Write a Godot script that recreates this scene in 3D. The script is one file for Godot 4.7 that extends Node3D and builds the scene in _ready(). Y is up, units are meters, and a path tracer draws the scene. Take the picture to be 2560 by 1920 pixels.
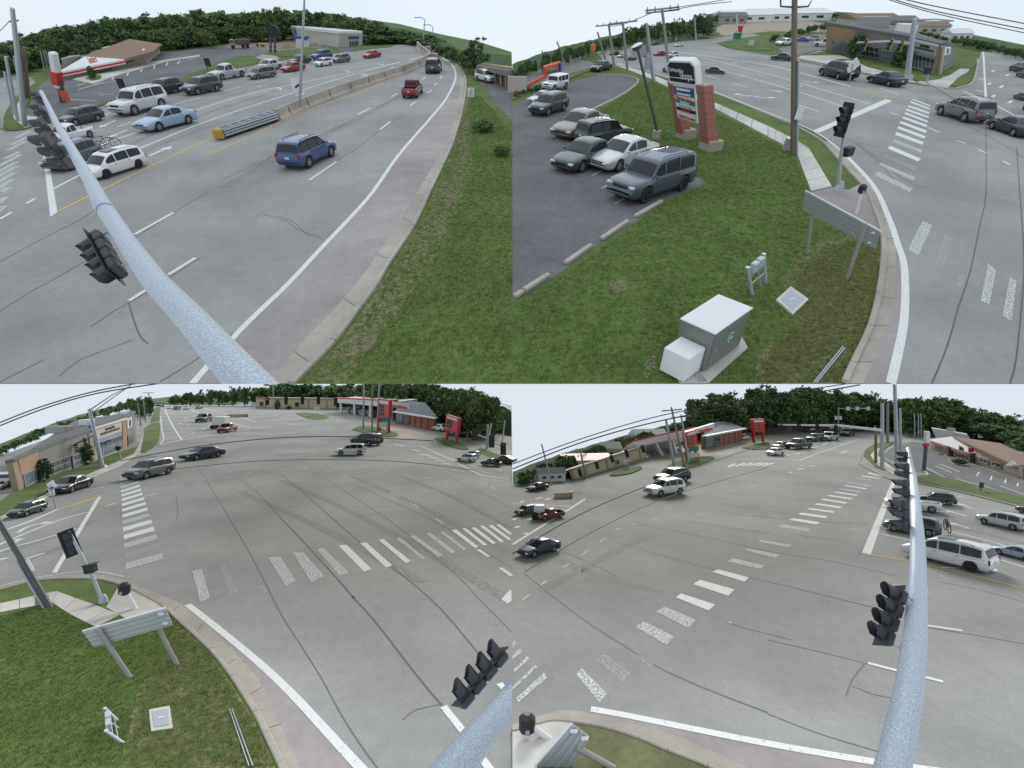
extends Node3D
# A four-lane highway meeting a side road, looked at along its four arms.
# The highway approach and the shopping corner lie on a hillside terrace (frame upper),
# the junction itself lies on the level ground in front of it (frame lower).

var F:=Transform3D.IDENTITY
var upper:=Transform3D.IDENTITY
var lower:=Transform3D.IDENTITY
var M:={}
var taken:={}
var meshes:={}
var rng:=RandomNumberGenerator.new()

# ---------------------------------------------------------------- nodes
func numbered(called: String) -> String:
	var n: int = taken.get(called,0)
	taken[called] = n+1
	return called if n == 0 else "%s_%03d" % [called,n]

func meta(o,label:="",category:="",group:="",kind:=""):
	if label != "": o.set_meta("label",label)
	if category != "": o.set_meta("category",category)
	if group != "": o.set_meta("group",group)
	if kind != "": o.set_meta("kind",kind)

func thing(called: String,label: String,category: String,at:=Vector3.ZERO,turn:=0.0,group:="") -> Node3D:
	var o:=Node3D.new()
	o.name = numbered(called)
	add_child(o)
	o.transform = F*Transform3D(Basis(Vector3.UP,turn),at)
	meta(o,label,category,group)
	return o

func part(parent: Node3D,called: String,mesh: Mesh,m: Material,xf:=Transform3D.IDENTITY) -> MeshInstance3D:
	var o:=MeshInstance3D.new()
	o.name = called
	o.mesh = mesh
	o.material_override = m
	o.transform = xf
	parent.add_child(o,true)
	return o

func structure(called: String,mesh: Mesh,m: Material) -> MeshInstance3D:
	var o:=MeshInstance3D.new()
	o.name = numbered(called)
	o.mesh = mesh
	o.material_override = m
	add_child(o)
	o.transform = F
	o.set_meta("kind","structure")
	return o

func setting(called: String) -> Node3D:
	var o:=Node3D.new()
	o.name = numbered(called)
	add_child(o)
	o.transform = F
	o.set_meta("kind","structure")
	return o

# ---------------------------------------------------------------- shapes
func pts(a: Array) -> PackedVector2Array:
	var r:=PackedVector2Array()
	for i in range(0,a.size(),2): r.append(Vector2(a[i],a[i+1]))
	return r

func V(x: float,y: float,z: float) -> Vector3:
	return Vector3(x,y,z)

func T(p: Vector3) -> Transform3D:
	return Transform3D(Basis.IDENTITY,p)

# places for trees: x, z, height, width in turn
func spots(a: Array) -> Array:
	var r:=[]
	for i in range(0,a.size(),4): r.append([Vector3(a[i],0,a[i+1]),a[i+2],a[i+3]])
	return r

func g3(p: Vector2,y:=0.0) -> Vector3:
	return Vector3(p.x,y,p.y)

class Shape:
	var st:=SurfaceTool.new()
	var n:=0
	func _init():
		st.begin(Mesh.PRIMITIVE_TRIANGLES)
		st.set_smooth_group(-1)
	func smooth(on: bool):
		st.set_smooth_group(0 if on else -1)
	func v(p: Vector3,uv: Vector2):
		st.set_uv(uv); st.set_uv2(uv); st.add_vertex(p)
	func tri(a: Vector3,b: Vector3,c: Vector3):
		var nn:=(c - a).cross(b - a).normalized()
		var ax:=Vector3.RIGHT if absf(nn.y) > 0.7 else Vector3.UP.cross(nn).normalized()
		var ay:=nn.cross(ax)
		for p in [a,b,c]: v(p,Vector2(p.dot(ax),p.dot(ay)))
		n += 1
	func quad(a: Vector3,b: Vector3,c: Vector3,d: Vector3):
		var nn:=(c - a).cross(b - a)
		if nn.length_squared() < 1e-12: nn = (d - b).cross(c - b)
		nn = nn.normalized()
		var ax:=Vector3.RIGHT if absf(nn.y) > 0.7 else Vector3.UP.cross(nn).normalized()
		var ay:=nn.cross(ax)
		for p in [a,b,c,a,c,d]: v(p,Vector2(p.dot(ax),p.dot(ay)))
		n += 2
	func quad_uv(a: Vector3,b: Vector3,c: Vector3,d: Vector3):
		v(a,Vector2(0,1)); v(b,Vector2(1,1)); v(c,Vector2(1,0))
		v(a,Vector2(0,1)); v(c,Vector2(1,0)); v(d,Vector2(0,0))
	func box(c: Vector3,s: Vector3,t:=Transform3D.IDENTITY):
		hexa(_corners(c,s,t))
	func _corners(c: Vector3,s: Vector3,t: Transform3D) -> Array:
		var h:=s*0.5
		var r:=[]
		for y in [-h.y,h.y]:
			for q in [[-1,-1],[1,-1],[1,1],[-1,1]]:
				r.append(t*(c+Vector3(q[0]*h.x,y,q[1]*h.z)))
		return r
	func hexa(k: Array):   # four base corners,four top corners,same order
		quad(k[0],k[3],k[2],k[1])
		quad(k[4],k[5],k[6],k[7])
		for i in 4:
			var j:=(i+1) % 4
			quad(k[i],k[j],k[j+4],k[i+4])
	func bevel_box(c: Vector3,s: Vector3,b: float,t:=Transform3D.IDENTITY):
		var h:=s*0.5
		var rings:=[]
		for lv in [[-h.y,b],[-h.y+b,0.0],[h.y - b,0.0],[h.y,b]]:
			var hx: float = h.x - lv[1]
			var hz: float = h.z - lv[1]
			var e: float = minf(b,minf(hx,hz)*0.9)
			var ring:=[]
			for q in [[-hx,-hz+e],[-hx+e,-hz],[hx - e,-hz],[hx,-hz+e],[hx,hz - e],[hx - e,hz],[-hx+e,hz],[-hx,hz - e]]:
				ring.append(t*(c+Vector3(q[0],lv[0],q[1])))
			rings.append(ring)
		for i in 3:
			for j in 8:
				var k:=(j+1) % 8
				quad(rings[i][j],rings[i][k],rings[i+1][k],rings[i+1][j])
		for j in range(1,7):
			tri(rings[0][0],rings[0][j+1],rings[0][j])
			tri(rings[3][0],rings[3][j],rings[3][j+1])
	func tube(path: Array,radii: Array,sides:=8,caps:=true):
		var rings:=[]
		var up:=Vector3(0.13,1,0.21).normalized()
		for i in path.size():
			var d: Vector3 = (path[mini(i+1,path.size() - 1)] - path[maxi(i - 1,0)]).normalized()
			var s:=d.cross(up if absf(d.dot(up)) < 0.95 else Vector3.RIGHT).normalized()
			var t:=d.cross(s)
			var ring:=[]
			for k in sides:
				var a:=TAU*k / sides
				ring.append(path[i]+(s*cos(a)+t*sin(a))*radii[i if i < radii.size() else radii.size() - 1])
			rings.append(ring)
		smooth(true)
		var run:=0.0
		for i in range(rings.size() - 1):
			var seg: float = path[i].distance_to(path[i+1])
			for k in sides:
				var j:=(k+1) % sides
				var u0:=float(k) / sides
				var u1:=float(k+1) / sides
				var q:=[rings[i][k],rings[i][j],rings[i+1][j],rings[i+1][k]]
				var w:=[Vector2(u0,run),Vector2(u1,run),Vector2(u1,run+seg),Vector2(u0,run+seg)]
				for e in [0,1,2,0,2,3]: v(q[e],w[e])
			run += seg
		smooth(false)
		if caps:
			for k in range(1,sides - 1):
				tri(rings[0][0],rings[0][k],rings[0][k+1])
				var z: Array = rings[-1]
				tri(z[0],z[k+1],z[k])
	func poly(p: PackedVector2Array,y: float):
		var ix:=Geometry2D.triangulate_polygon(p)
		for i in range(0,ix.size(),3):
			var q:=[p[ix[i]],p[ix[i+1]],p[ix[i+2]]]
			if (q[1] - q[0]).cross(q[2] - q[0]) < 0: q = [q[0],q[2],q[1]]
			for a in q: v(Vector3(a.x,y,a.y),a)
		n += ix.size() / 3
	func prism(p: PackedVector2Array,y0: float,y1: float):
		poly(p,y1)
		for i in p.size():
			var a:=p[i]
			var b:=p[(i+1) % p.size()]
			quad(Vector3(a.x,y0,a.y),Vector3(b.x,y0,b.y),Vector3(b.x,y1,b.y),Vector3(a.x,y1,a.y))
	func ribbon(p: PackedVector2Array,w: float,y: float,off:=0.0):
		var l:=PackedVector2Array()
		var r:=PackedVector2Array()
		for i in p.size():
			var d:=(p[mini(i+1,p.size() - 1)] - p[maxi(i - 1,0)]).normalized()
			var s:=Vector2(-d.y,d.x)
			l.append(p[i]+s*(off+w*0.5))
			r.append(p[i]+s*(off - w*0.5))
		for i in range(p.size() - 1):
			var q:=[l[i],r[i],r[i+1],l[i+1]]
			for e in [0,1,2,0,2,3]: v(Vector3(q[e].x,y,q[e].y),q[e])
			n += 2
	func kerb(p: PackedVector2Array,w: float,h: float,off:=0.0):
		# a raised strip with chamfered edges along a line
		var b:=0.025
		var prof:=[[-w*0.5,-0.02],[-w*0.5,h - b],[-w*0.5+b,h],[w*0.5 - b,h],[w*0.5,h - b],[w*0.5,-0.02]]
		var rows:=[]
		for i in p.size():
			var d:=(p[mini(i+1,p.size() - 1)] - p[maxi(i - 1,0)]).normalized()
			var s:=Vector2(-d.y,d.x)
			var row:=[]
			for q in prof:
				var a: Vector2 = p[i]+s*(off+q[0])
				row.append(Vector3(a.x,q[1],a.y))
			rows.append(row)
		for i in range(rows.size() - 1):
			for k in range(prof.size() - 1):
				quad(rows[i][k],rows[i][k+1],rows[i+1][k+1],rows[i+1][k])
		for row in [rows[0],rows[-1]]:
			for k in range(1,prof.size() - 1): tri(row[0],row[k],row[k+1])
	func done() -> ArrayMesh:
		st.generate_normals()
		return st.commit()

func curve(p: PackedVector2Array,step:=6) -> PackedVector2Array:
	var r:=PackedVector2Array()
	for i in range(p.size() - 1):
		var a:=p[maxi(i - 1,0)]
		var d:=p[mini(i+2,p.size() - 1)]
		for k in step: r.append(p[i].cubic_interpolate(p[i+1],a,d,float(k) / step))
	r.append(p[p.size() - 1])
	return r

func curve3(p: Array,step:=6) -> Array:
	var r:=[]
	for i in range(p.size() - 1):
		var a: Vector3 = p[maxi(i - 1,0)]
		var d: Vector3 = p[mini(i+2,p.size() - 1)]
		for k in step: r.append(p[i].cubic_interpolate(p[i+1],a,d,float(k) / step))
	r.append(p[-1])
	return r

func tube_mesh(path: Array,radii: Array,sides:=8) -> ArrayMesh:
	var s:=Shape.new()
	s.tube(path,radii,sides)
	return s.done()

func box_mesh(size: Vector3,bevel:=0.0) -> ArrayMesh:
	var key:="box%s/%s" % [size,bevel]
	if not meshes.has(key):
		var s:=Shape.new()
		if bevel > 0.0: s.bevel_box(Vector3.ZERO,size,bevel)
		else: s.box(Vector3.ZERO,size)
		meshes[key] = s.done()
	return meshes[key]

func at(x: float,y: float,z: float,turn:=0.0) -> Transform3D:
	return Transform3D(Basis(Vector3.UP,turn),Vector3(x,y,z))

# ---------------------------------------------------------------- materials
func lin(r: float,g: float,b: float) -> Color:
	return Color(r,g,b).linear_to_srgb()

func plain(key: String,c: Color,rough:=0.7,metal:=0.0) -> StandardMaterial3D:
	if M.has(key): return M[key]
	var m:=StandardMaterial3D.new()
	m.albedo_color = c.linear_to_srgb()
	m.roughness = rough
	m.metallic = metal
	M[key] = m
	return m

func noise_bytes(size: int,freq: float,octaves: int,seed_: int,kind:=FastNoiseLite.TYPE_SIMPLEX_SMOOTH) -> PackedByteArray:
	var n:=FastNoiseLite.new()
	n.noise_type = kind
	n.seed = seed_
	n.frequency = freq
	n.fractal_octaves = octaves
	var im:=n.get_seamless_image(size,size)
	im.convert(Image.FORMAT_L8)
	return im.get_data()

func speckle(size: int,seed_: int) -> PackedByteArray:
	var r:=RandomNumberGenerator.new()
	r.seed = seed_
	var b:=PackedByteArray()
	b.resize(size*size)
	for i in size*size: b[i] = r.randi() & 255
	return b

# stops: colours (linear) that the summed layers run through; layers: [bytes, weight]
func ramp_texture(size: int,layers: Array,stops: Array,contrast:=1.0) -> ImageTexture:
	var lut:=[]
	for i in 256:
		var t:=float(i) / 255.0*(stops.size() - 1)
		var k:=mini(int(t),stops.size() - 2)
		var c: Color = stops[k].lerp(stops[k+1],t - k).linear_to_srgb()
		lut.append([int(c.r*255),int(c.g*255),int(c.b*255)])
	var total:=0.0
	for l in layers: total += l[1]
	var out:=PackedByteArray()
	out.resize(size*size*3)
	for i in size*size:
		var s:=0.0
		for l in layers: s += l[0][i]*l[1]
		var q:=clampi(int((s / total - 127.5)*contrast+127.5),0,255)
		var c: Array = lut[q]
		out[i*3] = c[0]; out[i*3+1] = c[1]; out[i*3+2] = c[2]
	var im:=Image.create_from_data(size,size,false,Image.FORMAT_RGB8,out)
	im.generate_mipmaps()
	return ImageTexture.create_from_image(im)

func grey_texture(size: int,layers: Array,contrast: float,lo: float,hi: float) -> ImageTexture:
	return ramp_texture(size,layers,[Color(lo,lo,lo).srgb_to_linear(),Color(hi,hi,hi).srgb_to_linear()],contrast)

func textured(key: String,tex: Texture2D,metres: float,rough:=0.85,coarse: Texture2D = null,coarse_metres:=40.0) -> StandardMaterial3D:
	var m:=StandardMaterial3D.new()
	m.albedo_texture = tex
	m.uv1_scale = Vector3.ONE / metres
	m.roughness = rough
	if coarse:
		m.detail_enabled = true
		m.detail_albedo = coarse
		m.detail_blend_mode = BaseMaterial3D.BLEND_MODE_MUL
		m.detail_uv_layer = BaseMaterial3D.DETAIL_UV_2
		m.uv2_scale = Vector3.ONE / coarse_metres
	M[key] = m
	return m

func _ready():
	rng.seed = 41
	stage()
	make_materials()
	ground_upper()
	ground_lower()
	view_east()
	view_north()
	view_west()
	view_south()

func stage():
	var cam:=Camera3D.new()
	cam.fov = 73.74
	cam.far = 4000.0
	cam.near = 0.2
	add_child(cam)
	cam.position = V(0,8.9,0)
	cam.current = true
	lower = Transform3D.IDENTITY
	var tilt:=Basis(Vector3.RIGHT,deg_to_rad(38.5))
	upper = Transform3D(tilt,V(0,8.9,0) - tilt.y*10.6)

	var sky_mat:=PanoramaSkyMaterial.new()
	sky_mat.panorama = overcast()
	var sky:=Sky.new()
	sky.sky_material = sky_mat
	var env:=Environment.new()
	env.background_mode = Environment.BG_SKY
	env.sky = sky
	env.tonemap_mode = Environment.TONE_MAPPER_LINEAR
	env.tonemap_exposure = 1.38
	env.sdfgi_enabled = true
	env.ssao_enabled = true
	env.ssil_enabled = true
	var we:=WorldEnvironment.new()
	we.environment = env
	add_child(we)

	var sun:=DirectionalLight3D.new()
	sun.light_energy = 0.6
	sun.light_angular_distance = 20.0
	sun.light_color = Color(1.0,0.98,0.96)
	sun.shadow_enabled = true
	add_child(sun)
	sun.look_at_from_position(V(25,58,-100),Vector3.ZERO)

# an overcast sky: paler towards the zenith, soft cloud mottling, the same all the way round
func overcast() -> ImageTexture:
	var w:=512
	var h:=256
	var n:=FastNoiseLite.new()
	n.seed = 12
	n.noise_type = FastNoiseLite.TYPE_SIMPLEX_SMOOTH
	n.frequency = 1.6
	n.fractal_octaves = 4
	var im:=Image.create(w,h,false,Image.FORMAT_RGBF)
	for y in h:
		var e:=(0.5 - (y+0.5) / h)*PI
		for x in w:
			var a:=TAU*x / w
			var d:=V(cos(a)*cos(e),sin(e)*2.2,sin(a)*cos(e))
			var k:=0.60+0.06*smoothstep(0.1,0.6,e)+0.40*smoothstep(0.6,1.5,e)+0.05*n.get_noise_3dv(d)
			var c:=n.get_noise_3dv(d+V(7,3,1))*0.5+0.5
			im.set_pixel(x,y,Color(k*lerpf(0.82,0.92,c),k*lerpf(0.96,0.98,c),k*lerpf(1.09,1.04,c)))
	return ImageTexture.create_from_image(im)

func alpha_texture(size: int,layers: Array,keep: float,c: Color) -> ImageTexture:
	# paint worn through: opaque where the summed layers stay under keep
	var total:=0.0
	for l in layers: total += l[1]
	var s:=c.linear_to_srgb()
	var out:=PackedByteArray()
	out.resize(size*size*4)
	for i in size*size:
		var q:=0.0
		for l in layers: q += l[0][i]*l[1]
		q = q / total / 255.0
		out[i*4] = int(s.r*255); out[i*4+1] = int(s.g*255); out[i*4+2] = int(s.b*255)
		out[i*4+3] = clampi(int((keep - q)*1400.0+128.0),0,255)
	return ImageTexture.create_from_image(Image.create_from_data(size,size,false,Image.FORMAT_RGBA8,out))

func paint_material(key: String,tex: Texture2D,metres: float):
	var m:=textured(key,tex,metres,0.75)
	m.transparency = BaseMaterial3D.TRANSPARENCY_ALPHA_SCISSOR
	m.alpha_scissor_threshold = 0.5

func make_materials():
	var fine:=speckle(512,3)
	var mid:=noise_bytes(512,0.03,4,5)
	var low:=noise_bytes(512,0.008,4,9)
	var patchy:=noise_bytes(512,0.014,3,21)
	var worn:=grey_texture(512,[[low,1.0]],1.3,0.86,1.0)
	var relief:=Image.create_from_data(512,512,false,Image.FORMAT_L8,fine)
	relief.bump_map_to_normal_map(1.5)
	var grain:=ImageTexture.create_from_image(relief)
	textured("asphalt",ramp_texture(512,[[fine,0.5],[mid,0.22],[low,0.14]],[Color(0.25,0.244,0.234),Color(0.345,0.336,0.322),Color(0.43,0.42,0.40)]),9.0,0.85,worn,46.0)
	textured("lot",ramp_texture(512,[[fine,0.4],[mid,0.5],[low,0.5]],[Color(0.11,0.108,0.118),Color(0.165,0.162,0.172),Color(0.23,0.226,0.232)]),8.0,0.9,worn,38.0)
	textured("old_lot",ramp_texture(512,[[fine,0.4],[mid,0.5],[low,0.5]],[Color(0.17,0.165,0.168),Color(0.24,0.235,0.235),Color(0.31,0.305,0.30)]),8.0,0.9,worn,38.0)
	var strong:=grey_texture(512,[[patchy,1.0],[low,0.6]],1.5,0.80,1.0)
	textured("grass",ramp_texture(512,[[fine,0.6],[mid,0.5],[low,0.3]],[Color(0.05,0.09,0.014),Color(0.09,0.15,0.024),Color(0.14,0.20,0.042),Color(0.20,0.225,0.075)],1.25),7.0,0.95,strong,31.0)
	textured("dry_grass",ramp_texture(512,[[fine,0.8],[mid,0.5],[low,0.4]],[Color(0.06,0.10,0.025),Color(0.13,0.15,0.055),Color(0.20,0.185,0.09),Color(0.27,0.22,0.13)],1.3),6.0,0.95,strong,23.0)
	textured("earth",ramp_texture(512,[[fine,0.7],[mid,0.6],[low,0.4]],[Color(0.16,0.12,0.08),Color(0.27,0.20,0.14),Color(0.36,0.28,0.20)],1.2),5.0,0.95)
	textured("concrete",ramp_texture(512,[[fine,0.4],[mid,0.5],[low,0.5]],[Color(0.36,0.32,0.27),Color(0.46,0.41,0.35),Color(0.55,0.50,0.43)]),6.0,0.85,worn,27.0)
	textured("walk",ramp_texture(512,[[fine,0.4],[mid,0.5],[low,0.5]],[Color(0.54,0.505,0.46),Color(0.64,0.605,0.55),Color(0.72,0.685,0.63)]),6.0,0.85,worn,27.0)
	textured("shoulder",ramp_texture(512,[[fine,0.4],[mid,0.5],[low,0.5]],[Color(0.31,0.27,0.265),Color(0.40,0.35,0.34),Color(0.47,0.42,0.40)]),6.0,0.85,worn,33.0)
	textured("field",ramp_texture(512,[[fine,0.4],[mid,0.5],[low,0.5]],[Color(0.27,0.22,0.16),Color(0.36,0.30,0.22),Color(0.42,0.36,0.28)]),40.0,0.95)
	textured("scrub",ramp_texture(512,[[fine,0.5],[mid,0.9]],[Color(0.03,0.06,0.022),Color(0.06,0.11,0.038),Color(0.10,0.165,0.055)],1.5),9.0,0.95)
	paint_material("dry_patch",alpha_texture(512,[[fine,0.5],[mid,1.0],[patchy,0.6]],0.50,Color(0.20,0.18,0.085)),5.0)
	paint_material("earth_patch",alpha_texture(512,[[fine,0.6],[mid,1.0]],0.47,Color(0.30,0.23,0.165)),3.0)
	paint_material("tyre_track",alpha_texture(512,[[fine,0.8],[mid,1.0]],0.40,Color(0.27,0.265,0.256)),4.0)
	plain("seal",Color(0.10,0.10,0.10),0.7)
	plain("orange_paint",Color(0.55,0.22,0.10),0.8)
	plain("crack",Color(0.155,0.15,0.148),0.8)
	paint_material("white_paint",alpha_texture(512,[[fine,0.5],[mid,1.0]],0.74,Color(0.72,0.72,0.70)),2.4)
	paint_material("thin_paint",alpha_texture(512,[[fine,0.7],[mid,1.0]],0.54,Color(0.66,0.66,0.65)),1.7)
	paint_material("ghost_paint",alpha_texture(512,[[fine,0.9],[mid,1.0]],0.42,Color(0.58,0.58,0.57)),1.3)
	paint_material("yellow_paint",alpha_texture(512,[[fine,0.5],[mid,1.0]],0.72,Color(0.74,0.44,0.10)),2.4)
	# galvanised steel: spangle of lighter and darker crystals
	var spangle:=noise_bytes(512,0.09,1,31,FastNoiseLite.TYPE_CELLULAR)
	var g:=textured("galvanised",ramp_texture(512,[[spangle,1.0],[fine,0.5],[mid,0.3]],[Color(0.30,0.34,0.39),Color(0.46,0.51,0.57),Color(0.66,0.71,0.77)],1.7),1.0,0.5)
	g.metallic = 0.35
	g.uv1_scale = V(1,1.0,1)
	plain("steel",Color(0.40,0.43,0.46),0.5,0.5)
	plain("dark_steel",Color(0.10,0.105,0.11),0.55,0.3)
	plain("black",Color(0.022,0.022,0.026),0.5)
	plain("visor",Color(0.045,0.043,0.052),0.55)
	plain("yellow_case",Color(0.46,0.28,0.03),0.5)
	plain("lamp_red_off",Color(0.1,0.01,0.01),0.3)
	plain("lens",Color(0.05,0.05,0.05),0.25)
	var lr:=plain("lamp_red",Color(0.4,0.02,0.02),0.3)
	lr.emission_enabled = true
	lr.emission = Color(1.0,0.08,0.05)
	lr.emission_energy_multiplier = 1.2
	plain("white_panel",Color(0.74,0.74,0.74),0.45)
	plain("cream_panel",Color(0.66,0.62,0.54),0.6)
	plain("wood",Color(0.20,0.155,0.115),0.85)
	textured("timber",ramp_texture(512,[[fine,0.4],[noise_bytes(512,0.02,4,77),0.8]],[Color(0.13,0.10,0.078),Color(0.20,0.155,0.12),Color(0.28,0.225,0.18)]),1.5,0.9)
	plain("grey_timber",Color(0.30,0.285,0.26),0.9)
	plain("wire",Color(0.045,0.045,0.05),0.6)
	plain("red_sign",Color(0.62,0.03,0.035),0.45)
	plain("orange_red",Color(0.70,0.09,0.03),0.5)
	plain("green_sign",Color(0.02,0.26,0.13),0.45)
	plain("blue_sign",Color(0.035,0.10,0.30),0.45)
	plain("white_text",Color(0.82,0.82,0.82),0.5)
	plain("black_text",Color(0.03,0.03,0.03),0.5)
	plain("brick_tan",Color(0.33,0.255,0.185),0.85)
	plain("brick_rose",Color(0.36,0.15,0.115),0.85)
	plain("brick_red",Color(0.30,0.12,0.085),0.85)
	plain("brick_grey",Color(0.215,0.20,0.185),0.85)
	plain("stone",Color(0.40,0.355,0.28),0.85)
	plain("stucco",Color(0.50,0.43,0.28),0.85)
	plain("pale_wall",Color(0.50,0.47,0.41),0.8)
	plain("grey_wall",Color(0.34,0.33,0.32),0.8)
	plain("dark_wall",Color(0.11,0.09,0.08),0.8)
	textured("brown_roof",ramp_texture(512,[[fine,0.5],[mid,0.6]],[Color(0.19,0.115,0.08),Color(0.26,0.165,0.12),Color(0.32,0.21,0.16)]),3.0,0.9)
	textured("slate_roof",ramp_texture(512,[[fine,0.5],[mid,0.6]],[Color(0.11,0.13,0.17),Color(0.155,0.18,0.225),Color(0.20,0.23,0.28)]),3.0,0.85)
	plain("flat_roof",Color(0.16,0.16,0.165),0.85)
	plain("white_roof",Color(0.70,0.70,0.70),0.7)
	var gl:=plain("window_glass",Color(0.035,0.045,0.055),0.06)
	gl.metallic_specular = 0.8
	var pg:=plain("pale_glass",Color(0.13,0.18,0.23),0.08)
	pg.metallic_specular = 0.8
	plain("frame",Color(0.42,0.42,0.42),0.5,0.3)
	# car parts
	var cg:=plain("car_glass",Color(0.018,0.022,0.026),0.05)
	cg.metallic_specular = 0.45
	plain("tyre",Color(0.022,0.022,0.023),0.85)
	plain("rim",Color(0.42,0.43,0.44),0.35,0.7)
	plain("dark_rim",Color(0.045,0.045,0.048),0.4,0.5)
	plain("trim",Color(0.025,0.025,0.027),0.6)
	plain("under",Color(0.012,0.012,0.012),0.9)
	plain("headlamp",Color(0.62,0.64,0.66),0.12)
	plain("tail_lamp",Color(0.36,0.015,0.015),0.2)
	plain("plate",Color(0.6,0.6,0.58),0.5)

func paint(key: String,c: Color,flake:=0.25) -> StandardMaterial3D:
	if M.has("paint_"+key): return M["paint_"+key]
	var m:=plain("paint_"+key,c,0.35,flake)
	m.clearcoat_enabled = true
	m.clearcoat = 0.8
	m.clearcoat_roughness = 0.06
	return m

# ---------------------------------------------------------------- ground of the hillside terrace
func sheet(called: String,p: PackedVector2Array,y: float,m: Material) -> MeshInstance3D:
	var s:=Shape.new()
	s.poly(p,y)
	return structure(called,s.done(),m)

func raised(called: String,p: PackedVector2Array,h: float,m: Material) -> MeshInstance3D:
	var s:=Shape.new()
	s.prism(p,-0.03,h)
	return structure(called,s.done(),m)

func kerb_line(called: String,p: PackedVector2Array,w:=0.22,h:=0.13,off:=0.0,m: Material = null) -> MeshInstance3D:
	var s:=Shape.new()
	s.kerb(p,w,h,off)
	return structure(called,s.done(),m if m else M.concrete)

func line(parent: Node3D,p: PackedVector2Array,w: float,m: Material,y:=0.014,called:="lane_line"):
	var s:=Shape.new()
	s.ribbon(p,w,y)
	part(parent,called,s.done(),m)

func dash(parent: Node3D,a: Array,w: float,y:=0.014,m: Material = null):
	# a: pairs of end points, each pair one dash
	for i in range(0,a.size(),2):
		line(parent,PackedVector2Array([a[i],a[i+1]]),w,m if m else M.white_paint,y,"dash")

func dashes(parent: Node3D,p: PackedVector2Array,w: float,y:=0.014,m: Material = null):
	for i in range(0,p.size() - 1,2):
		line(parent,PackedVector2Array([p[i],p[i+1]]),w,m if m else M.white_paint,y,"dash")

func blot(parent: Node3D,p: PackedVector2Array,m: Material,y:=0.014,called:="stop_bar"):
	var s:=Shape.new()
	s.poly(p,y)
	part(parent,called,s.done(),m)

func arrow(parent: Node3D,tail: Vector2,tip: Vector2,w:=0.22,bend:=0.0,y:=0.014):
	var d:=(tip - tail).normalized()
	var n:=Vector2(-d.y,d.x)
	var len:=tail.distance_to(tip)
	var hl:=minf(len*0.35,1.4)
	var s:=Shape.new()
	var e:=tip - d*hl
	if bend == 0.0:
		s.poly(PackedVector2Array([tail - n*w*0.5,e - n*w*0.5,e - n*w*1.7,tip,e+n*w*1.7,e+n*w*0.5,tail+n*w*0.5]),y)
	else:
		# a turn arrow: the shaft runs on and bends to one side
		s.ribbon(curve(PackedVector2Array([tail,tail+d*len*0.55,tip - d*len*0.12+n*bend*0.35,tip+n*bend*0.7]),5),w,y)
		var b:=n*signf(bend)
		var c:=tip+n*bend*0.65
		s.poly(PackedVector2Array([c - d*w*1.8,c+b*w*3.2,c+d*w*1.8]),y+0.001)
	part(parent,"arrow",s.done(),M.white_paint)

func crosswalk(parent: Node3D,a0: Vector2,a1: Vector2,b0: Vector2,b1: Vector2,count: int,fill: float,wear: Array,y:=0.014):
	# stripes between two edge lines; wear: 0 sound, 1 thin, 2 nearly gone
	for i in count:
		var t0:=(i+0.5 - fill*0.5) / count
		var t1:=(i+0.5+fill*0.5) / count
		var s:=Shape.new()
		s.poly(PackedVector2Array([a0.lerp(a1,t0),b0.lerp(b1,t0),b0.lerp(b1,t1),a0.lerp(a1,t1)]),y)
		var k: int = wear[i % wear.size()]
		part(parent,"stripe",s.done(),[M.white_paint,M.thin_paint,M.ghost_paint][k])

func v2(p: Vector3) -> Vector2:
	return Vector2(p.x,p.z)

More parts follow.
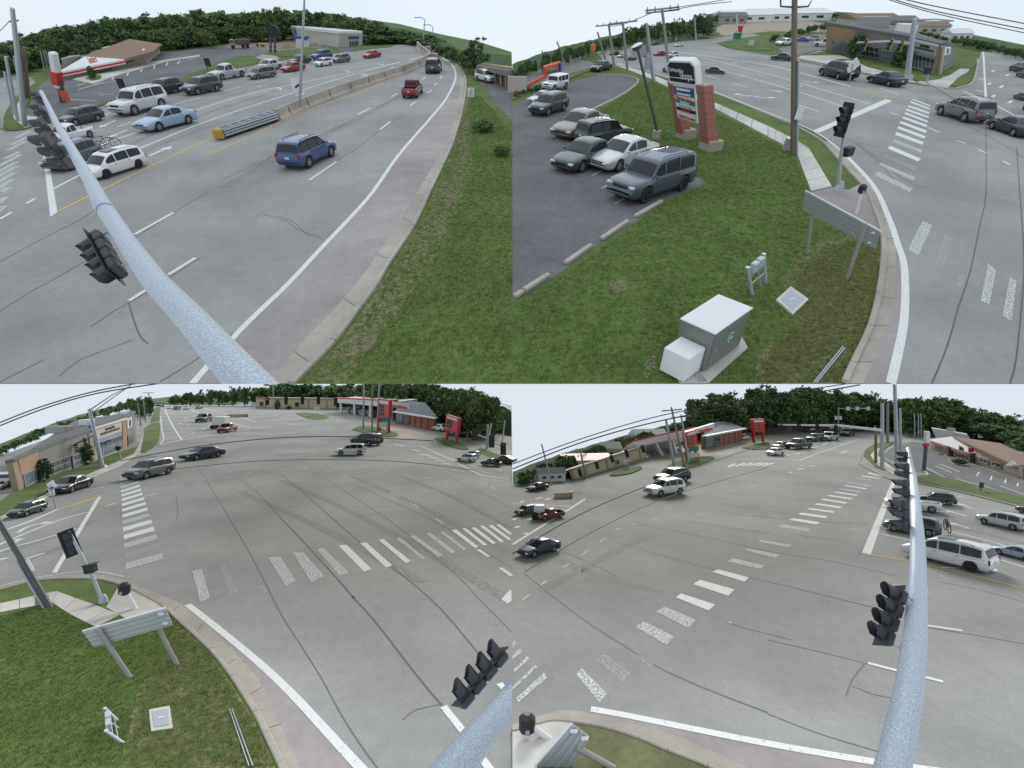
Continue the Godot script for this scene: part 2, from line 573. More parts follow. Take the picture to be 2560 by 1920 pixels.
func ground_upper():
	F = upper
	sheet("ground",pts([-17.83,-13.33,17.83,-13.33,75.6,-77.4,101.9,-121.8,109.8,-151.9,115,-175.9,108.9,-196.4,97.4,-212.7,68.3,-206.3,35.3,-151.9,17.51,-121.8,6.21,-93.1,0.05,-80.8,-0.07,-109.3,-6.64,-127.3,-17.03,-146.3,-32.1,-179.1,-49.4,-204.3,-101.4,-204.3,-112.3,-179.1,-104.4,-136.2,-94,-106.3,-56,-53.4]),0.0,M.grass)

	# --- highway approach
	var edge:=curve(pts([-10.63,-13.35,-10.47,-15.96,-10.26,-17.78,-9.84,-20.67,-9.52,-24.14,-9.12,-28.05,-8.76,-32.7,-8.59,-41.6,-7.83,-53.8,-7.32,-63.7,-7.38,-74.8,-7.85,-82.7,-8.98,-90.8,-10.8,-98,-13.18,-105.7,-15.76,-113.2,-18.1,-120.2]),4)
	var road:=PackedVector2Array(edge)
	road.append_array(pts([-22.28,-126.5,-25.47,-121.8,-28.57,-114.5,-33.1,-104.5,-36.4,-98,-39.4,-92.2,-40.7,-85.4,-41.1,-77.7,-42.4,-66.9,-42.4,-59.5,-42.7,-53.4,-43.2,-51.4,-43.5,-49.8,-44,-48.6,-50.7,-53.4,-41.4,-39.9,-18.12,-13.36]))
	sheet("road",road,0.004,M.asphalt)
	var gutter_in:=pts([-7.86,-13.35,-7.88,-15.21,-7.07,-19.12,-6.56,-23.48,-6.21,-28.36,-5.99,-32.7,-5.56,-39.7,-5.29,-44.7,-5.52,-55.2,-6.07,-67.9,-6.59,-75.7,-7.35,-82.7,-8.5,-89.5,-10.31,-97,-12.77,-105.1,-15.47,-113.2,-17.78,-120.2])
	var sh:=PackedVector2Array(edge)
	var gi:=curve(gutter_in,4)
	gi.reverse()
	sh.append_array(gi)
	sheet("shoulder",sh,0.006,M.shoulder)
	var back:=curve(pts([-7.44,-13.35,-6.76,-15.88,-6.38,-18.45,-6.13,-20.15,-5.97,-22.46,-5.52,-27,-5.34,-32.7,-5.15,-38.4,-5,-44.7,-5.17,-56.1,-5.71,-70.1,-6.42,-79.1,-7.34,-85.4,-8.54,-91.3,-10.28,-98,-12.7,-105.7,-15.4,-113.9,-17.73,-121]),4)
	var gu:=curve(gutter_in,4)
	var gp:=PackedVector2Array(gu)
	var bk:=PackedVector2Array(back)
	bk.reverse()
	gp.append_array(bk)
	sheet("gutter",gp,0.010,M.concrete)
	var kerb:=setting("kerb")
	for i in range(0,back.size() - 4,4):
		var s:=Shape.new()
		var seg:=back.slice(i,i+5)
		seg[4] = seg[4].lerp(seg[3],0.06)
		s.kerb(seg,0.24,0.14,0.14)
		part(kerb,"kerb_stone",s.done(),M.concrete)
	# joints between gutter slabs
	var jn:=setting("gutter_joints")
	for j in [pts([-7.88,-15.21,-7.09,-14.54]),pts([-7.07,-19.12,-6.07,-18.06]),pts([-6.56,-23.48,-5.51,-22.63]),pts([-6.21,-28.36,-5.03,-27.06]),pts([-5.86,-35.2,-4.82,-34.2]),pts([-5.38,-42.7,-4.7,-42.1])]:
		line(jn,j,0.05,M.crack,0.014,"joint")
	# worn verge and mown bank
	sheet("verge",curve(pts([-7.26,-13.35,-6.43,-15.49,-6.1,-18.16,-5.87,-20.22,-5.6,-22.63,-5.15,-27.41,-4.87,-33.5,-4.74,-41.6,-4.92,-53.4,-5.27,-67.1,-4.54,-65.9,-3.97,-53.4,-3.09,-42.1,-2.88,-35.2,-3.51,-27.41,-3.83,-22.85,-4.47,-18.64,-5.16,-15.7,-5.59,-13.35]),3),0.006,M.dry_patch)
	var bare:=setting("bare_earth")
	for q in [pts([-4.31,-45.8,-4.54,-53.4,-4.2,-55.2,-3.91,-48.6,-3.55,-39.9,-3.74,-37.9]),pts([-4.62,-33.5,-4.13,-36,-3.68,-37.9,-3.26,-36,-3.4,-31.3,-3.75,-29.88,-4.42,-31.3]),pts([-5.6,-17.38,-5.46,-18.64,-5.18,-19.32,-4.88,-18.64,-5.05,-17.38,-5.34,-16.51]),pts([-6.31,-15.57,-5.91,-16.37,-5.19,-16.51,-5.11,-15.44,-5.71,-14.93,-6.1,-15.06]),pts([-4.49,-27.41,-4.15,-29.23,-3.68,-29.23,-3.67,-26.83,-4.01,-25.23])]:
		blot(bare,curve(q,3),M.earth_patch,0.009,"earth_patch")
	var mk:=setting("road_markings")
	line(mk,edge,0.26,M.white_paint)
	line(mk,curve(pts([-26.18,-29.3,-26.12,-32,-26.04,-33.2,-25.73,-39.4,-25.17,-46.4]),3),0.16,M.yellow_paint)
	line(mk,curve(pts([-23.17,-41.1,-21.99,-47.8,-21.21,-55.9,-18.31,-65.9,-16.98,-72.1,-14.63,-85.4,-13.41,-95]),3),0.16,M.yellow_paint)
	blot(mk,pts([-41.5,-49.1,-41.6,-49.7,-26.12,-29.17,-26,-28.42]),M.white_paint)
	line(mk,pts([-29.25,-33.3,-29.47,-35.9,-29.32,-44]),0.2,M.white_paint)
	line(mk,curve(pts([-29.32,-44,-28.7,-51.7,-27.08,-60.8,-22.58,-80.1,-19.34,-90.4,-15.04,-103.4]),3),0.2,M.white_paint)
	line(mk,curve(pts([-32.9,-43.3,-33,-45.7,-32.5,-49.4,-32,-58.1,-29.98,-68.2,-25.97,-77.4,-20.75,-88.2,-15.92,-100.1]),3),0.2,M.white_paint)
	dashes(mk,pts([-35.8,-60.8,-34.8,-65.1,-34.1,-69,-33.5,-72.1,-35.6,-50.5,-35.5,-52.7,-32.8,-75.4,-32.2,-77.7,-31.7,-80.8,-30.9,-83.4]),0.16)
	dashes(mk,pts([-19.83,-25.96,-19.42,-29.11,-15.61,-21.3,-15.24,-23.07,-16,-18.91,-15.76,-20.07,-13.49,-35.1,-12.84,-39.5,-11.7,-49.5,-11.33,-52.7,-15.15,-55.9,-14.61,-59.1,-10.69,-60.1,-10.42,-62.3,-10,-67.7,-9.53,-69.5,-13.63,-65.4,-13.26,-67.4,-9.65,-73,-9.57,-74.8,-12.55,-72.1,-12.28,-73.9,-9.55,-78.4,-9.55,-80.8,-11.9,-77.7,-11.7,-79.8,-11.47,-85.4,-11.48,-87.8]),0.2)
	dashes(mk,pts([-28.96,-30.6,-29.11,-31.5,-28.6,-28.11,-28.76,-29.17]),0.2)
	arrow(mk,v2(V(-27.41,0,-41)),v2(V(-27.17,0,-43.9)),0.26)
	for a in [[V(-40,0,-56.7),V(-39.9,0,-55.2),0.0],[V(-37.4,0,-53.4),V(-37,0,-50.1),0.0],[V(-34,0,-49.4),V(-34,0,-46.5),0.0],[V(-42.2,0,-64.6),V(-41,0,-60.8),0.0],[V(-30.4,0,-73.3),V(-31.4,0,-71.8),0.0]]:
		arrow(mk,v2(a[0]),v2(a[1]),0.2,a[2])
	for a in [[V(-28.12,0,-69.5),V(-27.46,0,-70.6),-1.4],[V(-24.62,0,-65.9),V(-23.64,0,-67.4),-1.5],[V(-20.3,0,-80.1),V(-19.53,0,-81.6),-1.5],[V(-23.35,0,-83.8),V(-22.94,0,-85.4),-1.3],[V(-20,0,-91.3),V(-19.65,0,-92.6),-1.2],[V(-17.42,0,-87.8),V(-16.93,0,-89.1),-1.2]]:
		arrow(mk,v2(a[0]),v2(a[1]),0.22,a[2])
	for q in [pts([-41.6,-46.4,-42.3,-49.1]),pts([-40.3,-44.2,-40.9,-46.8]),pts([-39.3,-42.6,-40,-45.3]),pts([-37.7,-40.1,-38.1,-42.2]),pts([-36.6,-38.1,-37.4,-41.4]),pts([-35.6,-36.8,-36.2,-39.4]),pts([-34.8,-35.8,-35.4,-38.4]),pts([-33.8,-34.5,-34.4,-36.8]),pts([-32.8,-33.3,-33.4,-35.3]),pts([-31.9,-32.1,-32.4,-33.7]),pts([-31.8,-32,-31.9,-32.7]),pts([-30.7,-30.6,-31.1,-31.8]),pts([-29.56,-29.11,-30,-30.2])]:
		line(mk,q,0.42,M.thin_paint,0.014,"stripe")
	var cr:=setting("road_cracks")
	for q in [pts([-20.73,-18.06,-20.67,-19.75,-20.46,-21.18,-20.29,-23.03]),pts([-24.31,-22.63,-24.28,-25.23,-24.05,-27.99,-24.28,-29.75]),pts([-17.11,-13.43,-16.96,-13.76,-16.81,-14.1,-16.54,-14.69]),pts([-19.82,-23.67,-19.55,-25.23,-19.44,-29.11,-19.13,-32.7]),pts([-16.29,-16.85,-16.09,-18.16,-15.9,-18.74,-15.39,-21.18,-15.02,-23.07]),pts([-15.92,-18.74,-14.92,-17.38,-14.02,-16.23,-13.42,-15.7]),pts([-18.2,-38.1,-17.93,-42.1,-15.69,-50.1,-14.78,-55.2,-12.72,-65.9]),pts([-19.4,-34.7,-18.7,-37.9,-17.73,-41.6]),pts([-12.9,-39.5,-12.16,-43.9,-11.63,-49.2,-10.66,-56.1]),pts([-11.76,-13.43,-10.97,-15.18,-10.22,-17.69])]:
		line(cr,curve(q,3),0.05,M.seal,0.010,"crack")
	for q in [pts([-14.37,-28.3,-14.34,-28.92,-13.25,-28.3,-12.37,-27.7,-11.44,-26.56,-10.24,-25.75,-9.67,-25.23]),pts([-13.36,-28.6,-12.21,-27.87,-11.04,-26.28,-10.46,-25.64]),pts([-15.33,-13.76,-15.27,-14.69,-14.59,-15.44,-14.17,-15.96]),pts([-16.4,-29.88,-16.07,-30.2])]:
		line(cr,curve(q,2),0.05,M.crack,0.010,"crack")

	for q in [pts([-30.7,-38.1,-30.9,-44.8,-30.6,-50.5,-29.9,-59.5,-27.65,-69.5]),pts([-28.74,-36.8,-28.37,-44.3,-27.37,-50.5]),pts([-37.4,-53.4,-36.8,-61.6,-35.8,-70.6,-33.6,-80.1]),pts([-34.2,-50.5,-33.6,-56.3,-32.3,-64.9,-29.74,-75.4]),pts([-16.43,-37.9,-15.93,-45.8,-14.53,-54.1,-12.72,-65.9]),pts([-18.46,-33.5,-17.53,-41,-15.45,-51.7]),pts([-32.9,-37.9,-33.4,-41.2,-33.5,-44.3])]:
		line(cr,curve(q,3),0.7,M.tyre_track,0.008,"tyre_track")
	var gtones:=[Color(0.120,0.210,0.033),Color(0.165,0.262,0.048),Color(0.225,0.300,0.075),Color(0.300,0.300,0.128)]
	tufts("bank_grass","mown grass on the bank beside the highway kerb",pts([-7.22,-13.43,-6.31,-15.57,-5.79,-18.64,-5.39,-24.23,-4.85,-31.3,-4.65,-45.8,-4.77,-65.9,-3.63,-65.9,-0.07,-48.6,-0.03,-13.43]),0.0,18000,0.085,gtones,5)

	# --- restaurant lot across the highway
	sheet("parking_lot",pts([-46.1,-53.4,-49.4,-58.1,-58.5,-72.4,-64.8,-85.4,-62.5,-90.8,-61.2,-97,-61.3,-108.1,-58.4,-117.3,-52.2,-124.9,-46.2,-121.8,-43.9,-113.2,-43.7,-103.4,-46.5,-103.4,-46.8,-98,-44.6,-82.7,-43.8,-71.2,-44,-63.5,-44,-55,-45.4,-54.5]),0.006,M.lot)
	kerb_line("kerb",curve(pts([-43.4,-49.8,-42.6,-53.2,-42.2,-59.3,-42.2,-66.6,-40.9,-77.4,-40.5,-85,-39.1,-90.8,-38.8,-94.1]),3),0.25,0.12,0.0,M.concrete)
	raised("lawn_strip",pts([-43.7,-54.5,-42.9,-60.3,-42.8,-67.7,-41.6,-78.7,-41.2,-86.6,-39.7,-93.1,-40.7,-98,-42.7,-100.6,-45.8,-101.7,-46.4,-97,-44.2,-81.9,-43.5,-70.6,-43.7,-63]),0.08,M.grass)
	raised("lawn_strip",pts([-40.3,-103.4,-34.7,-100.6,-30.2,-109.3,-33.5,-115.9,-39.1,-114.5,-42.2,-110.6]),0.06,M.grass)
	raised("lawn_strip",pts([-29.1,-110.6,-23.45,-117.3,-23.08,-121.8,-28.05,-126.5,-29.9,-120.2]),0.06,M.grass)
	sheet("driveway",pts([-40.1,-94.1,-38.1,-99,-40.3,-103.4,-43.6,-105.7,-43.1,-101.1]),0.010,M.concrete)
	sheet("driveway",pts([-32.3,-110.6,-28.79,-109.3,-26.31,-114.5,-32.5,-118.8,-38.2,-121.8,-38.1,-118.8]),0.010,M.lot)
	var lk:=setting("lot_markings")
	dashes(lk,pts([-52.5,-77.4,-54.4,-81.2,-52.5,-80.8,-54.5,-84.6,-52.8,-84.6,-54.4,-87.8,-52.7,-87.8,-54.9,-92.2,-52.5,-90.8,-54.6,-95.5,-51.9,-93.1,-53.5,-97,-52.6,-98,-52.5,-100.1,-54,-72.7,-54.9,-78.7,-51.9,-69.8,-52.5,-75.7,-49.4,-63.7,-45.4,-63,-47.4,-66.6,-46,-67.1,-52.3,-73,-51.4,-77.4]),0.14)
	raised("pavement",pts([-57.6,-77.4,-58.5,-82.7,-56.8,-85.4,-57.8,-92.2,-56,-98,-53.6,-103.9,-52.8,-102.2,-54.9,-96,-53.9,-81.6,-52.7,-73.9]),0.1,M.walk)
	raised("planter",pts([-56.2,-78,-56.8,-80.8,-55.5,-80.1,-54,-77.4,-54.1,-76.1]),0.2,M.grass)
	sheet("work_site",pts([-55.4,-117.3,-42.2,-110.6,-32.3,-117.3,-36.8,-131.6,-51,-135.3,-59.9,-131.6]),0.008,M.earth)
	# corner at the far left
	raised("corner_lawn",curve(pts([-45,-49.8,-48,-53.4,-51.9,-59.1,-56.8,-67.1,-56.9,-69,-51.5,-61.2,-46.8,-54.3,-45,-53.4,-43.3,-51.4,-43.1,-49.4,-43.8,-48.9]),2),0.1,M.grass)
	raised("pavement",pts([-49.2,-56.1,-54.7,-64.6,-55.2,-65.9,-47.8,-55.2,-45.3,-54.1,-43.5,-51.7,-44,-50.5,-47,-53.4]),0.12,M.walk)
	sheet("side_road",pts([-50.7,-53.4,-45.3,-49.8,-48.5,-54.1,-52.2,-59.5,-57.2,-67.7,-61.2,-75.7,-69.4,-84.6,-73.1,-80.8]),0.005,M.asphalt)

	# --- frontage road and building beyond the bank
	sheet("service_road",pts([-0.04,-53.4,-1.24,-59.1,-2.54,-67.1,-3.72,-72.7,-4.8,-78.7,-4.37,-80.8,-2.66,-78.7,-0.05,-69.8]),0.008,M.lot)

	# ------------------------------------------------------------ shopping corner
	var near:=curve(pts([14.71,-98,16.14,-93.1,19.08,-87,21.78,-76.4,23.41,-70.4,24.65,-62.3,25.41,-56.5,26.41,-48.9,25.5,-42.1,23.93,-36,22.8,-32.7,21,-28.3,19.96,-25.75,18.62,-23.3,17.54,-21.46,15.64,-18.35,14.55,-16.85,13,-14.93,11.68,-13.35]),4)
	var rd:=PackedVector2Array(near)
	rd.append_array(pts([17.84,-13.35,73.1,-75.7,87.5,-103.4,88,-110.6,86.4,-111.9,75.9,-98,63.2,-80.8,57.7,-73.6,54.1,-70.6,52.4,-70.4,50.6,-73.6,48.8,-81.6,45.9,-97,44.2,-104.5,40.6,-114.5,41.6,-124.9,50.1,-135.3,57.5,-143.1,57.2,-147.4,43.9,-135.3,35.1,-128.2,24.6,-117.3,19.12,-111.9,14.71,-111.9]))
	sheet("road",rd,0.004,M.asphalt)
	var white:=curve(pts([25.56,-42.2,23.53,-34.3,21.15,-28.3,19.54,-24.72,18.6,-22.67,16.98,-19.82,15.21,-17,13.58,-14.69,12.61,-13.35]),4)
	var lip:=PackedVector2Array(near.slice(32))
	var wr:=PackedVector2Array(curve(pts([19.54,-24.72,18.6,-22.67,16.98,-19.82,15.21,-17,13.58,-14.69,12.61,-13.35]),4))
	wr.reverse()
	var nl:=PackedVector2Array(curve(pts([19.96,-25.75,18.62,-23.3,17.54,-21.46,15.64,-18.35,14.55,-16.85,13,-14.93,11.68,-13.35]),4))
	nl.append_array(wr)
	sheet("shoulder",nl,0.006,M.shoulder)
	var inner:=curve(pts([25.45,-44.9,24.18,-39.9,23.15,-35.6,22.37,-32.7,20.38,-27.87,19.24,-25.43,17.55,-22.46,15.58,-19.32,13.82,-16.77,11.9,-14.36,11.11,-13.35]),4)
	var gut:=PackedVector2Array(inner)
	var outer:=curve(pts([26.25,-45.6,25.5,-42.1,23.93,-36,22.8,-32.7,21,-28.3,19.96,-25.75,18.62,-23.3,17.54,-21.46,15.64,-18.35,14.55,-16.85,13,-14.93,11.68,-13.35]),4)
	outer.reverse()
	gut.append_array(outer)
	sheet("gutter",gut,0.012,M.concrete)
	var kn:=setting("kerb")
	for i in range(0,inner.size() - 4,4):
		var s:=Shape.new()
		var seg:=inner.slice(i,i+5)
		seg[4] = seg[4].lerp(seg[3],0.06)
		s.kerb(seg,0.22,0.14,0.05)
		part(kn,"kerb_stone",s.done(),M.concrete)
	kerb_line("kerb",curve(pts([14.75,-96.5,16.16,-91.3,18.75,-85.4,21.45,-75.1,23.08,-69.3,24.34,-61.4,25.11,-55.7,25.65,-49.8,25.45,-44.9]),3),0.22,0.12)
	kerb_line("kerb",curve(pts([46.3,-98,49.2,-82.3,51,-74.2,52.6,-70.6,54.5,-71.2,58,-74.2,64,-81.9,75.9,-98]),3),0.3,0.12)
	var nj:=setting("gutter_joints")
	for j in [pts([20.38,-27.87,20.94,-28.11]),pts([19.18,-25.33,19.76,-25.38]),pts([17.37,-22.08,17.91,-22.08]),pts([15.51,-19.25,16.12,-19.15]),pts([13.9,-16.94,14.61,-16.94]),pts([12,-14.57,12.7,-14.57])]:
		line(nj,j,0.05,M.crack,0.016,"joint")
	var lawn:=PackedVector2Array(inner)
	sheet("dry_lawn",curve(pts([8.12,-13.35,8.95,-15.18,10.95,-16.79,11.84,-20.04,13.77,-23.3,16.05,-25.23,17.76,-25.75,18.73,-25.23,17.33,-22.41,15.41,-19.32,13.65,-16.77,11.73,-14.36,10.95,-13.35]),3),0.006,M.dry_patch)
	var bn:=setting("bare_earth")
	for q in [pts([4.48,-13.65,4.59,-14.33,4.9,-14.81,5.14,-14.93,4.93,-14.22,4.62,-13.65]),pts([12.99,-19.15,13.49,-19.32,13.33,-18.64,12.76,-18.32]),pts([14.39,-21.18,14.78,-21.34,14.65,-20.86,14.25,-20.71]),pts([4.26,-20.6,5,-20.79,5.02,-19.85,4.35,-19.5]),pts([7.05,-21.91,7.29,-21.99,7.17,-21.18,6.91,-21.02])]:
		blot(bn,curve(q,3),M.earth_patch,0.010,"earth_patch")
	tufts("lawn_grass","short green grass of the lawn around the control cabinet",pts([0.05,-18.48,2.57,-21.58,8.74,-30.2,12.73,-34.5,11.95,-38.1,10.89,-47.2,9.36,-50.5,7.92,-56.3,11.35,-63,16.04,-73.6,18.01,-75.7,19.14,-67.9,20.83,-52.4,21.39,-43.8,21.21,-40.8,19.71,-36,18.38,-32,16.87,-28.11,18.17,-26.95,18.73,-25.23,16.35,-20.79,12.83,-15.7,11.1,-13.43,0.04,-13.43]),0.0,40000,0.085,[Color(0.112,0.203,0.030),Color(0.150,0.247,0.042),Color(0.195,0.285,0.060),Color(0.255,0.285,0.098)],6)
	tufts("dry_grass","dry yellowing grass beside the curved kerb",pts([8.29,-13.43,9.59,-15.7,11.21,-17.38,12.51,-20.79,15.58,-24.23,17.49,-25.23,18.17,-24.23,16.35,-20.79,12.83,-15.7,11.1,-13.43]),0.0,9000,0.075,[Color(0.255,0.240,0.090),Color(0.330,0.285,0.135),Color(0.180,0.210,0.060)],8)
	# pavements
	var sw:=setting("pavement")
	var up_edge:=[V(16.59,0,-93.6),V(18.16,0,-87.4),V(19.52,0,-80.5),V(20.62,0,-70.9),V(21.49,0,-63),V(22.41,0,-56.3),V(23.11,0,-50.6),V(23.31,0,-47.6),V(23.45,0,-45.6),V(23.28,0,-42.9),V(21.81,0,-37.9),V(20.53,0,-33.6)]
	var low_edge:=[V(15.73,0,-91.3),V(17.18,0,-84.6),V(18.47,0,-77.4),V(19.41,0,-69),V(20.6,0,-61.2),V(21.18,0,-53.4),V(21.61,0,-46.8),V(21.76,0,-44.3),V(21.79,0,-43.1),V(21.76,0,-41.6),V(20.2,0,-36.9),V(18.8,0,-32.7)]
	for i in range(up_edge.size() - 1):
		for k in 2:
			var s:=Shape.new()
			var a: Vector3 = up_edge[i].lerp(up_edge[i+1],k*0.5)
			var b: Vector3 = up_edge[i].lerp(up_edge[i+1],k*0.5+0.485)
			var c: Vector3 = low_edge[i].lerp(low_edge[i+1],k*0.5+0.485)
			var d: Vector3 = low_edge[i].lerp(low_edge[i+1],k*0.5)
			s.prism(PackedVector2Array([v2(a),v2(b),v2(c),v2(d)]),-0.03,0.07)
			part(sw,"slab",s.done(),M.walk)
	raised("kerb_ramp",pts([20.52,-33.5,21.3,-33,22.65,-34.2,22.22,-32.6,20.61,-28.6,19.31,-25.75,19.02,-25.75,18.41,-27.41,17.13,-28.3,18.78,-32.6]),0.05,M.shoulder)
	raised("pavement",pts([49.1,-102.8,56,-110.6,56.2,-102.2,53.1,-89.5,52.9,-82.7,51.9,-75.7,50.9,-74.2,49.8,-83.4,49,-91.7,47.2,-100.1]),0.07,M.walk)
	raised("pavement",pts([52,-75.7,55.6,-77.4,59.6,-80.8,65.9,-87.8,77.3,-100.6,75.9,-98,64.8,-84.6,56.9,-75.7,52.5,-70.6,51.3,-71.5]),0.07,M.walk)
	raised("corner_lawn",curve(pts([54.5,-72.7,59.7,-79.1,65.1,-84.6,66.2,-85.4,60.2,-77.4,56.5,-73,54.3,-71.2]),3),0.1,M.grass)
	raised("corner_lawn",pts([65.9,-87.8,77.7,-101.1,80.5,-104.5,69.2,-89.5,66.8,-87]),0.1,M.grass)
	raised("plaza_lawn",pts([49.5,-103.4,55.6,-109.3,57.8,-102.8,59.5,-94.1,57.9,-85.4,58.4,-80.8,56.8,-78,53,-75.7,52.5,-76.7,53.8,-90.8,57,-103.9]),0.08,M.grass)
	# lots and far ground
	sheet("parking_lot",curve(pts([0.04,-60.8,2.78,-67.4,7.07,-74.2,11.78,-81.6,15.28,-80.8,16.46,-78.4,16.04,-75.1,13.63,-68.7,11.24,-63.7,8.53,-58.7,7.49,-56.7,8.32,-53.4,9.26,-49.8,10.75,-46.5,11.31,-41.6,11.9,-37.9,12.69,-35.1,11.84,-33.7,8.85,-30.7,7.16,-28.17,4.47,-24.82,2.19,-21.46,0.02,-18.84]),2),0.006,M.lot)
	sheet("service_road",pts([0.04,-63.5,2.9,-70.6,7.49,-79.1,14.29,-95,14.41,-110.6,11.64,-110.6,7.96,-100.1,3.44,-85.4,0.05,-73.6]),0.005,M.old_lot)
	raised("hedge_bank",pts([0.04,-63,2.86,-69.5,7.35,-77.4,12.48,-87.8,12.58,-89.5,6.5,-80.1,2.45,-71.8,0.05,-65.9]),0.12,M.dry_grass)
	raised("verge",pts([12.25,-82.7,14.29,-95,15.71,-90.4,16.48,-87.8,17.75,-82.3,16.76,-79.4,15.41,-81.6]),0.05,M.grass)
	raised("verge",pts([11.39,-98,14.41,-110.6,15.04,-103.4,14.92,-99.5,13.16,-94.1,12.12,-97]),0.05,M.grass)
	kerb_line("kerb",curve(pts([11.78,-81.6,15.28,-80.8,16.46,-78.4,16.04,-75.1,13.63,-68.7,11.24,-63.7,8.53,-58.7,7.49,-56.7,8.32,-53.4,9.26,-49.8]),4),0.28,0.13,0.0,M.concrete)
	sheet("field",pts([48.5,-141.1,64.7,-154.3,76,-149.6,90.1,-179.1,91.9,-200.2,79.9,-202.2,65.8,-187.3,51,-161.8]),0.006,M.field)
	raised("far_lawn",pts([41.4,-121.8,47.1,-131.6,55.9,-139.1,61.3,-139.1,57.2,-123.3,46.6,-110.6,42.1,-114.5]),0.05,M.grass)
	sheet("parking_lot",pts([50.7,-117.3,59,-133.4,68.6,-143.1,73.8,-145.2,58.4,-113.2,54.6,-110.6,49.7,-104.5,48.4,-108.1]),0.008,M.old_lot)
	raised("verge",pts([36.4,-133.4,45.7,-141.1,50.3,-149.6,45.1,-151.9,36.1,-139.1]),0.05,M.grass)

	var nm:=setting("road_markings")
	line(nm,white,0.30,M.white_paint)
	line(nm,curve(pts([19.82,-84.2,23.41,-70.4,25.48,-56.7,26.48,-49.1,25.56,-42.2]),3),0.16,M.white_paint)
	blot(nm,pts([26.48,-49.1,26.63,-48.3,41.4,-62.8,41.3,-63.9]),M.white_paint)
	line(nm,pts([41.4,-71.5,41.6,-63.5]),0.16,M.yellow_paint)
	line(nm,pts([42.1,-72.1,42.3,-64.9]),0.16,M.yellow_paint)
	line(nm,curve(pts([29.1,-110.6,33.8,-102.2,39.2,-91.7,40.5,-84.6,41.7,-72.1]),3),0.34,M.white_paint)
	line(nm,curve(pts([32,-100.6,35.6,-82.7,37,-71.2,38.1,-61.2]),3),0.2,M.white_paint)
	line(nm,curve(pts([29.09,-88.7,31.4,-81.6,32.6,-74.8,34,-65.6,34.7,-57.5]),3),0.2,M.white_paint)
	dashes(nm,pts([30.3,-61.2,30.8,-57.3,28.09,-74.5,28.74,-71.5,26.74,-80.8,27.39,-77.7,44.7,-71.2,44.5,-66.9,37.7,-56.7,37.8,-55.4,37.3,-50.3,37.2,-48.5,36.7,-45.6,36.8,-44.7,36.5,-42.8,36.4,-41.8,36.1,-39.7,35.8,-38.6]),0.18)
	line(nm,curve(pts([84.8,-109.3,70.1,-88.7,52.1,-63.5]),3),0.24,M.white_paint)
	line(nm,curve(pts([53.4,-69,51.9,-63.5,49.7,-57.1,46.1,-48.6]),3),0.2,M.white_paint)
	dashes(nm,pts([55.3,-69.5,55.4,-68.4,61.9,-78.4,61.9,-77.4,54,-65.1,55.2,-66.4,59.7,-73.6,61.1,-75.1,53.1,-61.6,54.6,-63,59.4,-71.2,61.1,-73,68.2,-84.6,69.8,-86.2,67.4,-80.8,68.9,-82.3]),0.3)
	for a in [[V(27.26,0,-65.9),V(25.98,0,-65.9),1.2],[V(27.48,0,-65.9),V(28.05,0,-64.4),-1.2],[V(37.7,0,-76.1),V(39.5,0,-75.4),0.0],[V(34.1,0,-73),V(36.1,0,-72.4),0.0],[V(30.7,0,-70.1),V(31.8,0,-68.4),0.0],[V(33.6,0,-94.1),V(35.6,0,-94.5),0.0]]:
		arrow(nm,v2(a[0]),v2(a[1]),0.26,a[2])
	var qs:=[pts([44.4,-64.2,44,-60.3,43.6,-59.7,44,-63.5]),pts([43.4,-62.8,43,-58.9,42.5,-58.1,42.8,-61.9]),pts([41.8,-60.5,41.7,-56.9,41,-55.9,41.2,-59.7]),pts([40.5,-58.7,40.4,-55,39.8,-54.1,39.9,-57.9]),pts([39.3,-56.9,39.1,-53.1,38.5,-52.2,38.7,-56.1]),pts([37.9,-55,37.9,-51.3,37.2,-50.3,37.3,-54.1]),pts([36.5,-52.9,36.5,-49.1,35.8,-48.2,35.8,-52.1]),pts([35,-50.8,35.1,-47.1,34.4,-46.2,34.4,-50]),pts([33.5,-48.6,33.7,-45.1,33,-44.2,32.8,-47.6]),pts([31.8,-46,32,-42.6,31.4,-41.8,31.2,-45.2]),pts([30.3,-44,30.4,-40.2,29.75,-39.5,29.57,-43.1]),pts([28.42,-41.4,28.78,-38,28.08,-37.1,27.98,-40.9]),pts([26.85,-39.2,27.19,-35.7,26.63,-35,26.33,-38.6]),pts([25.41,-37,25.6,-33.4,24.95,-32.6,24.73,-36.3])]
	for i in qs.size():
		blot(nm,qs[i],[M.white_paint,M.thin_paint,M.ghost_paint][[0,0,0,0,0,0,0,0,0,1,0,2,1,1][i]],0.014,"stripe")
	var ws:=[pts([22.78,-27.87,22.86,-27.17,19.74,-23.34,19.63,-24]),pts([22.74,-25.91,22.78,-25.43,19.71,-21.58,19.76,-22.2]),pts([20.24,-21.18,20.49,-21.18,19.53,-20.04,19.45,-20.22]),pts([22.51,-22.5,22.27,-21.7,19.69,-18.55,19.58,-18.91]),pts([22.43,-21.06,22.44,-20.67,19.61,-17.26,19.58,-17.69]),pts([22.34,-19.68,22.4,-19.32,19.54,-15.96,19.39,-16.23])]
	for i in ws.size():
		blot(nm,ws[i],[M.thin_paint,M.ghost_paint,M.ghost_paint,M.thin_paint,M.thin_paint,M.thin_paint][i],0.014,"stripe")
	var lm:=setting("lot_markings")
	dashes(lm,pts([5.45,-36.1,6.83,-38.1,5.73,-33.4,10.96,-40.7,6.15,-30.6,6.83,-31.5,3.44,-38.4,5.2,-41.6,4.48,-42.1,6.31,-45.8,3.65,-45.8,5.66,-49.4,4.31,-47.9,6.22,-51.4,5.12,-51.4,7.39,-55.2,3.49,-48.6,5.18,-52.1]),0.12,0.012,M.thin_paint)
	var nc:=setting("road_cracks")
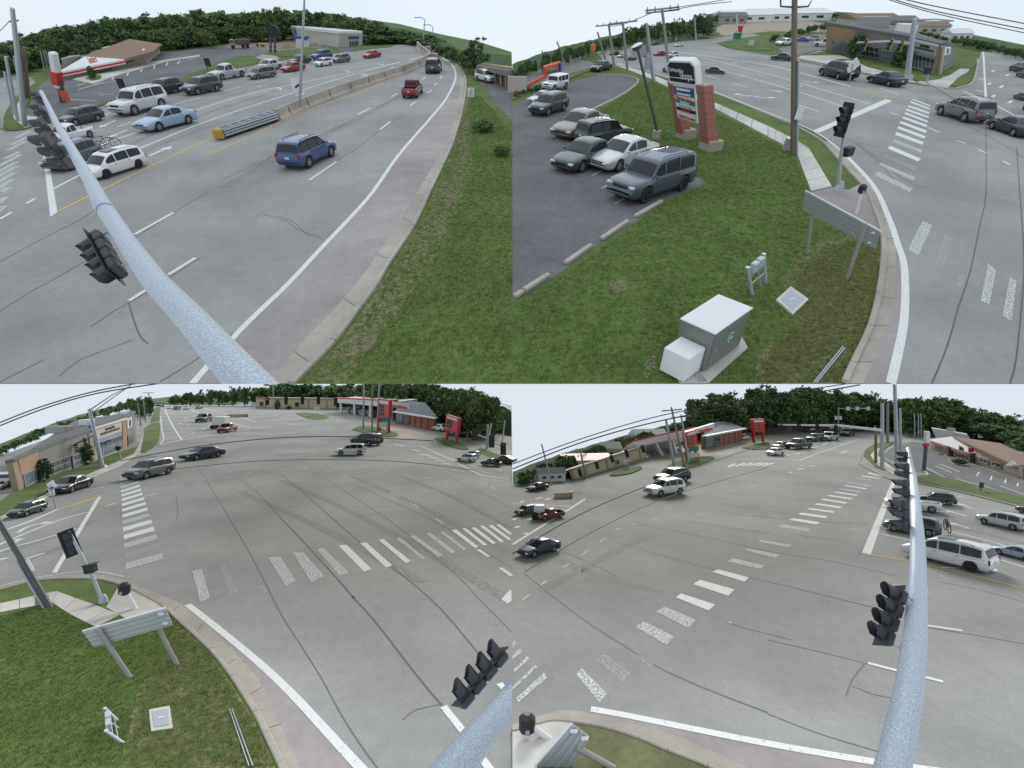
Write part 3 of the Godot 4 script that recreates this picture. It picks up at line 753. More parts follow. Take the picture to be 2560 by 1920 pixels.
	for q in [pts([62.3,-77.4,40.3,-47.2,29.8,-32.7,25.64,-27.41,21.01,-21.58,18.24,-18.32,16.08,-15.7,13.98,-13.35]),pts([39.9,-43.3,33.8,-35.2,29.8,-29.88,26.3,-25.23,23.49,-21.58,20.56,-18,17.81,-14.69,16.58,-13.35]),pts([48.1,-72.7,46.3,-65.9,41.8,-52.6,40.3,-46.5,38.3,-40.5]),pts([27.86,-44.5,26.62,-38.9,24.88,-33.5]),pts([28.22,-46.5,27.51,-41.6,26.12,-35.2,26.67,-33.5])]:
		line(nc,curve(q,3),0.05,M.seal,0.010,"crack")
	# loose kerb blocks that close the lot
	for q in [pts([6.89,-28.3,8.96,-30.8]),pts([4.58,-25.18,6.34,-27.58]),pts([2.5,-22.33,3.95,-24.38]),pts([0.52,-19.68,1.65,-21.14]),pts([0.12,-19.12,0.46,-19.6])]:
		var s:=Shape.new()
		var a: Vector2 = q[0]
		var b: Vector2 = q[1]
		var mid:=(a+b)*0.5
		s.bevel_box(V(0,0.09,0),V(a.distance_to(b),0.18,0.24),0.03)
		var o:=thing("wheel_stop","","wheel stop",g3(mid,0.006),-(b - a).angle(),"concrete wheel stops along the lawn edge of the dark lot")
		part(o,"block",s.done(),M.concrete)
		for e in [-0.35,0.35]: part(o,"pin",tube_mesh([V(a.distance_to(b)*e,0.12,0),V(a.distance_to(b)*e,0.19,0)],[0.025],6),M.dark_steel)
		stops.append(o)
	var which:=["next to the grey off-road car, nearest the brick sign","second from the grey off-road car","middle one of the row along the lawn","fourth from the grey off-road car","at the far left end of the row"]
	for i in stops.size(): stops[i].set_meta("label","pale concrete wheel stop "+which[i])

var stops:=[]

# ---------------------------------------------------------------- ground of the junction
func ground_lower():
	F = lower
	sheet("road",pts([-12.16,-11.11,12.16,-11.11,55.7,-49.5,87.6,-87.6,99.7,-113.9,55.2,-113.9,36.4,-99.1,18.99,-75.9,4.97,-53,0.04,-45.2,-0.16,-203.4,-62.6,-211,-128.6,-211,-141.7,-211,-124.6,-162.7,-80.5,-91.1,-63.3,-63.3,-45.4,-39.3]),0.0,M.asphalt)

	# --- near corner, left
	var back:=curve(pts([-22.33,-21.02,-21.99,-21.99,-21.59,-22.65,-21.06,-23.15,-19.05,-23.25,-17.64,-22.78,-16.09,-21.91,-14.03,-20.53,-12.38,-19.11,-10.01,-17.05,-8.46,-15.5,-6.89,-13.78,-6.22,-12.96,-5.4,-11.94,-4.98,-11.39]),4)
	var lw:=PackedVector2Array(back)
	lw.append_array(pts([-12.16,-11.28]))
	raised("lawn",lw,0.06,M.grass)
	var gin:=curve(pts([-22.71,-21.37,-22.43,-22.43,-21.58,-23.73,-19.57,-23.88,-18.04,-23.44,-15.99,-22.25,-13.41,-20.71,-10.83,-18.46,-7.8,-15.61,-6.04,-13.36,-5.11,-12.12,-4.7,-11.62]),4)
	var gp:=PackedVector2Array(back)
	var gr:=PackedVector2Array(gin)
	gr.reverse()
	gp.append_array(gr)
	sheet("gutter",gp,0.006,M.concrete)
	var kb:=setting("kerb")
	for i in range(0,back.size() - 4,4):
		var s:=Shape.new()
		var seg:=back.slice(i,i+5)
		seg[4] = seg[4].lerp(seg[3],0.06)
		s.kerb(seg,0.16,0.11,0.0)
		part(kb,"kerb_stone",s.done(),M.concrete)
	var wl:=curve(pts([-13.08,-20.64,-11.16,-19.02,-8.24,-16.49,-6.38,-14.76,-4.99,-13.36,-3.59,-11.94,-3.03,-11.39]),4)
	var sh:=PackedVector2Array(wl)
	var g2:=curve(pts([-13.05,-20.42,-10.83,-18.46,-7.8,-15.61,-6.04,-13.36,-5.11,-12.12,-4.7,-11.62]),4)
	g2.reverse()
	sh.append_array(g2)
	sheet("shoulder",sh,0.004,M.shoulder)
	sheet("dry_lawn",curve(pts([-9.13,-11.93,-10.07,-13.56,-10.89,-14.99,-11.19,-16.27,-12.01,-18.08,-12,-18.61,-9.95,-16.75,-8.48,-15.29,-7.02,-13.73,-6.37,-12.95,-5.55,-11.94,-5.39,-11.68]),3),0.066,M.dry_patch)
	var bn:=setting("bare_earth")
	for q in [pts([-9.71,-14.79,-9.48,-14.89,-9.13,-14.51,-9.33,-14.38]),pts([-10.12,-13.56,-10.27,-14.06,-9.92,-13.73,-9.84,-13.4]),pts([-8.85,-13.25,-8.72,-13.37,-8.44,-13.02,-8.58,-12.95])]:
		blot(bn,curve(q,3),M.earth_patch,0.070,"earth_patch")
	tufts("lawn_grass","short green grass of the near left lawn",pts([-19.68,-19.37,-18.83,-20.34,-18.51,-20.56,-16.44,-19.31,-15.03,-18.49,-14.04,-18.92,-13.54,-19.92,-12.39,-18.99,-9.95,-16.75,-8.43,-15.19,-6.94,-13.56,-6.13,-12.66,-5.53,-11.81,-11.99,-11.81]),0.06,16000,0.05,[Color(0.112,0.203,0.030),Color(0.150,0.247,0.042),Color(0.195,0.285,0.060),Color(0.255,0.285,0.098)],9)
	tufts("dry_grass","dry yellowing grass along the near left kerb",pts([-8.9,-11.87,-9.96,-13.56,-11.06,-15.39,-11.82,-17.8,-11.77,-18.37,-9.95,-16.75,-8.43,-15.19,-6.94,-13.56,-6.13,-12.66,-5.53,-11.81]),0.06,6000,0.045,[Color(0.255,0.240,0.090),Color(0.330,0.285,0.135),Color(0.180,0.210,0.060)],10)
	var pv:=setting("pavement")
	var ue:=[V(-21.15,0,-20.2),V(-20.6,0,-20.6),V(-20.2,0,-21.02),V(-19.8,0,-21.49),V(-19.4,0,-21.82),V(-17.96,0,-21.1),V(-16.7,0,-20.49),V(-15.77,0,-19.99),V(-15,0,-19.61)]
	var le:=[V(-20.35,0,-19.44),V(-19.81,0,-19.81),V(-19.38,0,-20.16),V(-18.89,0,-20.45),V(-18.61,0,-20.71),V(-17.49,0,-19.99),V(-16.64,0,-19.47),V(-15.8,0,-18.99),V(-15.12,0,-18.61)]
	for i in range(ue.size() - 1):
		var s:=Shape.new()
		s.prism(PackedVector2Array([v2(ue[i]),v2(ue[i].lerp(ue[i+1],0.97)),v2(le[i].lerp(le[i+1],0.97)),v2(le[i])]),-0.02,0.075)
		part(pv,"slab",s.done(),M.walk)
	raised("kerb_ramp",pts([-16.07,-20.27,-17.17,-22.34,-16.75,-22.34,-16,-21.91,-14.09,-20.49,-13.55,-19.99,-14.09,-18.99,-14.99,-19.57]),0.074,M.walk)
	var jn:=setting("gutter_joints")
	for j in [pts([-13.24,-19.99,-13.41,-20.64]),pts([-11.25,-18.23,-11.5,-18.99]),pts([-9.09,-16.16,-8.93,-16.56]),pts([-7.6,-14.51,-7.34,-15.03]),pts([-6.29,-13.25,-6.05,-13.4]),pts([-16.15,-21.99,-16.26,-22.43])]:
		line(jn,j,0.035,M.crack,0.010,"joint")

	# --- near corner, right
	var bk:=curve(pts([0.01,-13.06,0.62,-13.32,1.05,-13.47,1.49,-13.43,2.08,-13.31,2.61,-13.12,3.2,-12.8,3.78,-12.38,4.56,-11.87,5.07,-11.39]),4)
	var cn:=PackedVector2Array(bk)
	cn.append_array(pts([5,-11.22,0.01,-11.22]))
	raised("lawn",cn,0.06,M.dry_grass)
	var gn:=curve(pts([0.01,-13.37,0.64,-13.69,1.31,-13.94,2.01,-13.89,2.7,-13.56,3.89,-13.09,4.69,-12.52,5.4,-11.94,5.96,-11.39]),4)
	var gq:=PackedVector2Array(bk)
	var gm:=PackedVector2Array(gn)
	gm.reverse()
	gq.append_array(gm)
	sheet("gutter",gq,0.006,M.concrete)
	var ks:=setting("kerb")
	for i in range(0,bk.size() - 4,4):
		var s:=Shape.new()
		var seg:=bk.slice(i,i+5)
		seg[4] = seg[4].lerp(seg[3],0.06)
		s.kerb(seg,0.14,0.10,0.0)
		part(ks,"kerb_stone",s.done(),M.concrete)
	var wn:=curve(pts([2.16,-14.01,3.1,-13.73,4.5,-13.26,6.33,-12.66,8.58,-12.04,10.97,-11.51]),4)
	var so:=PackedVector2Array(wn)
	var sp:=curve(pts([2.06,-13.91,2.7,-13.56,3.89,-13.09,4.69,-12.52,5.4,-11.94,5.96,-11.39]),4)
	sp.reverse()
	so.append_array(sp)
	sheet("shoulder",so,0.004,M.shoulder)
	raised("pavement",pts([0.01,-13.09,0.62,-13.28,1.15,-13.43,1.51,-13.37,1.2,-12.8,0.55,-11.74,0.01,-11.74]),0.074,M.walk)
	# --- far kerbs and lawns, left view
	raised("plaza_lawn",pts([-34,-33.5,-37.3,-36.7,-40.5,-41.4,-43.1,-46.5,-45.5,-53,-48.7,-60,-51.3,-67,-52.7,-72.1,-48.3,-65.1,-45.2,-58.1,-43.4,-54.2,-39.4,-44.7,-36,-37.7]),0.08,M.grass)
	raised("pavement",pts([-33.5,-33,-35.6,-37.4,-39,-44.2,-43,-53.7,-44.5,-57.5,-47.8,-64.7,-52.7,-72.1,-76.8,-107.5,-76.2,-107.5,-54.7,-75.9,-48.1,-66.2,-42.5,-55.6,-37.5,-42.5,-34.5,-36.2,-32.5,-32]),0.07,M.walk)
	raised("corner_lawn",pts([-48.6,-67,-74.3,-103.6,-80.3,-113.9,-81.8,-118.7,-72.5,-105.5,-56.1,-81.4,-50.4,-72.1,-47.5,-66.2]),0.08,M.grass)
	raised("corner_lawn",pts([-82.1,-116.2,-132.3,-189.9,-135,-196.4,-85.2,-123.8]),0.08,M.grass)
	raised("traffic_island",curve(pts([-65.2,-153.9,-64.3,-158.2,-56.2,-149.9,-48.5,-135.6,-48,-128,-52.2,-130.9]),3),0.1,M.grass)
	raised("traffic_island",curve(pts([-31,-99.1,-31.9,-107.5,-28.02,-105.5,-20.67,-91.9,-19.89,-86.3,-23.28,-87.6]),3),0.1,M.grass)
	raised("traffic_island",curve(pts([-12.58,-82.6,-11.12,-83.8,-7.82,-77,-5.93,-70.3,-7.05,-69.5,-9.95,-74.9]),3),0.1,M.grass)
	sheet("forecourt",pts([-24.14,-96.5,-19.03,-82.6,-13.99,-81.4,-12.43,-83.8,-9.97,-91.1,-3.94,-72.1,-0.05,-63.3,-0.05,-69,-5.7,-91.1,-13.43,-107.5,-19.58,-113.9,-53.4,-162.7,-55.9,-162.7,-35.6,-119.9]),0.004,M.concrete)
	sheet("forecourt",pts([-5.03,-67.8,-4.51,-72.1,-0.05,-60,-0.04,-55.3]),0.010,M.grass)
	# --- far kerbs and lawns, right view
	raised("traffic_island",curve(pts([9.44,-49.5,10.87,-52.5,13.48,-54.8,13.6,-53.7,11.92,-50.9,10.02,-49.3]),3),0.1,M.grass)
	raised("traffic_island",curve(pts([16.25,-53.7,17.8,-57,20.83,-60.6,23.86,-62.6,23.95,-60.6,19.87,-55.3,17.31,-52.7]),3),0.1,M.grass)
	raised("traffic_island",curve(pts([32,-71.2,35.7,-74.9,39.1,-78,35.2,-70.3,32.4,-69]),3),0.1,M.grass)
	sheet("forecourt",pts([19.67,-60,23.6,-62.9,24.88,-61.2,32.3,-71.2,39.9,-79.1,45.8,-82.6,48.5,-86.3,43.1,-89,35.5,-82.6,23.07,-70.3,17.8,-63.3]),0.004,M.concrete)
	raised("corner_lawn",curve(pts([43.5,-63.3,47.7,-69,54,-75.9,58.7,-79.1,58.5,-78,52,-71.2,45.5,-63.3,42.5,-57.5,39.9,-53,38.2,-51.8,38.9,-54.8]),2),0.1,M.grass)
	raised("pavement",pts([44.3,-63.3,49.4,-69.5,50.5,-70.3,45.2,-63.3,42.9,-59.3,38.7,-51.3,37.2,-50,40.1,-56.4]),0.12,M.walk)
	sheet("parking_lot",pts([45.7,-63.3,56.2,-74.9,61.8,-79.1,62.3,-75.9,58.6,-67,52.5,-55.6,48.7,-46.5,39,-36.7,39.7,-39.7,41.7,-45.6,41.4,-49.5,40.9,-51.8]),0.006,M.lot)
	raised("lawn_strip",pts([38.6,-49.1,41,-50,40.9,-45.9,40.2,-42.2,39.3,-37,36.7,-34.5,37,-37,37.2,-39.7,37.2,-42.5,37.1,-45.2,36.7,-46.5]),0.08,M.grass)
	kerb_line("kerb",curve(pts([42.5,-62.6,38.8,-57,36.9,-52.3,35.2,-47.5,36.2,-45.9,36.8,-42,36.6,-36.6,36.2,-34.1]),3),0.25,0.12,0.0,M.concrete)
	var lk:=setting("lot_markings")
	dashes(lk,pts([43.2,-53.7,38.9,-47.5,44.2,-54.8,40,-46.3,42,-48.5,40.4,-43.5,42.6,-44.7,41.3,-41.3,44.9,-49.5,47.3,-51.8,44.2,-47.3,46.4,-49.5,44.2,-45.9,46.6,-48.3,43.9,-44.5,45.8,-46.3,47.6,-57,45.3,-51.8,46,-55.6,44.1,-51.3]),0.1)
	raised("pavement",pts([53.2,-64,54.6,-64.7,48.4,-56.1,48.4,-55.3,45.2,-45.2,44,-41.4,44.8,-42.2,48.3,-50.6,51.2,-57]),0.1,M.walk)
	sheet("brick_strip",pts([0.03,-38,1.56,-40,4.77,-40.7,4.98,-39.8,3.54,-37.7,0.03,-36.5]),0.004,M.shoulder)

	# --- paint
	var mk:=setting("road_markings")
	line(mk,wl,0.24,M.white_paint,0.012)
	line(mk,wn,0.24,M.white_paint,0.012)
	line(mk,curve(pts([-22.68,-21.99,-22.29,-23.01,-21.58,-23.73,-20.45,-24.24,-19.23,-24.14,-17.91,-23.63]),4),0.14,M.thin_paint,0.012)
	crosswalk(mk,v2(V(-37.9,0,-49.5)),v2(V(-18.21,0,-24.14)),v2(V(-38.5,0,-52.3)),v2(V(-17.4,0,-25.66)),16,0.52,[1,1,1,1,0,0,0,0,0,0,1,0,0,1,2,1],0.012)
	var ww:=[pts([-15.21,-24.34,-14.9,-24.6,-12.56,-21.29,-12.71,-20.86]),pts([-14.22,-24.87,-14.01,-24.98,-11.71,-21.91,-11.79,-21.49]),pts([-11.17,-22.34,-11.01,-22.56,-10.47,-21.91,-10.6,-21.7]),pts([-12.51,-26.25,-11.95,-26.37,-9.77,-23.15,-9.94,-22.51]),pts([-11.56,-27,-11.04,-27.06,-8.71,-23.73,-9.01,-22.97]),pts([-10.52,-27.58,-10.25,-27.79,-7.69,-24.14,-7.97,-23.73]),pts([-9.56,-28.2,-9.17,-28.34,-6.75,-24.6,-7.01,-24.24]),pts([-8.5,-28.62,-8.16,-28.7,-5.86,-25.09,-6.09,-24.77]),pts([-7.62,-29.21,-7.39,-29.36,-5.11,-25.77,-5.25,-25.37]),pts([-6.67,-29.44,-6.43,-29.59,-4.43,-26.13,-4.49,-25.89]),pts([-5.96,-29.9,-5.73,-30.1,-3.62,-26.62,-3.78,-26.31]),pts([-5.1,-30.4,-4.88,-30.6,-2.99,-27.12,-3.14,-26.8]),pts([-4.32,-30.7,-4.15,-30.9,-2.41,-27.52,-2.56,-27.32]),pts([-3.67,-31.1,-3.42,-31.3,-1.84,-27.99,-1.99,-27.72]),pts([-3.07,-31.5,-2.87,-31.6,-1.37,-28.34,-1.54,-28.13]),pts([-2.52,-31.6,-2.29,-31.8,-0.89,-28.62,-1.07,-28.41]),pts([-2,-32,-1.81,-32.2,-0.45,-28.91,-0.58,-28.7]),pts([-1.48,-32.1,-1.26,-32.3,-0.05,-29.36,-0.14,-29.06]),pts([-1.01,-32.3,-0.81,-32.5,-0.02,-30.5,-0.09,-30.1])]
	for i in ww.size():
		blot(mk,ww[i],[M.white_paint,M.thin_paint,M.ghost_paint][[1,2,2,1,1,1,0,0,0,1,1,1,1,0,0,0,0,0,0][i]],0.012,"stripe")
	blot(mk,pts([-21.7,-24.14,-21.46,-24.14,-32.4,-40.4,-32.9,-40.7]),M.white_paint,0.012)
	line(mk,pts([-32.6,-40.7,-32.3,-38.2,-32.3,-36.5]),0.18,M.yellow_paint,0.012)
	line(mk,pts([-32.2,-39.8,-32.1,-37.7,-32.1,-36.1]),0.12,M.yellow_paint,0.012)
	line(mk,curve(pts([-32.3,-36.5,-31.4,-33.8,-31,-32,-30.7,-29.98]),3),0.22,M.white_paint,0.012)
	line(mk,curve(pts([-29.47,-35.5,-29.58,-33.5,-28.95,-30.4,-28.09,-27.45]),3),0.16,M.white_paint,0.012)
	line(mk,curve(pts([-26.8,-31.5,-26.93,-29.21,-27.22,-27.65,-26.99,-26.37]),3),0.16,M.white_paint,0.012)
	dashes(mk,pts([-24.72,-25.89,-24.6,-26.93,-35.7,-42.8,-35.2,-44.2,-29.55,-37.2,-29.57,-38.2,-29.1,-40.4,-28.84,-41.6]),0.16,0.012)
	for a in [[V(-29.55,0,-30.6),V(-30.5,0,-32.5),0.8],[V(-27.86,0,-28.62),V(-28.31,0,-29.51),0.0],[V(-25.87,0,-25.77),V(-25.86,0,-26.19),0.0]]:
		arrow(mk,v2(a[0]),v2(a[1]),0.2,a[2],0.012)
	line(mk,curve(pts([-51.5,-74.9,-52.5,-81.4,-52.5,-93.4,-51.3,-102.6,-49.5,-107.5]),3),0.3,M.white_paint,0.012)
	line(mk,curve(pts([-120.7,-178,-75.7,-113.9,-52.5,-81.4]),3),0.24,M.white_paint,0.012)
	line(mk,curve(pts([-97.7,-142.4,-70.9,-103.6,-57.4,-84.4,-52.2,-75.9]),3),0.18,M.white_paint,0.012)
	line(mk,curve(pts([-131.1,-203.4,-90.2,-149.9,-69.7,-123.8,-53,-103.6]),3),0.3,M.white_paint,0.012)
	line(mk,curve(pts([-131.9,-211,-89,-158.2,-60,-119.9]),3),0.3,M.white_paint,0.012)
	line(mk,curve(pts([-138.6,-219.1,-128.6,-211,-102.2,-178,-68.3,-132.5]),3),0.4,M.orange_paint,0.012)
	dashes(mk,pts([-55.6,-82.6,-57.1,-87,-69.9,-103.6,-71.4,-107.5,-29.15,-44.2,-28.76,-44.7,-28.01,-45.4,-27.78,-46.1,-27.27,-48.5,-27.05,-49.1,-26.54,-50.9,-26.1,-51.5,-27,-54,-26.83,-54.5,-25.82,-53.5,-25.19,-53.7,-25.12,-56.1,-24.92,-57,-22.51,-54.8,-21.43,-54,-19.36,-52.5,-18.2,-51.8,-16.26,-49.3,-15.26,-48.5,-16.28,-55.6,-15.19,-54.8,-12.82,-45.6,-11.96,-44.5,-9.98,-41.9,-8.96,-40.4,-7.62,-38.2,-6.66,-36.7,-5.02,-33.8,-4.39,-32.6,-22.61,-62.3,-21.65,-61.6,-26.13,-66.6,-25.21,-65.8,-29.3,-70.8,-28.57,-70.3,-35.6,-78.6,-34.4,-77.5,-13.06,-52.3,-12.34,-51.8,-10.54,-50,-9.75,-49.5,-8.26,-48.5,-7.48,-47.9,-6.23,-46.9,-5.74,-46.5]),0.16,0.012,M.thin_paint)
	dashes(mk,pts([-70.7,-111.7,-71.6,-113.9,-76.4,-123.8,-77.5,-126.6,-57.6,-91.9,-57.9,-93.4,-60.5,-99.9,-61,-101.7,-65,-109.5,-65.6,-111.7,-73.9,-113.9,-74.9,-116.2,-84.7,-132.5,-86,-135.6,-88.6,-142.4,-89.2,-144.2]),0.4,0.012)
	line(mk,pts([-52.7,-105.5,-51.3,-106.5]),0.3,M.white_paint,0.012)
	line(mk,curve(pts([-12.89,-73,-7.03,-60,-3.04,-50,-0.04,-48.3]),2),0.2,M.white_paint,0.012)
	dashes(mk,pts([-13.68,-69.5,-12.18,-67.8,-11.6,-65.1,-10.19,-63.6,-10.17,-62.6,-8.85,-61.2,-8.9,-60,-7.75,-59,-7.78,-57.5,-6.73,-56.7,-17.56,-75.9,-15.39,-73.5]),0.35,0.012)
	dashes(mk,pts([-4.9,-57,-3.85,-54.8,-3.4,-55.8,-2.31,-53.7,-1.91,-54.2,-1.02,-52.3,-3.5,-52.7,-2.3,-50.9,-6.18,-52.7,-4.88,-52,-3.05,-46.5,-2.34,-45.4,-1.84,-44.3,-1.36,-43.5,-1.05,-44.7,-0.28,-44.5]),0.22,0.012,M.thin_paint)
	dashes(mk,pts([-1.89,-14.12,-1.18,-13,-0.79,-12.28,-0.46,-11.74,-0.38,-15.21,-0.19,-14.89,-1.83,-27.52,-1.19,-26.37,-0.56,-24.77,-0.02,-23.73]),0.2,0.012)
	blot(mk,pts([-0.45,-21.17,-0.18,-20.68,-0.02,-20.98,-0.02,-22.03,-0.1,-22.08]),M.white_paint,0.012)
	# right view paint
	var sx:=[pts([35.4,-51.1,36,-51.5,35.8,-49.3,35.4,-48.9]),pts([33.6,-49.3,34.1,-49.7,34.8,-48.3,34.3,-47.9]),pts([32.4,-48.3,32.8,-48.5,33.5,-47.7,33.1,-47.3]),pts([30.1,-45.9,30.6,-46.3,31.4,-44.9,30.9,-44.3]),pts([28.9,-44.7,29.41,-45,30.3,-43.6,29.8,-43.2]),pts([27.61,-43.3,28.06,-43.6,28.89,-42.5,28.44,-42]),pts([26.34,-42,26.8,-42.3,27.79,-41.1,27.34,-40.7]),pts([25.05,-40.7,25.42,-41,26.51,-39.8,26.08,-39.4]),pts([23.69,-39.3,24.19,-39.7,25.17,-38.4,24.74,-38]),pts([22.29,-37.8,22.79,-38.2,23.95,-37.1,23.41,-36.6]),pts([20.9,-36.4,21.42,-36.7,22.54,-35.7,22.1,-35.3]),pts([19.47,-34.9,20.01,-35.4,21.24,-34.4,20.77,-33.9]),pts([18.11,-33.5,18.65,-33.9,19.86,-32.9,19.27,-32.4]),pts([16.53,-31.8,17.14,-32.4,18.34,-31.4,17.85,-30.9]),pts([15.18,-30.5,15.64,-30.8,16.89,-29.82,16.47,-29.36]),pts([13.89,-28.91,14.19,-29.21,15.46,-28.27,15.04,-27.79]),pts([12.45,-27.38,12.79,-27.65,13.93,-26.62,13.46,-26.19]),pts([10.78,-25.66,11.27,-26.13,12.39,-25.09,11.96,-24.6]),pts([9.47,-24.24,9.88,-24.55,10.89,-23.54,10.46,-23.01]),pts([8.05,-22.74,8.54,-23.25,9.63,-22.16,9.07,-21.49]),pts([6.82,-21.33,7.17,-21.74,8.19,-20.64,7.72,-20.09]),pts([5.63,-20.02,6.1,-20.45,6.93,-19.28,6.42,-18.64]),pts([4.51,-18.74,4.94,-19.18,5.72,-18.03,5.27,-17.45]),pts([4.03,-16.75,4.2,-16.8,4.5,-16.27,4.34,-16.09]),pts([2.71,-16.51,3.04,-16.9,3.66,-15.71,3.29,-15.29]),pts([1.96,-15.69,2.18,-16.02,2.73,-14.68,2.45,-14.28])]
	for i in sx.size():
		blot(mk,sx[i],[M.white_paint,M.thin_paint,M.ghost_paint][[0,0,1,1,0,1,0,0,0,0,0,0,0,1,2,1,1,1,0,0,0,1,1,2,2,1][i]],0.012,"stripe")
	var sy:=[pts([0.01,-17.58,0.08,-17.74,0.14,-17.53,0.01,-17.21]),pts([0.01,-16.75,0.3,-17.26,0.33,-17,0.01,-16.51]),pts([0.05,-15.91,0.5,-16.75,0.57,-16.56,0.07,-15.78]),pts([0.01,-15.03,0.74,-16.23,0.79,-16.05,0.01,-14.87]),pts([0.12,-14.49,0.99,-15.78,1.05,-15.48,0.17,-14.28])]
	for q in sy: blot(mk,q,M.thin_paint,0.012,"stripe")
	blot(mk,pts([35.3,-47.5,35.7,-47.5,18.65,-26.62,18.45,-27]),M.white_paint,0.012)
	line(mk,curve(pts([18.74,-26.74,20,-25.6,21.36,-23.73,22.25,-22.25,22.75,-21.41]),3),0.14,M.yellow_paint,0.012)
	line(mk,pts([21.79,-30.4,22.7,-29.06,23.25,-28.34]),0.14,M.white_paint,0.012)
	line(mk,curve(pts([24.35,-26.87,24.68,-25.89,24.87,-24.87,25.22,-23.73]),3),0.14,M.white_paint,0.012)
	line(mk,curve(pts([26.36,-31,26.97,-29.21,27.12,-27.12]),3),0.14,M.white_paint,0.012)
	dashes(mk,pts([19.61,-32.5,20.16,-32.2,20.65,-31.5,21.18,-31.1,17.37,-34.3,17.8,-34.1,9.21,-33.5,9.69,-33.7,10.72,-34.3,11.27,-34.5,12.52,-34.8,13.14,-35.1,14.28,-35.2,14.83,-35.2,15.7,-34.9,16.28,-34.7,7.42,-32.2,7.91,-32.5,6.05,-31,6.68,-31.6,4.91,-28.84,5.35,-29.51,3.57,-26.55,4.06,-27.38,2.44,-24.77,2.85,-25.32,0.43,-21.1,0.78,-21.66,1.31,-22.65,1.55,-23.11,17.8,-42.2,18.74,-42.8,20.42,-44.2,21.46,-45]),0.13,0.012,M.thin_paint)
	dashes(mk,pts([20.8,-24.77,22.35,-24.87,22.34,-24.14,23.92,-25.2,19.88,-23.73,19.95,-23.73]),0.1,0.012)
	arrow(mk,v2(V(22.84,0,-25.2)),v2(V(23.03,0,-24.24)),0.2,0.0,0.012)
	for a in [[V(28.18,0,-31.5),V(28.04,0,-32.9)],[V(30.6,0,-34.5),V(30.5,0,-36.1)],[V(32.8,0,-36.5),V(33.3,0,-38.2)],[V(35.6,0,-40.1),V(35.4,0,-40.7)]]:
		arrow(mk,v2(a[0]),v2(a[1]),0.16,0.0,0.012)
	dashes(mk,pts([13.66,-19.15,14.12,-18.68,14.69,-19.11,16.23,-18.46,11.35,-16.32,11.97,-15.87,12.44,-15.61,12.88,-15.29]),0.16,0.012)
	line(mk,curve(pts([26.37,-60.6,30.3,-60.6,33.4,-59.6]),2),0.2,M.white_paint,0.012)
	line(mk,curve(pts([33.4,-59.6,41.3,-67.8,56.1,-82.6]),2),0.16,M.white_paint,0.012)
	dashes(mk,pts([23.11,-54.8,24.83,-57,24.11,-55.3,26.16,-57.5,25.01,-55.6,27.2,-57.8,25.7,-55.6,28.38,-58.1,26.48,-55.6,28.91,-57.8,27.26,-55.6,29.59,-57.8]),0.32,0.012)
	dashes(mk,pts([33.3,-62.6,34.7,-64,35.7,-64.7,37.3,-66.2,38.5,-67.8,40.2,-69.5,41.7,-71.2,43.7,-73,45.4,-74.9,47.5,-77,48.8,-78,50.5,-79.7,42.3,-65.8,44.6,-68.2,31.4,-55.8,32,-55.8,32.1,-55.3,33.1,-55.8,29.61,-53.2,30.9,-54.2,27.82,-51.3,28.32,-51.8]),0.22,0.012)
	line(mk,curve(pts([0.02,-28.34,1.46,-31.2,3.59,-35.4,5.66,-39.6]),2),0.18,M.white_paint,0.012)
	line(mk,curve(pts([0.03,-38,2.06,-37.7,4.36,-37.2]),2),0.14,M.white_paint,0.012)
	dashes(mk,pts([1.85,-39.6,2.35,-40.1,2.52,-39.3,2.99,-39.8,0.6,-38.5,0.91,-38.9,0.03,-33.5,0.53,-34.2,1.05,-33.5,1.27,-33.8,0.2,-31.6,0.5,-32.1,0.71,-30.3,0.96,-30.6]),0.25,0.012)

	var tt:=setting("tyre_tracks")
	for q in [pts([-22.41,-42.2,-13.61,-33.5,-8.25,-27.79,-3.92,-22.78]),pts([-21.51,-47.5,-10.25,-34.5,-3.64,-25.89,-0.16,-21.1]),pts([-15.48,-49.5,-6.32,-36.7,-0.21,-27.12]),pts([-10.83,-49.5,-3.99,-39.3,-0.25,-31.6]),pts([-26.7,-27.12,-26.82,-29.59,-27.22,-33.5]),pts([-24.68,-25.89,-24.48,-28.48]),pts([2.43,-25.89,4.08,-23.73,6.33,-21.91]),pts([10.99,-33.5,14.91,-30.8,18.71,-29.21]),pts([14.46,-35.6,18.85,-33.5,22.63,-32.5]),pts([22.74,-31.6,24.92,-28.48,25.89,-25.89]),pts([25.89,-34.5,27.9,-30.8,28.48,-28.48]),pts([1.2,-21.91,4.45,-25.89,7.96,-29.98])]:
		line(tt,curve(q,3),0.6,M.tyre_track,0.006,"tyre_track")
	# --- sealed joints and cracks
	var cr:=setting("road_cracks")
	for q in [pts([-21.41,-42.8,-15.55,-34.3,-12.25,-29.59,-8.21,-23.73,-6.63,-21.37,-5.08,-19.11,-2.86,-15.56,-1.93,-14.17]),pts([-23.23,-51.1,-17.63,-42.8,-11.96,-34,-8.54,-28.77,-5.13,-23.88,-2.86,-20.34,-0.94,-16.56]),pts([0.6,-23.98,2.23,-20.34,3.06,-18.68,3.91,-17.26,4.54,-16.16,5.62,-14.99,6.93,-13.86]),pts([5.84,-28.77,8.17,-26.13,9.61,-24.6,11.53,-23.06,13.03,-21.66,14.46,-20.34])]:
		line(cr,curve(q,3),0.06,M.seal,0.008,"sealed_joint")
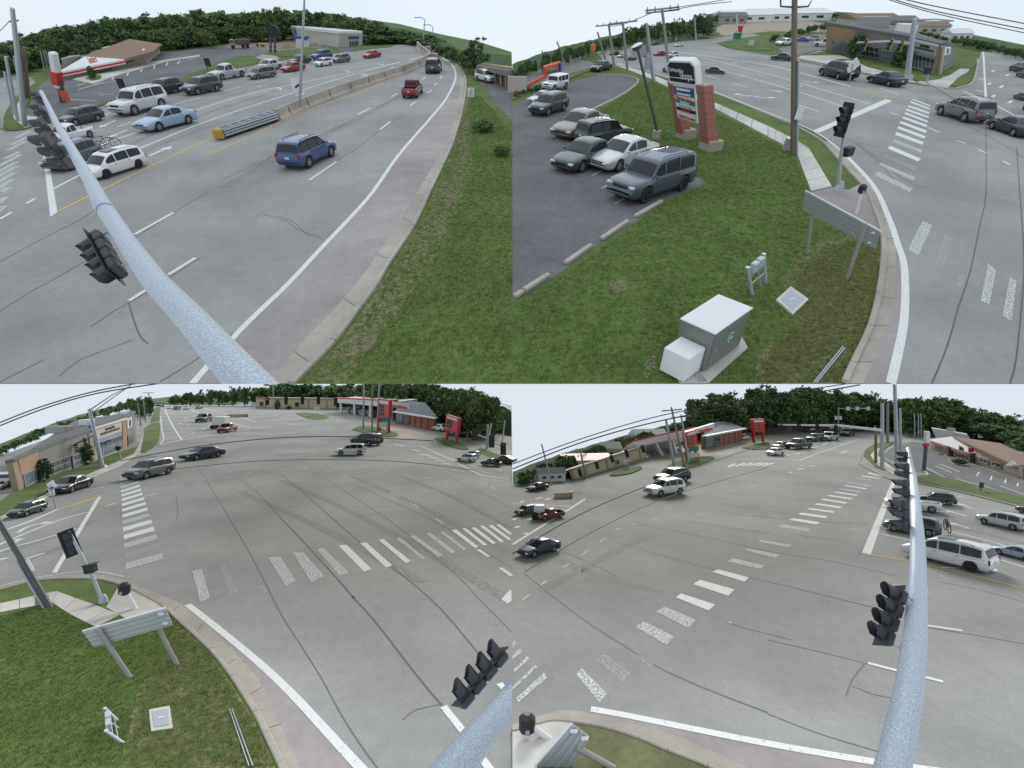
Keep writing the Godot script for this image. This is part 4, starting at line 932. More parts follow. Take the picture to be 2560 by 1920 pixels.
	for q in [pts([-28.37,-47.5,-20.34,-36.2,-15.93,-29.98,-12.63,-25.26,-9.06,-19.99,-7.26,-17.53,-5.85,-15.61,-4.67,-13.89,-3.76,-12.66,-2.91,-11.62]),pts([-35.5,-57.5,-29.16,-48.5]),pts([-31.8,-57,-23.04,-44.7,-21.41,-42.8]),pts([-21.09,-53.2,-14.05,-42.8,-8.01,-33.4,-4.78,-27.79,-2.62,-23.93,-1.32,-21.1,-0.01,-18.37]),pts([-14.35,-45.9,-9.99,-40,-5.24,-33.5,-0.02,-24.77]),pts([-5.93,-42.2,-2.87,-36.7,-0.02,-31.6]),pts([-6.19,-49.5,-2.64,-42.2,-0.03,-36.7]),pts([-2.9,-13.56,-2.62,-13.98,-1.94,-14.24]),pts([-21.99,-33.5,-23.22,-35.6,-26.7,-40.7]),pts([8.09,-32.4,11.01,-29.98,13.63,-27.25,15.78,-25.89,16.95,-24.77,17.8,-23.73]),pts([2.57,-27.45,3.96,-25.32,4.82,-23.73]),pts([8.9,-17.8,10.23,-17,11.32,-16.27,11.87,-15.82]),pts([11.19,-16.27,10.22,-15.39,9.53,-14.61]),pts([10.02,-15.09,10.34,-14.7,10.77,-14.51]),pts([6.9,-13.81,7.83,-13.02,8.9,-12.38]),pts([8.16,-18.99,8.46,-18.68,9.11,-18.23,9.73,-17.8]),pts([13.99,-40.7,17.46,-36.1,20.77,-34.5]),pts([19.24,-23.01,20.22,-22.12,20.9,-20.9]),pts([15.17,-18.68,16.23,-18.23,17.53,-17.53]),pts([17.9,-26.49,19.69,-28.48,20.04,-29.21])]:
		line(cr,curve(q,3),0.035,M.crack,0.008,"crack")
	blot(cr,curve(pts([-6.7,-21.33,-6.67,-21.49,-6.53,-21.33,-6.57,-21.17]),2),M.black,0.011,"manhole")
	blot(cr,curve(pts([8.05,-19.08,8.18,-19.18,8.2,-19.08,8.07,-18.99]),2),M.black,0.011,"manhole")

# ---------------------------------------------------------------- vehicles
# x forward, y up, z to the right; deck and roof: x as a share of half the length, y in metres
const CAR:={
	"sedan": {"L": 4.75,"W": 1.82,"H": 1.46,"wb": 2.75,"r": 0.33,"sill": 0.24,"belt": 0.92,"wr": 0.74,
		"deck": [[-1.0,0.62],[-0.975,0.84],[-0.93,0.95],[-0.66,0.99],[-0.3,0.93],[0.36,0.92],[0.6,0.86],[0.86,0.74],[0.95,0.66],[1.0,0.5]],
		"roof": [[0.44,0.90],[0.13,1.36],[0.0,1.44],[-0.2,1.46],[-0.4,1.39],[-0.76,0.99]],"ws": [0.42,0.15],"rs": [-0.41,-0.73],"win": [[0.30,-0.02],[-0.06,-0.42]]},
	"suv": {"L": 4.62,"W": 1.88,"H": 1.68,"wb": 2.70,"r": 0.36,"sill": 0.30,"belt": 1.04,"wr": 0.77,
		"deck": [[-1.0,0.68],[-0.98,0.95],[-0.94,1.05],[-0.4,1.05],[0.38,1.05],[0.6,1.00],[0.86,0.90],[0.95,0.80],[1.0,0.58]],
		"roof": [[0.46,1.02],[0.18,1.54],[0.04,1.64],[-0.3,1.68],[-0.62,1.65],[-0.84,1.56],[-0.955,1.04]],"ws": [0.44,0.20],"rs": [-0.855,-0.945],"win": [[0.33,0.02],[-0.02,-0.42],[-0.46,-0.78]],"rails": true},
	"wagon": {"L": 5.2,"W": 1.98,"H": 1.92,"wb": 3.05,"r": 0.40,"sill": 0.34,"belt": 1.15,"wr": 0.82,
		"deck": [[-1.0,0.75],[-0.985,1.08],[-0.95,1.15],[-0.4,1.15],[0.42,1.15],[0.6,1.12],[0.88,1.05],[0.96,0.95],[1.0,0.62]],
		"roof": [[0.48,1.13],[0.27,1.74],[0.14,1.86],[-0.2,1.92],[-0.7,1.89],[-0.88,1.80],[-0.965,1.15]],"ws": [0.46,0.29],"rs": [-0.895,-0.955],"win": [[0.36,0.08],[0.04,-0.36],[-0.40,-0.84]],"rails": true},
	"minivan": {"L": 5.15,"W": 2.0,"H": 1.76,"wb": 3.08,"r": 0.35,"sill": 0.25,"belt": 1.02,"wr": 0.79,
		"deck": [[-1.0,0.62],[-0.985,0.95],[-0.95,1.03],[-0.4,1.03],[0.55,1.01],[0.72,0.95],[0.9,0.80],[0.96,0.70],[1.0,0.5]],
		"roof": [[0.66,0.98],[0.33,1.56],[0.18,1.69],[-0.2,1.76],[-0.6,1.74],[-0.86,1.64],[-0.965,1.03]],"ws": [0.63,0.35],"rs": [-0.875,-0.955],"win": [[0.44,0.12],[0.08,-0.36],[-0.39,-0.82]],"rails": true,"sunroof": true},
	"pickup": {"L": 5.7,"W": 2.0,"H": 1.88,"wb": 3.6,"r": 0.40,"sill": 0.38,"belt": 1.14,"wr": 0.80,
		"deck": [[-1.0,0.80],[-0.985,1.12],[-0.95,1.14],[-0.26,1.14],[0.40,1.14],[0.6,1.12],[0.9,1.04],[0.96,0.94],[1.0,0.64]],
		"roof": [[0.42,1.12],[0.23,1.72],[0.12,1.84],[-0.05,1.88],[-0.17,1.84],[-0.235,1.12]],"ws": [0.40,0.25],"rs": [-0.185,-0.228],"win": [[0.33,0.10],[0.07,-0.15]],"bed": [-0.96,-0.27]},
	"jeep": {"L": 4.3,"W": 1.88,"H": 1.85,"wb": 2.8,"r": 0.41,"sill": 0.42,"belt": 1.16,"wr": 0.90,
		"deck": [[-1.0,0.75],[-0.985,1.12],[-0.95,1.16],[0.3,1.16],[0.6,1.13],[0.90,1.08],[0.96,1.0],[1.0,0.70]],
		"roof": [[0.32,1.15],[0.20,1.72],[0.12,1.83],[-0.2,1.85],[-0.7,1.84],[-0.90,1.80],[-0.965,1.16]],"ws": [0.31,0.215],"rs": [-0.91,-0.955],"win": [[0.22,-0.08],[-0.13,-0.48],[-0.53,-0.86]]},
}

func sample(p: Array,x: float) -> float:
	if p[0][0] > p[-1][0]:
		if x >= p[0][0]: return p[0][1]
		for i in range(p.size() - 1):
			if x >= p[i+1][0]: return lerpf(p[i][1],p[i+1][1],(p[i][0] - x) / (p[i][0] - p[i+1][0]))
		return p[-1][1]
	if x <= p[0][0]: return p[0][1]
	for i in range(p.size() - 1):
		if x <= p[i+1][0]: return lerpf(p[i][1],p[i+1][1],(x - p[i][0]) / (p[i+1][0] - p[i][0]))
	return p[-1][1]

func car_width(c: Dictionary,f: float) -> float:
	var w: float = c.W*0.5
	if f > 0.72: w *= 1.0 - 0.17*pow((f - 0.72) / 0.28,2.0)
	elif f < -0.80: w *= 1.0 - 0.09*pow((-f - 0.80) / 0.2,2.0)
	return w

func car_ring(c: Dictionary,x: float) -> Array:
	var f: float = x / (c.L*0.5)
	var w:=car_width(c,f)
	var top:=sample(c.deck,f)
	var base: float = c.sill
	if absf(f) > 0.93: base += (absf(f) - 0.93)*2.2
	var arch:=0.0
	for s in [-1.0,1.0]:
		var dx: float = absf(x - s*c.wb*0.5)
		var big: float = c.r*1.17
		if dx < big: arch = c.r+sqrt(big*big - dx*dx)
	var yl:=maxf(base,arch)
	var yb:=maxf(base - 0.03,arch - 0.05) if arch > base else base - 0.03
	var y3:=lerpf(yl,top,0.30) if arch <= base else maxf(yl+0.02,lerpf(base,top,0.42))
	var y4:=maxf(lerpf(base,top,0.70),y3+0.02)
	return [Vector2(0,yb),Vector2(w*0.70,yb),Vector2(w*0.975,yl),Vector2(w*1.0,y3),Vector2(w*0.992,y4),Vector2(w*0.965,top - 0.06),Vector2(w*0.90,top - 0.012),Vector2(w*0.6,top+0.015),Vector2(0,top+0.03)]

func car_stations(c: Dictionary) -> Array:
	var xs:={}
	for i in 31: xs[snappedf((i / 30.0*2.0 - 1.0)*c.L*0.5,0.001)] = 1
	for e in [0.985,0.96]:
		xs[snappedf(e*c.L*0.5,0.001)] = 1
		xs[snappedf(-e*c.L*0.5,0.001)] = 1
	for s in [-1.0,1.0]:
		for k in 13:
			var a:=PI*k / 12.0
			xs[snappedf(s*c.wb*0.5+cos(a)*c.r*1.169,0.001)] = 1
	var r:=xs.keys()
	r.sort()
	return r

func car_body(kind: String) -> ArrayMesh:
	var c: Dictionary = CAR[kind]
	var s:=Shape.new()
	s.smooth(true)
	var xs:=car_stations(c)
	var rings:=[]
	for x in xs:
		var half:=car_ring(c,x)
		var ring:=[]
		for p in half: ring.append(V(x,p.y,p.x))
		for i in range(half.size() - 2,0,-1): ring.append(V(x,half[i].y,-half[i].x))
		rings.append(ring)
	var n: int = rings[0].size()
	var bed: Array = c.get("bed",[])
	for i in range(rings.size() - 1):
		var open: bool = not bed.is_empty() and xs[i] >= bed[0]*c.L*0.5 and xs[i+1] <= bed[1]*c.L*0.5
		for k in n:
			if open and k >= 6 and k <= 9: continue
			var j:=(k+1) % n
			s.quad(rings[i][k],rings[i+1][k],rings[i+1][j],rings[i][j])
	for e in [0,-1]:
		var ring: Array = rings[e]
		for k in range(1,n - 1): s.tri(ring[0],ring[k],ring[k+1])
	# cabin
	var roof: Array = []
	var src: Array = c.roof
	for i in range(src.size() - 1):
		for k in 3:
			var t:=k / 3.0
			if i == 0 or i == src.size() - 2: roof.append([lerpf(src[i][0],src[i+1][0],t),lerpf(src[i][1],src[i+1][1],t)])
			else:
				var a:=Vector2(src[i - 1][0],src[i - 1][1])
				var b:=Vector2(src[i][0],src[i][1])
				var d:=Vector2(src[i+1][0],src[i+1][1])
				var e:=Vector2(src[i+2][0],src[i+2][1])
				var q:=b.cubic_interpolate(d,a,e,t)
				roof.append([q.x,q.y])
	roof.append(src[-1])
	var rows:=[]
	for p in roof:
		var hw:=cabin_width(c,p[1])
		var x: float = p[0]*c.L*0.5
		rows.append([V(x,p[1] - 0.02,hw),V(x,p[1],hw*0.93),V(x,p[1]+0.02,hw*0.5),V(x,p[1]+0.028,0),V(x,p[1]+0.02,-hw*0.5),V(x,p[1],-hw*0.93),V(x,p[1] - 0.02,-hw)])
	for i in range(rows.size() - 1):
		for k in 6: s.quad(rows[i][k],rows[i+1][k],rows[i+1][k+1],rows[i][k+1])
		for k in [0,6]:
			var a: Vector3 = rows[i][k]
			var b: Vector3 = rows[i+1][k]
			var z: float = signf(a.z)*cabin_width(c,c.belt)
			s.quad(a,b,V(b.x,c.belt - 0.08,z),V(a.x,c.belt - 0.08,z))
	if not bed.is_empty():
		s.smooth(false)
		var x0: float = bed[0]*c.L*0.5
		var x1: float = bed[1]*c.L*0.5
		var w: float = c.W*0.5*0.86
		var fl:=0.72
		var tp: float = c.belt - 0.01
		s.quad(V(x0,fl,-w),V(x1,fl,-w),V(x1,fl,w),V(x0,fl,w))
		s.quad(V(x0,fl,-w),V(x0,tp,-w),V(x1,tp,-w),V(x1,fl,-w))
		s.quad(V(x0,fl,w),V(x0,tp,w),V(x1,tp,w),V(x1,fl,w))
		s.quad(V(x0,fl,-w),V(x0,tp,-w),V(x0,tp,w),V(x0,fl,w))
		s.quad(V(x1,fl,-w),V(x1,tp,-w),V(x1,tp,w),V(x1,fl,w))
	return s.done()

func cabin_width(c: Dictionary,y: float) -> float:
	var t:=clampf((y - c.belt) / (c.H - c.belt),0.0,1.0)
	return c.W*0.5*lerpf(0.935,c.wr,t)

func car_screen(c: Dictionary,x0: float,x1: float,out: float) -> ArrayMesh:
	var s:=Shape.new()
	var rows:=[]
	for k in 4:
		var f:=lerpf(x0,x1,k / 3.0)
		var y:=sample(c.roof,f)+0.02
		var hw:=cabin_width(c,y)*0.90
		var x: float = f*c.L*0.5+out
		rows.append([V(x,y - 0.01,-hw),V(x,y+0.02,-hw*0.5),V(x,y+0.03,0),V(x,y+0.02,hw*0.5),V(x,y - 0.01,hw)])
	s.smooth(true)
	for i in 3:
		for k in 4: s.quad(rows[i][k],rows[i][k+1],rows[i+1][k+1],rows[i+1][k])
	return s.done()

func car_window(c: Dictionary,f0: float,f1: float,side: float) -> ArrayMesh:
	var s:=Shape.new()
	var lo: Array = []
	var hi: Array = []
	for k in 6:
		var f:=lerpf(f0,f1,k / 5.0)
		var y1:=maxf(sample(c.roof,f) - 0.10,c.belt+0.06)
		var y0: float = c.belt+0.03
		var x: float = f*c.L*0.5
		lo.append(V(x,y0,side*(cabin_width(c,y0)+0.012)))
		hi.append(V(x,y1,side*(cabin_width(c,y1)+0.012)))
	s.smooth(true)
	for k in 5: s.quad(lo[k],lo[k+1],hi[k+1],hi[k])
	return s.done()

func car_door(c: Dictionary,f0: float,f1: float,side: float) -> ArrayMesh:
	var s:=Shape.new()
	s.smooth(true)
	var cols:=[]
	for k in 4:
		var x: float = lerpf(f0,f1,k / 3.0)*c.L*0.5
		var ring:=car_ring(c,x)
		var col:=[]
		for q in [ring[2].lerp(ring[3],0.35),ring[3],ring[4],ring[5]]: col.append(V(x,q.y,side*(q.x+0.007)))
		cols.append(col)
	for k in 3:
		for i in 3: s.quad(cols[k][i],cols[k+1][i],cols[k+1][i+1],cols[k][i+1])
	return s.done()

func wheel_meshes(r: float) -> Array:
	var key:="wheel%.2f" % r
	if meshes.has(key): return meshes[key]
	var t:=Shape.new()
	t.smooth(true)
	var prof:=[[0.64,-0.09],[0.66,-0.11],[0.93,-0.115],[1.0,-0.08],[1.0,0.08],[0.93,0.115],[0.66,0.11],[0.64,0.09]]
	var n:=20
	for i in n:
		var a:=TAU*i / n
		var b:=TAU*(i+1) / n
		for k in range(prof.size() - 1):
			var p: Array = prof[k]
			var q: Array = prof[k+1]
			t.quad(V(cos(a)*r*p[0],sin(a)*r*p[0],p[1]),V(cos(b)*r*p[0],sin(b)*r*p[0],p[1]),V(cos(b)*r*q[0],sin(b)*r*q[0],q[1]),V(cos(a)*r*q[0],sin(a)*r*q[0],q[1]))
	var m:=Shape.new()
	for i in n:
		var a:=TAU*i / n
		var b:=TAU*(i+1) / n
		for e in [[0.66,0.085,0.56,0.095],[0.56,0.095,0.54,0.05]]:
			m.quad(V(cos(a)*r*e[0],sin(a)*r*e[0],e[1]),V(cos(b)*r*e[0],sin(b)*r*e[0],e[1]),V(cos(b)*r*e[2],sin(b)*r*e[2],e[3]),V(cos(a)*r*e[2],sin(a)*r*e[2],e[3]))
	for i in 5:
		var tr:=Transform3D(Basis(V(0,0,1),TAU*i / 5.0),Vector3.ZERO)
		m.bevel_box(V(r*0.31,0,0.08),V(r*0.54,r*0.19,0.03),0.008,tr)
	m.tube([V(0,0,0.04),V(0,0,0.105)],[r*0.16],10)
	var d:=Shape.new()
	d.tube([V(0,0,-0.05),V(0,0,0.045)],[r*0.62],16)
	meshes[key] = [t.done(),m.done(),d.done()]
	return meshes[key]

func car_parts(kind: String) -> Array:
	# [name, mesh, material key, transform, children]
	if meshes.has("car_"+kind): return meshes["car_"+kind]
	var c: Dictionary = CAR[kind]
	var hl: float = c.L*0.5
	var hw: float = c.W*0.5
	var r:=[]
	var I:=Transform3D.IDENTITY
	r.append(["body",car_body(kind),"@",I,[]])
	r.append(["windscreen",car_screen(c,c.ws[0],c.ws[1],0.02),"car_glass",I,[]])
	r.append(["rear_window",car_screen(c,c.rs[0],c.rs[1],-0.02),"car_glass",I,[]])
	for side in [-1.0,1.0]:
		for w in c.win: r.append(["side_window",car_window(c,w[0],w[1],side),"car_glass",I,[]])
		for d in range(mini(2,c.win.size())):
			var w: Array = c.win[d]
			var x: float = (w[1]+0.05)*hl
			var q: Array = car_ring(c,x)
			r.append(["door",car_door(c,w[0]+0.02,w[1] - 0.005,side),"@",I,[["handle",box_mesh(V(0.17,0.03,0.03),0.008),"trim",at(x,q[5].y - 0.08,side*(q[5].x+0.03))]]])
		r.append(["mirror",box_mesh(V(0.11,0.13,0.19),0.03),"@",at(c.ws[0]*hl - 0.16,c.belt+0.06,side*(hw*0.97+0.09)),[]])
		var lamp:=Shape.new()
		lamp.bevel_box(Vector3.ZERO,V(0.22,0.12,0.34),0.03)
		var ly:=sample(c.deck,0.93) - 0.10
		r.append(["headlight",lamp.done(),"headlamp",Transform3D(Basis(Vector3.UP,side*0.5),V(hl*0.955,ly,side*hw*0.72)),[]])
		var tail:=Shape.new()
		var th:=0.34 if kind in ["wagon","suv","minivan","jeep","pickup"] else 0.15
		tail.bevel_box(Vector3.ZERO,V(0.12,th,0.16 if th > 0.2 else 0.36),0.02)
		r.append(["tail_light",tail.done(),"tail_lamp",Transform3D(Basis(Vector3.UP,-side*0.25),V(-hl*0.972,c.belt - 0.05 - th*0.35,side*hw*(0.86 if th > 0.2 else 0.72))),[]])
		for e in [-1.0,1.0]:
			r.append(["wheel",null,"",Transform3D(Basis(Vector3.UP,0.0 if side > 0 else PI),V(e*c.wb*0.5,c.r,side*(hw - 0.115))),[]])
		if c.get("rails",false):
			r.append(["roof_rail",tube_mesh([V(0.12*hl,c.H+0.0,side*hw*c.wr*0.86),V(0.02*hl,c.H+0.06,side*hw*c.wr*0.86),V(-0.55*hl,c.H+0.05,side*hw*c.wr*0.86),V(-0.66*hl,c.H - 0.02,side*hw*c.wr*0.86)],[0.02],6),"trim",I,[]])
	r.append(["grille",box_mesh(V(0.10,0.17,hw*0.95),0.03),"trim",at(hl*0.972,sample(c.deck,0.93) - 0.15,0),[]])
	r.append(["front_bumper",box_mesh(V(0.14,0.12,hw*1.5),0.04),"trim",at(hl*0.965,c.sill+0.16,0),[]])
	r.append(["rear_bumper",box_mesh(V(0.14,0.15,hw*1.7),0.04),"trim",at(-hl*0.97,c.sill+0.19,0),[]])
	r.append(["number_plate",box_mesh(V(0.02,0.15,0.31),0.0),"plate",at(-hl*1.005,c.belt - 0.26,0),[]])
	if c.get("sunroof",false):
		r.append(["sunroof",box_mesh(V(1.0,0.02,hw*1.05),0.0),"car_glass",Transform3D(Basis(V(0,0,1),-0.02),V(-0.02*hl,c.H+0.028,0)),[]])
	meshes["car_"+kind] = r
	return r

var flatten:=0.6

# fw, rw: where the front and rear wheel on the side we see stand; left: that side is the car's left
func car(kind: String,key: String,paint_colour: Color,fw: Vector3,rw: Vector3,left: bool,called: String,label: String,category:="car",size:=0.0,rims:="rim",group:="",skip:=[],lift:=0.008) -> Node3D:
	var c: Dictionary = CAR[kind]
	var h:=(fw - rw)
	h.y = 0
	var ray:=((fw+rw)*V(1,0,1)).normalized()
	h -= ray*h.dot(ray)*(1.0 - flatten)
	var k: float = h.length() / c.wb
	if size > 0.0: k = size
	else: k = clampf(k,0.42,1.3)
	h = h.normalized()
	var right:=h.cross(Vector3.UP)
	var mid: Vector3 = (fw+rw)*0.5+right*(c.W*0.5 - 0.03)*k*(1.0 if left else -1.0)
	mid.y = lift
	var o:=thing(called,label,category,mid,atan2(-h.z,h.x),group)
	o.transform = o.transform*Transform3D(Basis.IDENTITY.scaled(Vector3.ONE*k),Vector3.ZERO)
	var pm:=paint(key,paint_colour)
	for p in car_parts(kind):
		if p[0] in skip: continue
		if p[0] == "wheel":
			var w:=Node3D.new()
			w.name = "wheel"
			o.add_child(w,true)
			w.transform = p[3]
			var wm:=wheel_meshes(c.r)
			part(w,"tyre",wm[0],M.tyre)
			part(w,"rim",wm[1],M[rims])
			part(w,"brake_disc",wm[2],M.under)
			continue
		var q:=part(o,p[0],p[1],pm if p[2] == "@" else M[p[2]],p[3])
		for ch in p[4]: part(q,ch[0],ch[1],M[ch[2]],ch[3])
	return o

# ---------------------------------------------------------------- street furniture
func post(called: String,label: String,category: String,base: Vector3,top: Vector3,r0: float,r1: float,m: Material,group:="",shaft:="shaft") -> Node3D:
	var o:=thing(called,label,category,base,0.0,group)
	part(o,shaft,tube_mesh([Vector3.ZERO,(top - base)*0.5,top - base],[r0,(r0+r1)*0.5,r1],10),m)
	return o

func wire(called: String,label: String,pts3: Array,r:=0.02,group:="",m: Material = null):
	var o:=thing(called,label,"cable",pts3[0],0.0,group)
	var loc:=[]
	for p in curve3(pts3,8): loc.append(p - pts3[0])
	part(o,"strand",tube_mesh(loc,[r],5),m if m else M.wire)
	return o

func visor_mesh() -> ArrayMesh:
	if meshes.has("visor"): return meshes.visor
	var s:=Shape.new()
	s.smooth(true)
	var n:=14
	for i in n:
		var a0:=lerpf(-0.7,PI+0.7,float(i) / n)
		var a1:=lerpf(-0.7,PI+0.7,float(i+1) / n)
		var l0:=0.20+0.13*clampf(sin(a0)+0.35,0.0,1.0)
		var l1:=0.20+0.13*clampf(sin(a1)+0.35,0.0,1.0)
		for r in [0.16,0.152]:
			s.quad(V(cos(a0)*r,sin(a0)*r,0),V(cos(a1)*r,sin(a1)*r,0),V(cos(a1)*r*0.96,sin(a1)*r*0.96,l1),V(cos(a0)*r*0.96,sin(a0)*r*0.96,l0))
	meshes["visor"] = s.done()
	return meshes.visor

# a signal head that faces its own +z; size scales it
func signal_head(label: String,where: Transform3D,sections:=3,size:=1.0,case_m: Material = null,lit:=-1,back:=true,group:="") -> Node3D:
	var o:=thing("traffic_signal",label,"traffic signal",Vector3.ZERO,0.0,group)
	o.transform = F*where*Transform3D(Basis.IDENTITY.scaled(Vector3.ONE*size),Vector3.ZERO)
	var cm: Material = case_m if case_m else M.visor
	var h:=0.36*sections
	if back: part(o,"backplate",box_mesh(V(0.62,h+0.26,0.012),0.0),M.black,at(0,0,-0.02))
	for i in sections:
		var y:=(sections - 1)*0.18 - i*0.36
		var sec:=part(o,"section",box_mesh(V(0.345,0.35,0.19),0.03),cm,at(0,y,-0.12))
		part(sec,"visor",visor_mesh(),M.visor if not case_m else M.black,at(0,0.0,0.12))
		part(sec,"lens",tube_mesh([V(0,0,0.10),V(0,0,0.11)],[0.145],14),M.lamp_red if i == lit else M.lens)
	return o

func lettering(parent: Node3D,text: String,height: float,where: Transform3D,m: Material,font:="Droid Sans",width:=0.0,bold:=true) -> MeshInstance3D:
	var t:=TextMesh.new()
	var f:=SystemFont.new()
	f.font_names = PackedStringArray([font])
	if bold: f.font_weight = 700
	t.font = f
	t.font_size = 64
	t.text = text
	t.depth = 0.03
	t.pixel_size = height / 46.0
	t.curve_step = 2.0
	var o:=part(parent,"lettering",t,m,where)
	if width > 0.0:
		var w: float = t.get_aabb().size.x
		if w > 0.01: o.transform = where*Transform3D(Basis.IDENTITY.scaled(V(width / w,1,1)),Vector3.ZERO)
	return o

# ---------------------------------------------------------------- walls and buildings
# wall between two base points; the tops may differ. u along, v up, both 0..1
func wall_point(a: Vector3,b: Vector3,at_: Vector3,bt: Vector3,u: float,v: float) -> Vector3:
	return a.lerp(b,u).lerp(at_.lerp(bt,u),v)

func wall_panel(parent: Node3D,called: String,w: Array,u0: float,v0: float,u1: float,v1: float,out: float,thick: float,m: Material) -> MeshInstance3D:
	var n: Vector3 = (w[1] - w[0]).cross(w[2] - w[0]).normalized()
	var k:=[]
	for d in [out - thick,out]:
		for q in [[u0,v0],[u1,v0],[u1,v1],[u0,v1]]:
			k.append(wall_point(w[0],w[1],w[2],w[3],q[0],q[1])+n*d)
	var s:=Shape.new()
	s.hexa(k)
	return part(parent,called,s.done(),m)

func wall_window(parent: Node3D,w: Array,u0: float,v0: float,u1: float,v1: float,cols:=2,rows:=1,glass: Material = null,frame_m: Material = null,bar:=0.06):
	var p:=wall_panel(parent,"window",w,u0,v0,u1,v1,0.10,0.2,glass if glass else M.window_glass)
	var du: float = bar / maxf(w[0].distance_to(w[1]),0.1)
	var dv: float = bar / maxf(w[0].distance_to(w[2]),0.1)
	var fm: Material = frame_m if frame_m else M.frame
	for i in cols+1:
		var u:=lerpf(u0,u1,float(i) / cols)
		wall_panel(p,"mullion",w,u - du*0.5,v0 - dv*0.5,u+du*0.5,v1+dv*0.5,0.14,0.1,fm)
	for i in rows+1:
		var v:=lerpf(v0,v1,float(i) / rows)
		wall_panel(p,"rail",w,u0+du*0.5,v - dv*0.5,u1 - du*0.5,v+dv*0.5,0.135,0.1,fm)

func solid(parent: Node3D,called: String,base: Array,top: Array,m: Material) -> MeshInstance3D:
	var s:=Shape.new()
	var k:=base.duplicate()
	k.append_array(top)
	s.hexa(k)
	return part(parent,called,s.done(),m)

func patch(parent: Node3D,called: String,p: Array,m: Material,thick:=0.12) -> MeshInstance3D:
	# a plate through three or four points, thickened downwards along its normal
	var s:=Shape.new()
	var n: Vector3 = (p[1] - p[0]).cross(p[2] - p[0]).normalized()*thick
	if n.y > 0: n = -n
	var c:=p.size()
	if c == 3:
		s.tri(p[0],p[1],p[2])
		s.tri(p[0]+n,p[2]+n,p[1]+n)
	else:
		s.quad(p[0],p[1],p[2],p[3])
		s.quad(p[0]+n,p[3]+n,p[2]+n,p[1]+n)
	for i in c:
		var j:=(i+1) % c
		s.quad(p[i],p[j],p[j]+n,p[i]+n)
	return part(parent,called,s.done(),m)

# ---------------------------------------------------------------- trees
func leaf_material(key: String) -> StandardMaterial3D:
	if M.has(key): return M[key]
	var m:=StandardMaterial3D.new()
	m.vertex_color_use_as_albedo = true
	m.roughness = 0.75
	m.cull_mode = BaseMaterial3D.CULL_DISABLED
	m.backlight_enabled = true
	m.backlight = Color(0.16,0.24,0.08)
	M[key] = m
	return m

# crown of unit radius and unit-ish height centred above the origin; leaves sit in clumps
func crown_mesh(variant: int,tones: Array,tall:=1.0,leaf:=0.085,clumps:=70,per:=34,solid_:=false) -> ArrayMesh:
	var key:="crown%d/%s/%s/%d" % [variant,tall,leaf,clumps]
	if meshes.has(key): return meshes[key]
	var r:=RandomNumberGenerator.new()
	r.seed = 900+variant*37
	var st:=SurfaceTool.new()
	st.begin(Mesh.PRIMITIVE_TRIANGLES)
	st.set_smooth_group(-1)
	var lobes:=[]
	for i in 7: lobes.append([V(r.randf_range(-0.55,0.55),r.randf_range(-0.45,0.55)*tall,r.randf_range(-0.55,0.55)),r.randf_range(0.35,0.62)])
	for c in clumps:
		var lb: Array = lobes[r.randi() % lobes.size()]
		var d:=V(r.randfn(),r.randfn()*0.9+0.15,r.randfn()).normalized()
		var rad: float = lb[1]*pow(r.randf(),0.33)
		var ctr: Vector3 = lb[0]+d*rad
		if solid_: ctr = V(d.x,d.y*tall*1.1,d.z)*pow(r.randf(),0.35)*0.86
		var size:=r.randf_range(0.10,0.19)
		var tone: Color = tones[r.randi() % tones.size()]
		for i in per:
			var o:=V(r.randfn(),r.randfn()*0.7,r.randfn())*size*0.55
			var p:=ctr+o
			var n:=V(r.randfn(),r.randfn()+0.6,r.randfn()).normalized()
			var u:=n.cross(V(r.randfn(),r.randfn(),r.randfn())).normalized()
			var v:=n.cross(u)
			var s:=leaf*r.randf_range(0.6,1.25)
			var col:=tone*r.randf_range(0.75,1.3)
			col.a = 1.0
			var q:=[p - u*s,p+v*s*0.55,p+u*s,p - v*s*0.55]
			for e in [0,1,2,0,2,3]:
				st.set_color(col)
				st.add_vertex(q[e])
	st.generate_normals()
	meshes[key] = st.commit()
	return meshes[key]

func trunk_mesh(variant: int) -> ArrayMesh:
	var key:="trunk%d" % variant
	if meshes.has(key): return meshes[key]
	var r:=RandomNumberGenerator.new()
	r.seed = 300+variant
	var s:=Shape.new()
	s.tube([Vector3.ZERO,V(0.02,0.35,0.01),V(-0.02,0.75,0.02),V(0.03,1.25,0)],[0.075,0.055,0.045,0.02],7)
	for i in 6:
		var a:=TAU*i / 6.0+r.randf()
		var y:=r.randf_range(0.45,0.95)
		var d:=V(cos(a),r.randf_range(0.5,1.0),sin(a))*r.randf_range(0.4,0.65)
		s.tube([V(0,y,0),V(0,y,0)+d*0.5,V(0,y,0)+d],[0.032,0.02,0.008],5)
	meshes[key] = s.done()
	return meshes[key]

const GREEN:=[Color(0.072,0.138,0.043),Color(0.096,0.174,0.055),Color(0.126,0.216,0.070),Color(0.156,0.252,0.084)]
const DEEP:=[Color(0.060,0.118,0.050),Color(0.078,0.144,0.060),Color(0.102,0.178,0.072)]
const OLIVE:=[Color(0.102,0.156,0.050),Color(0.138,0.198,0.065),Color(0.174,0.234,0.082)]

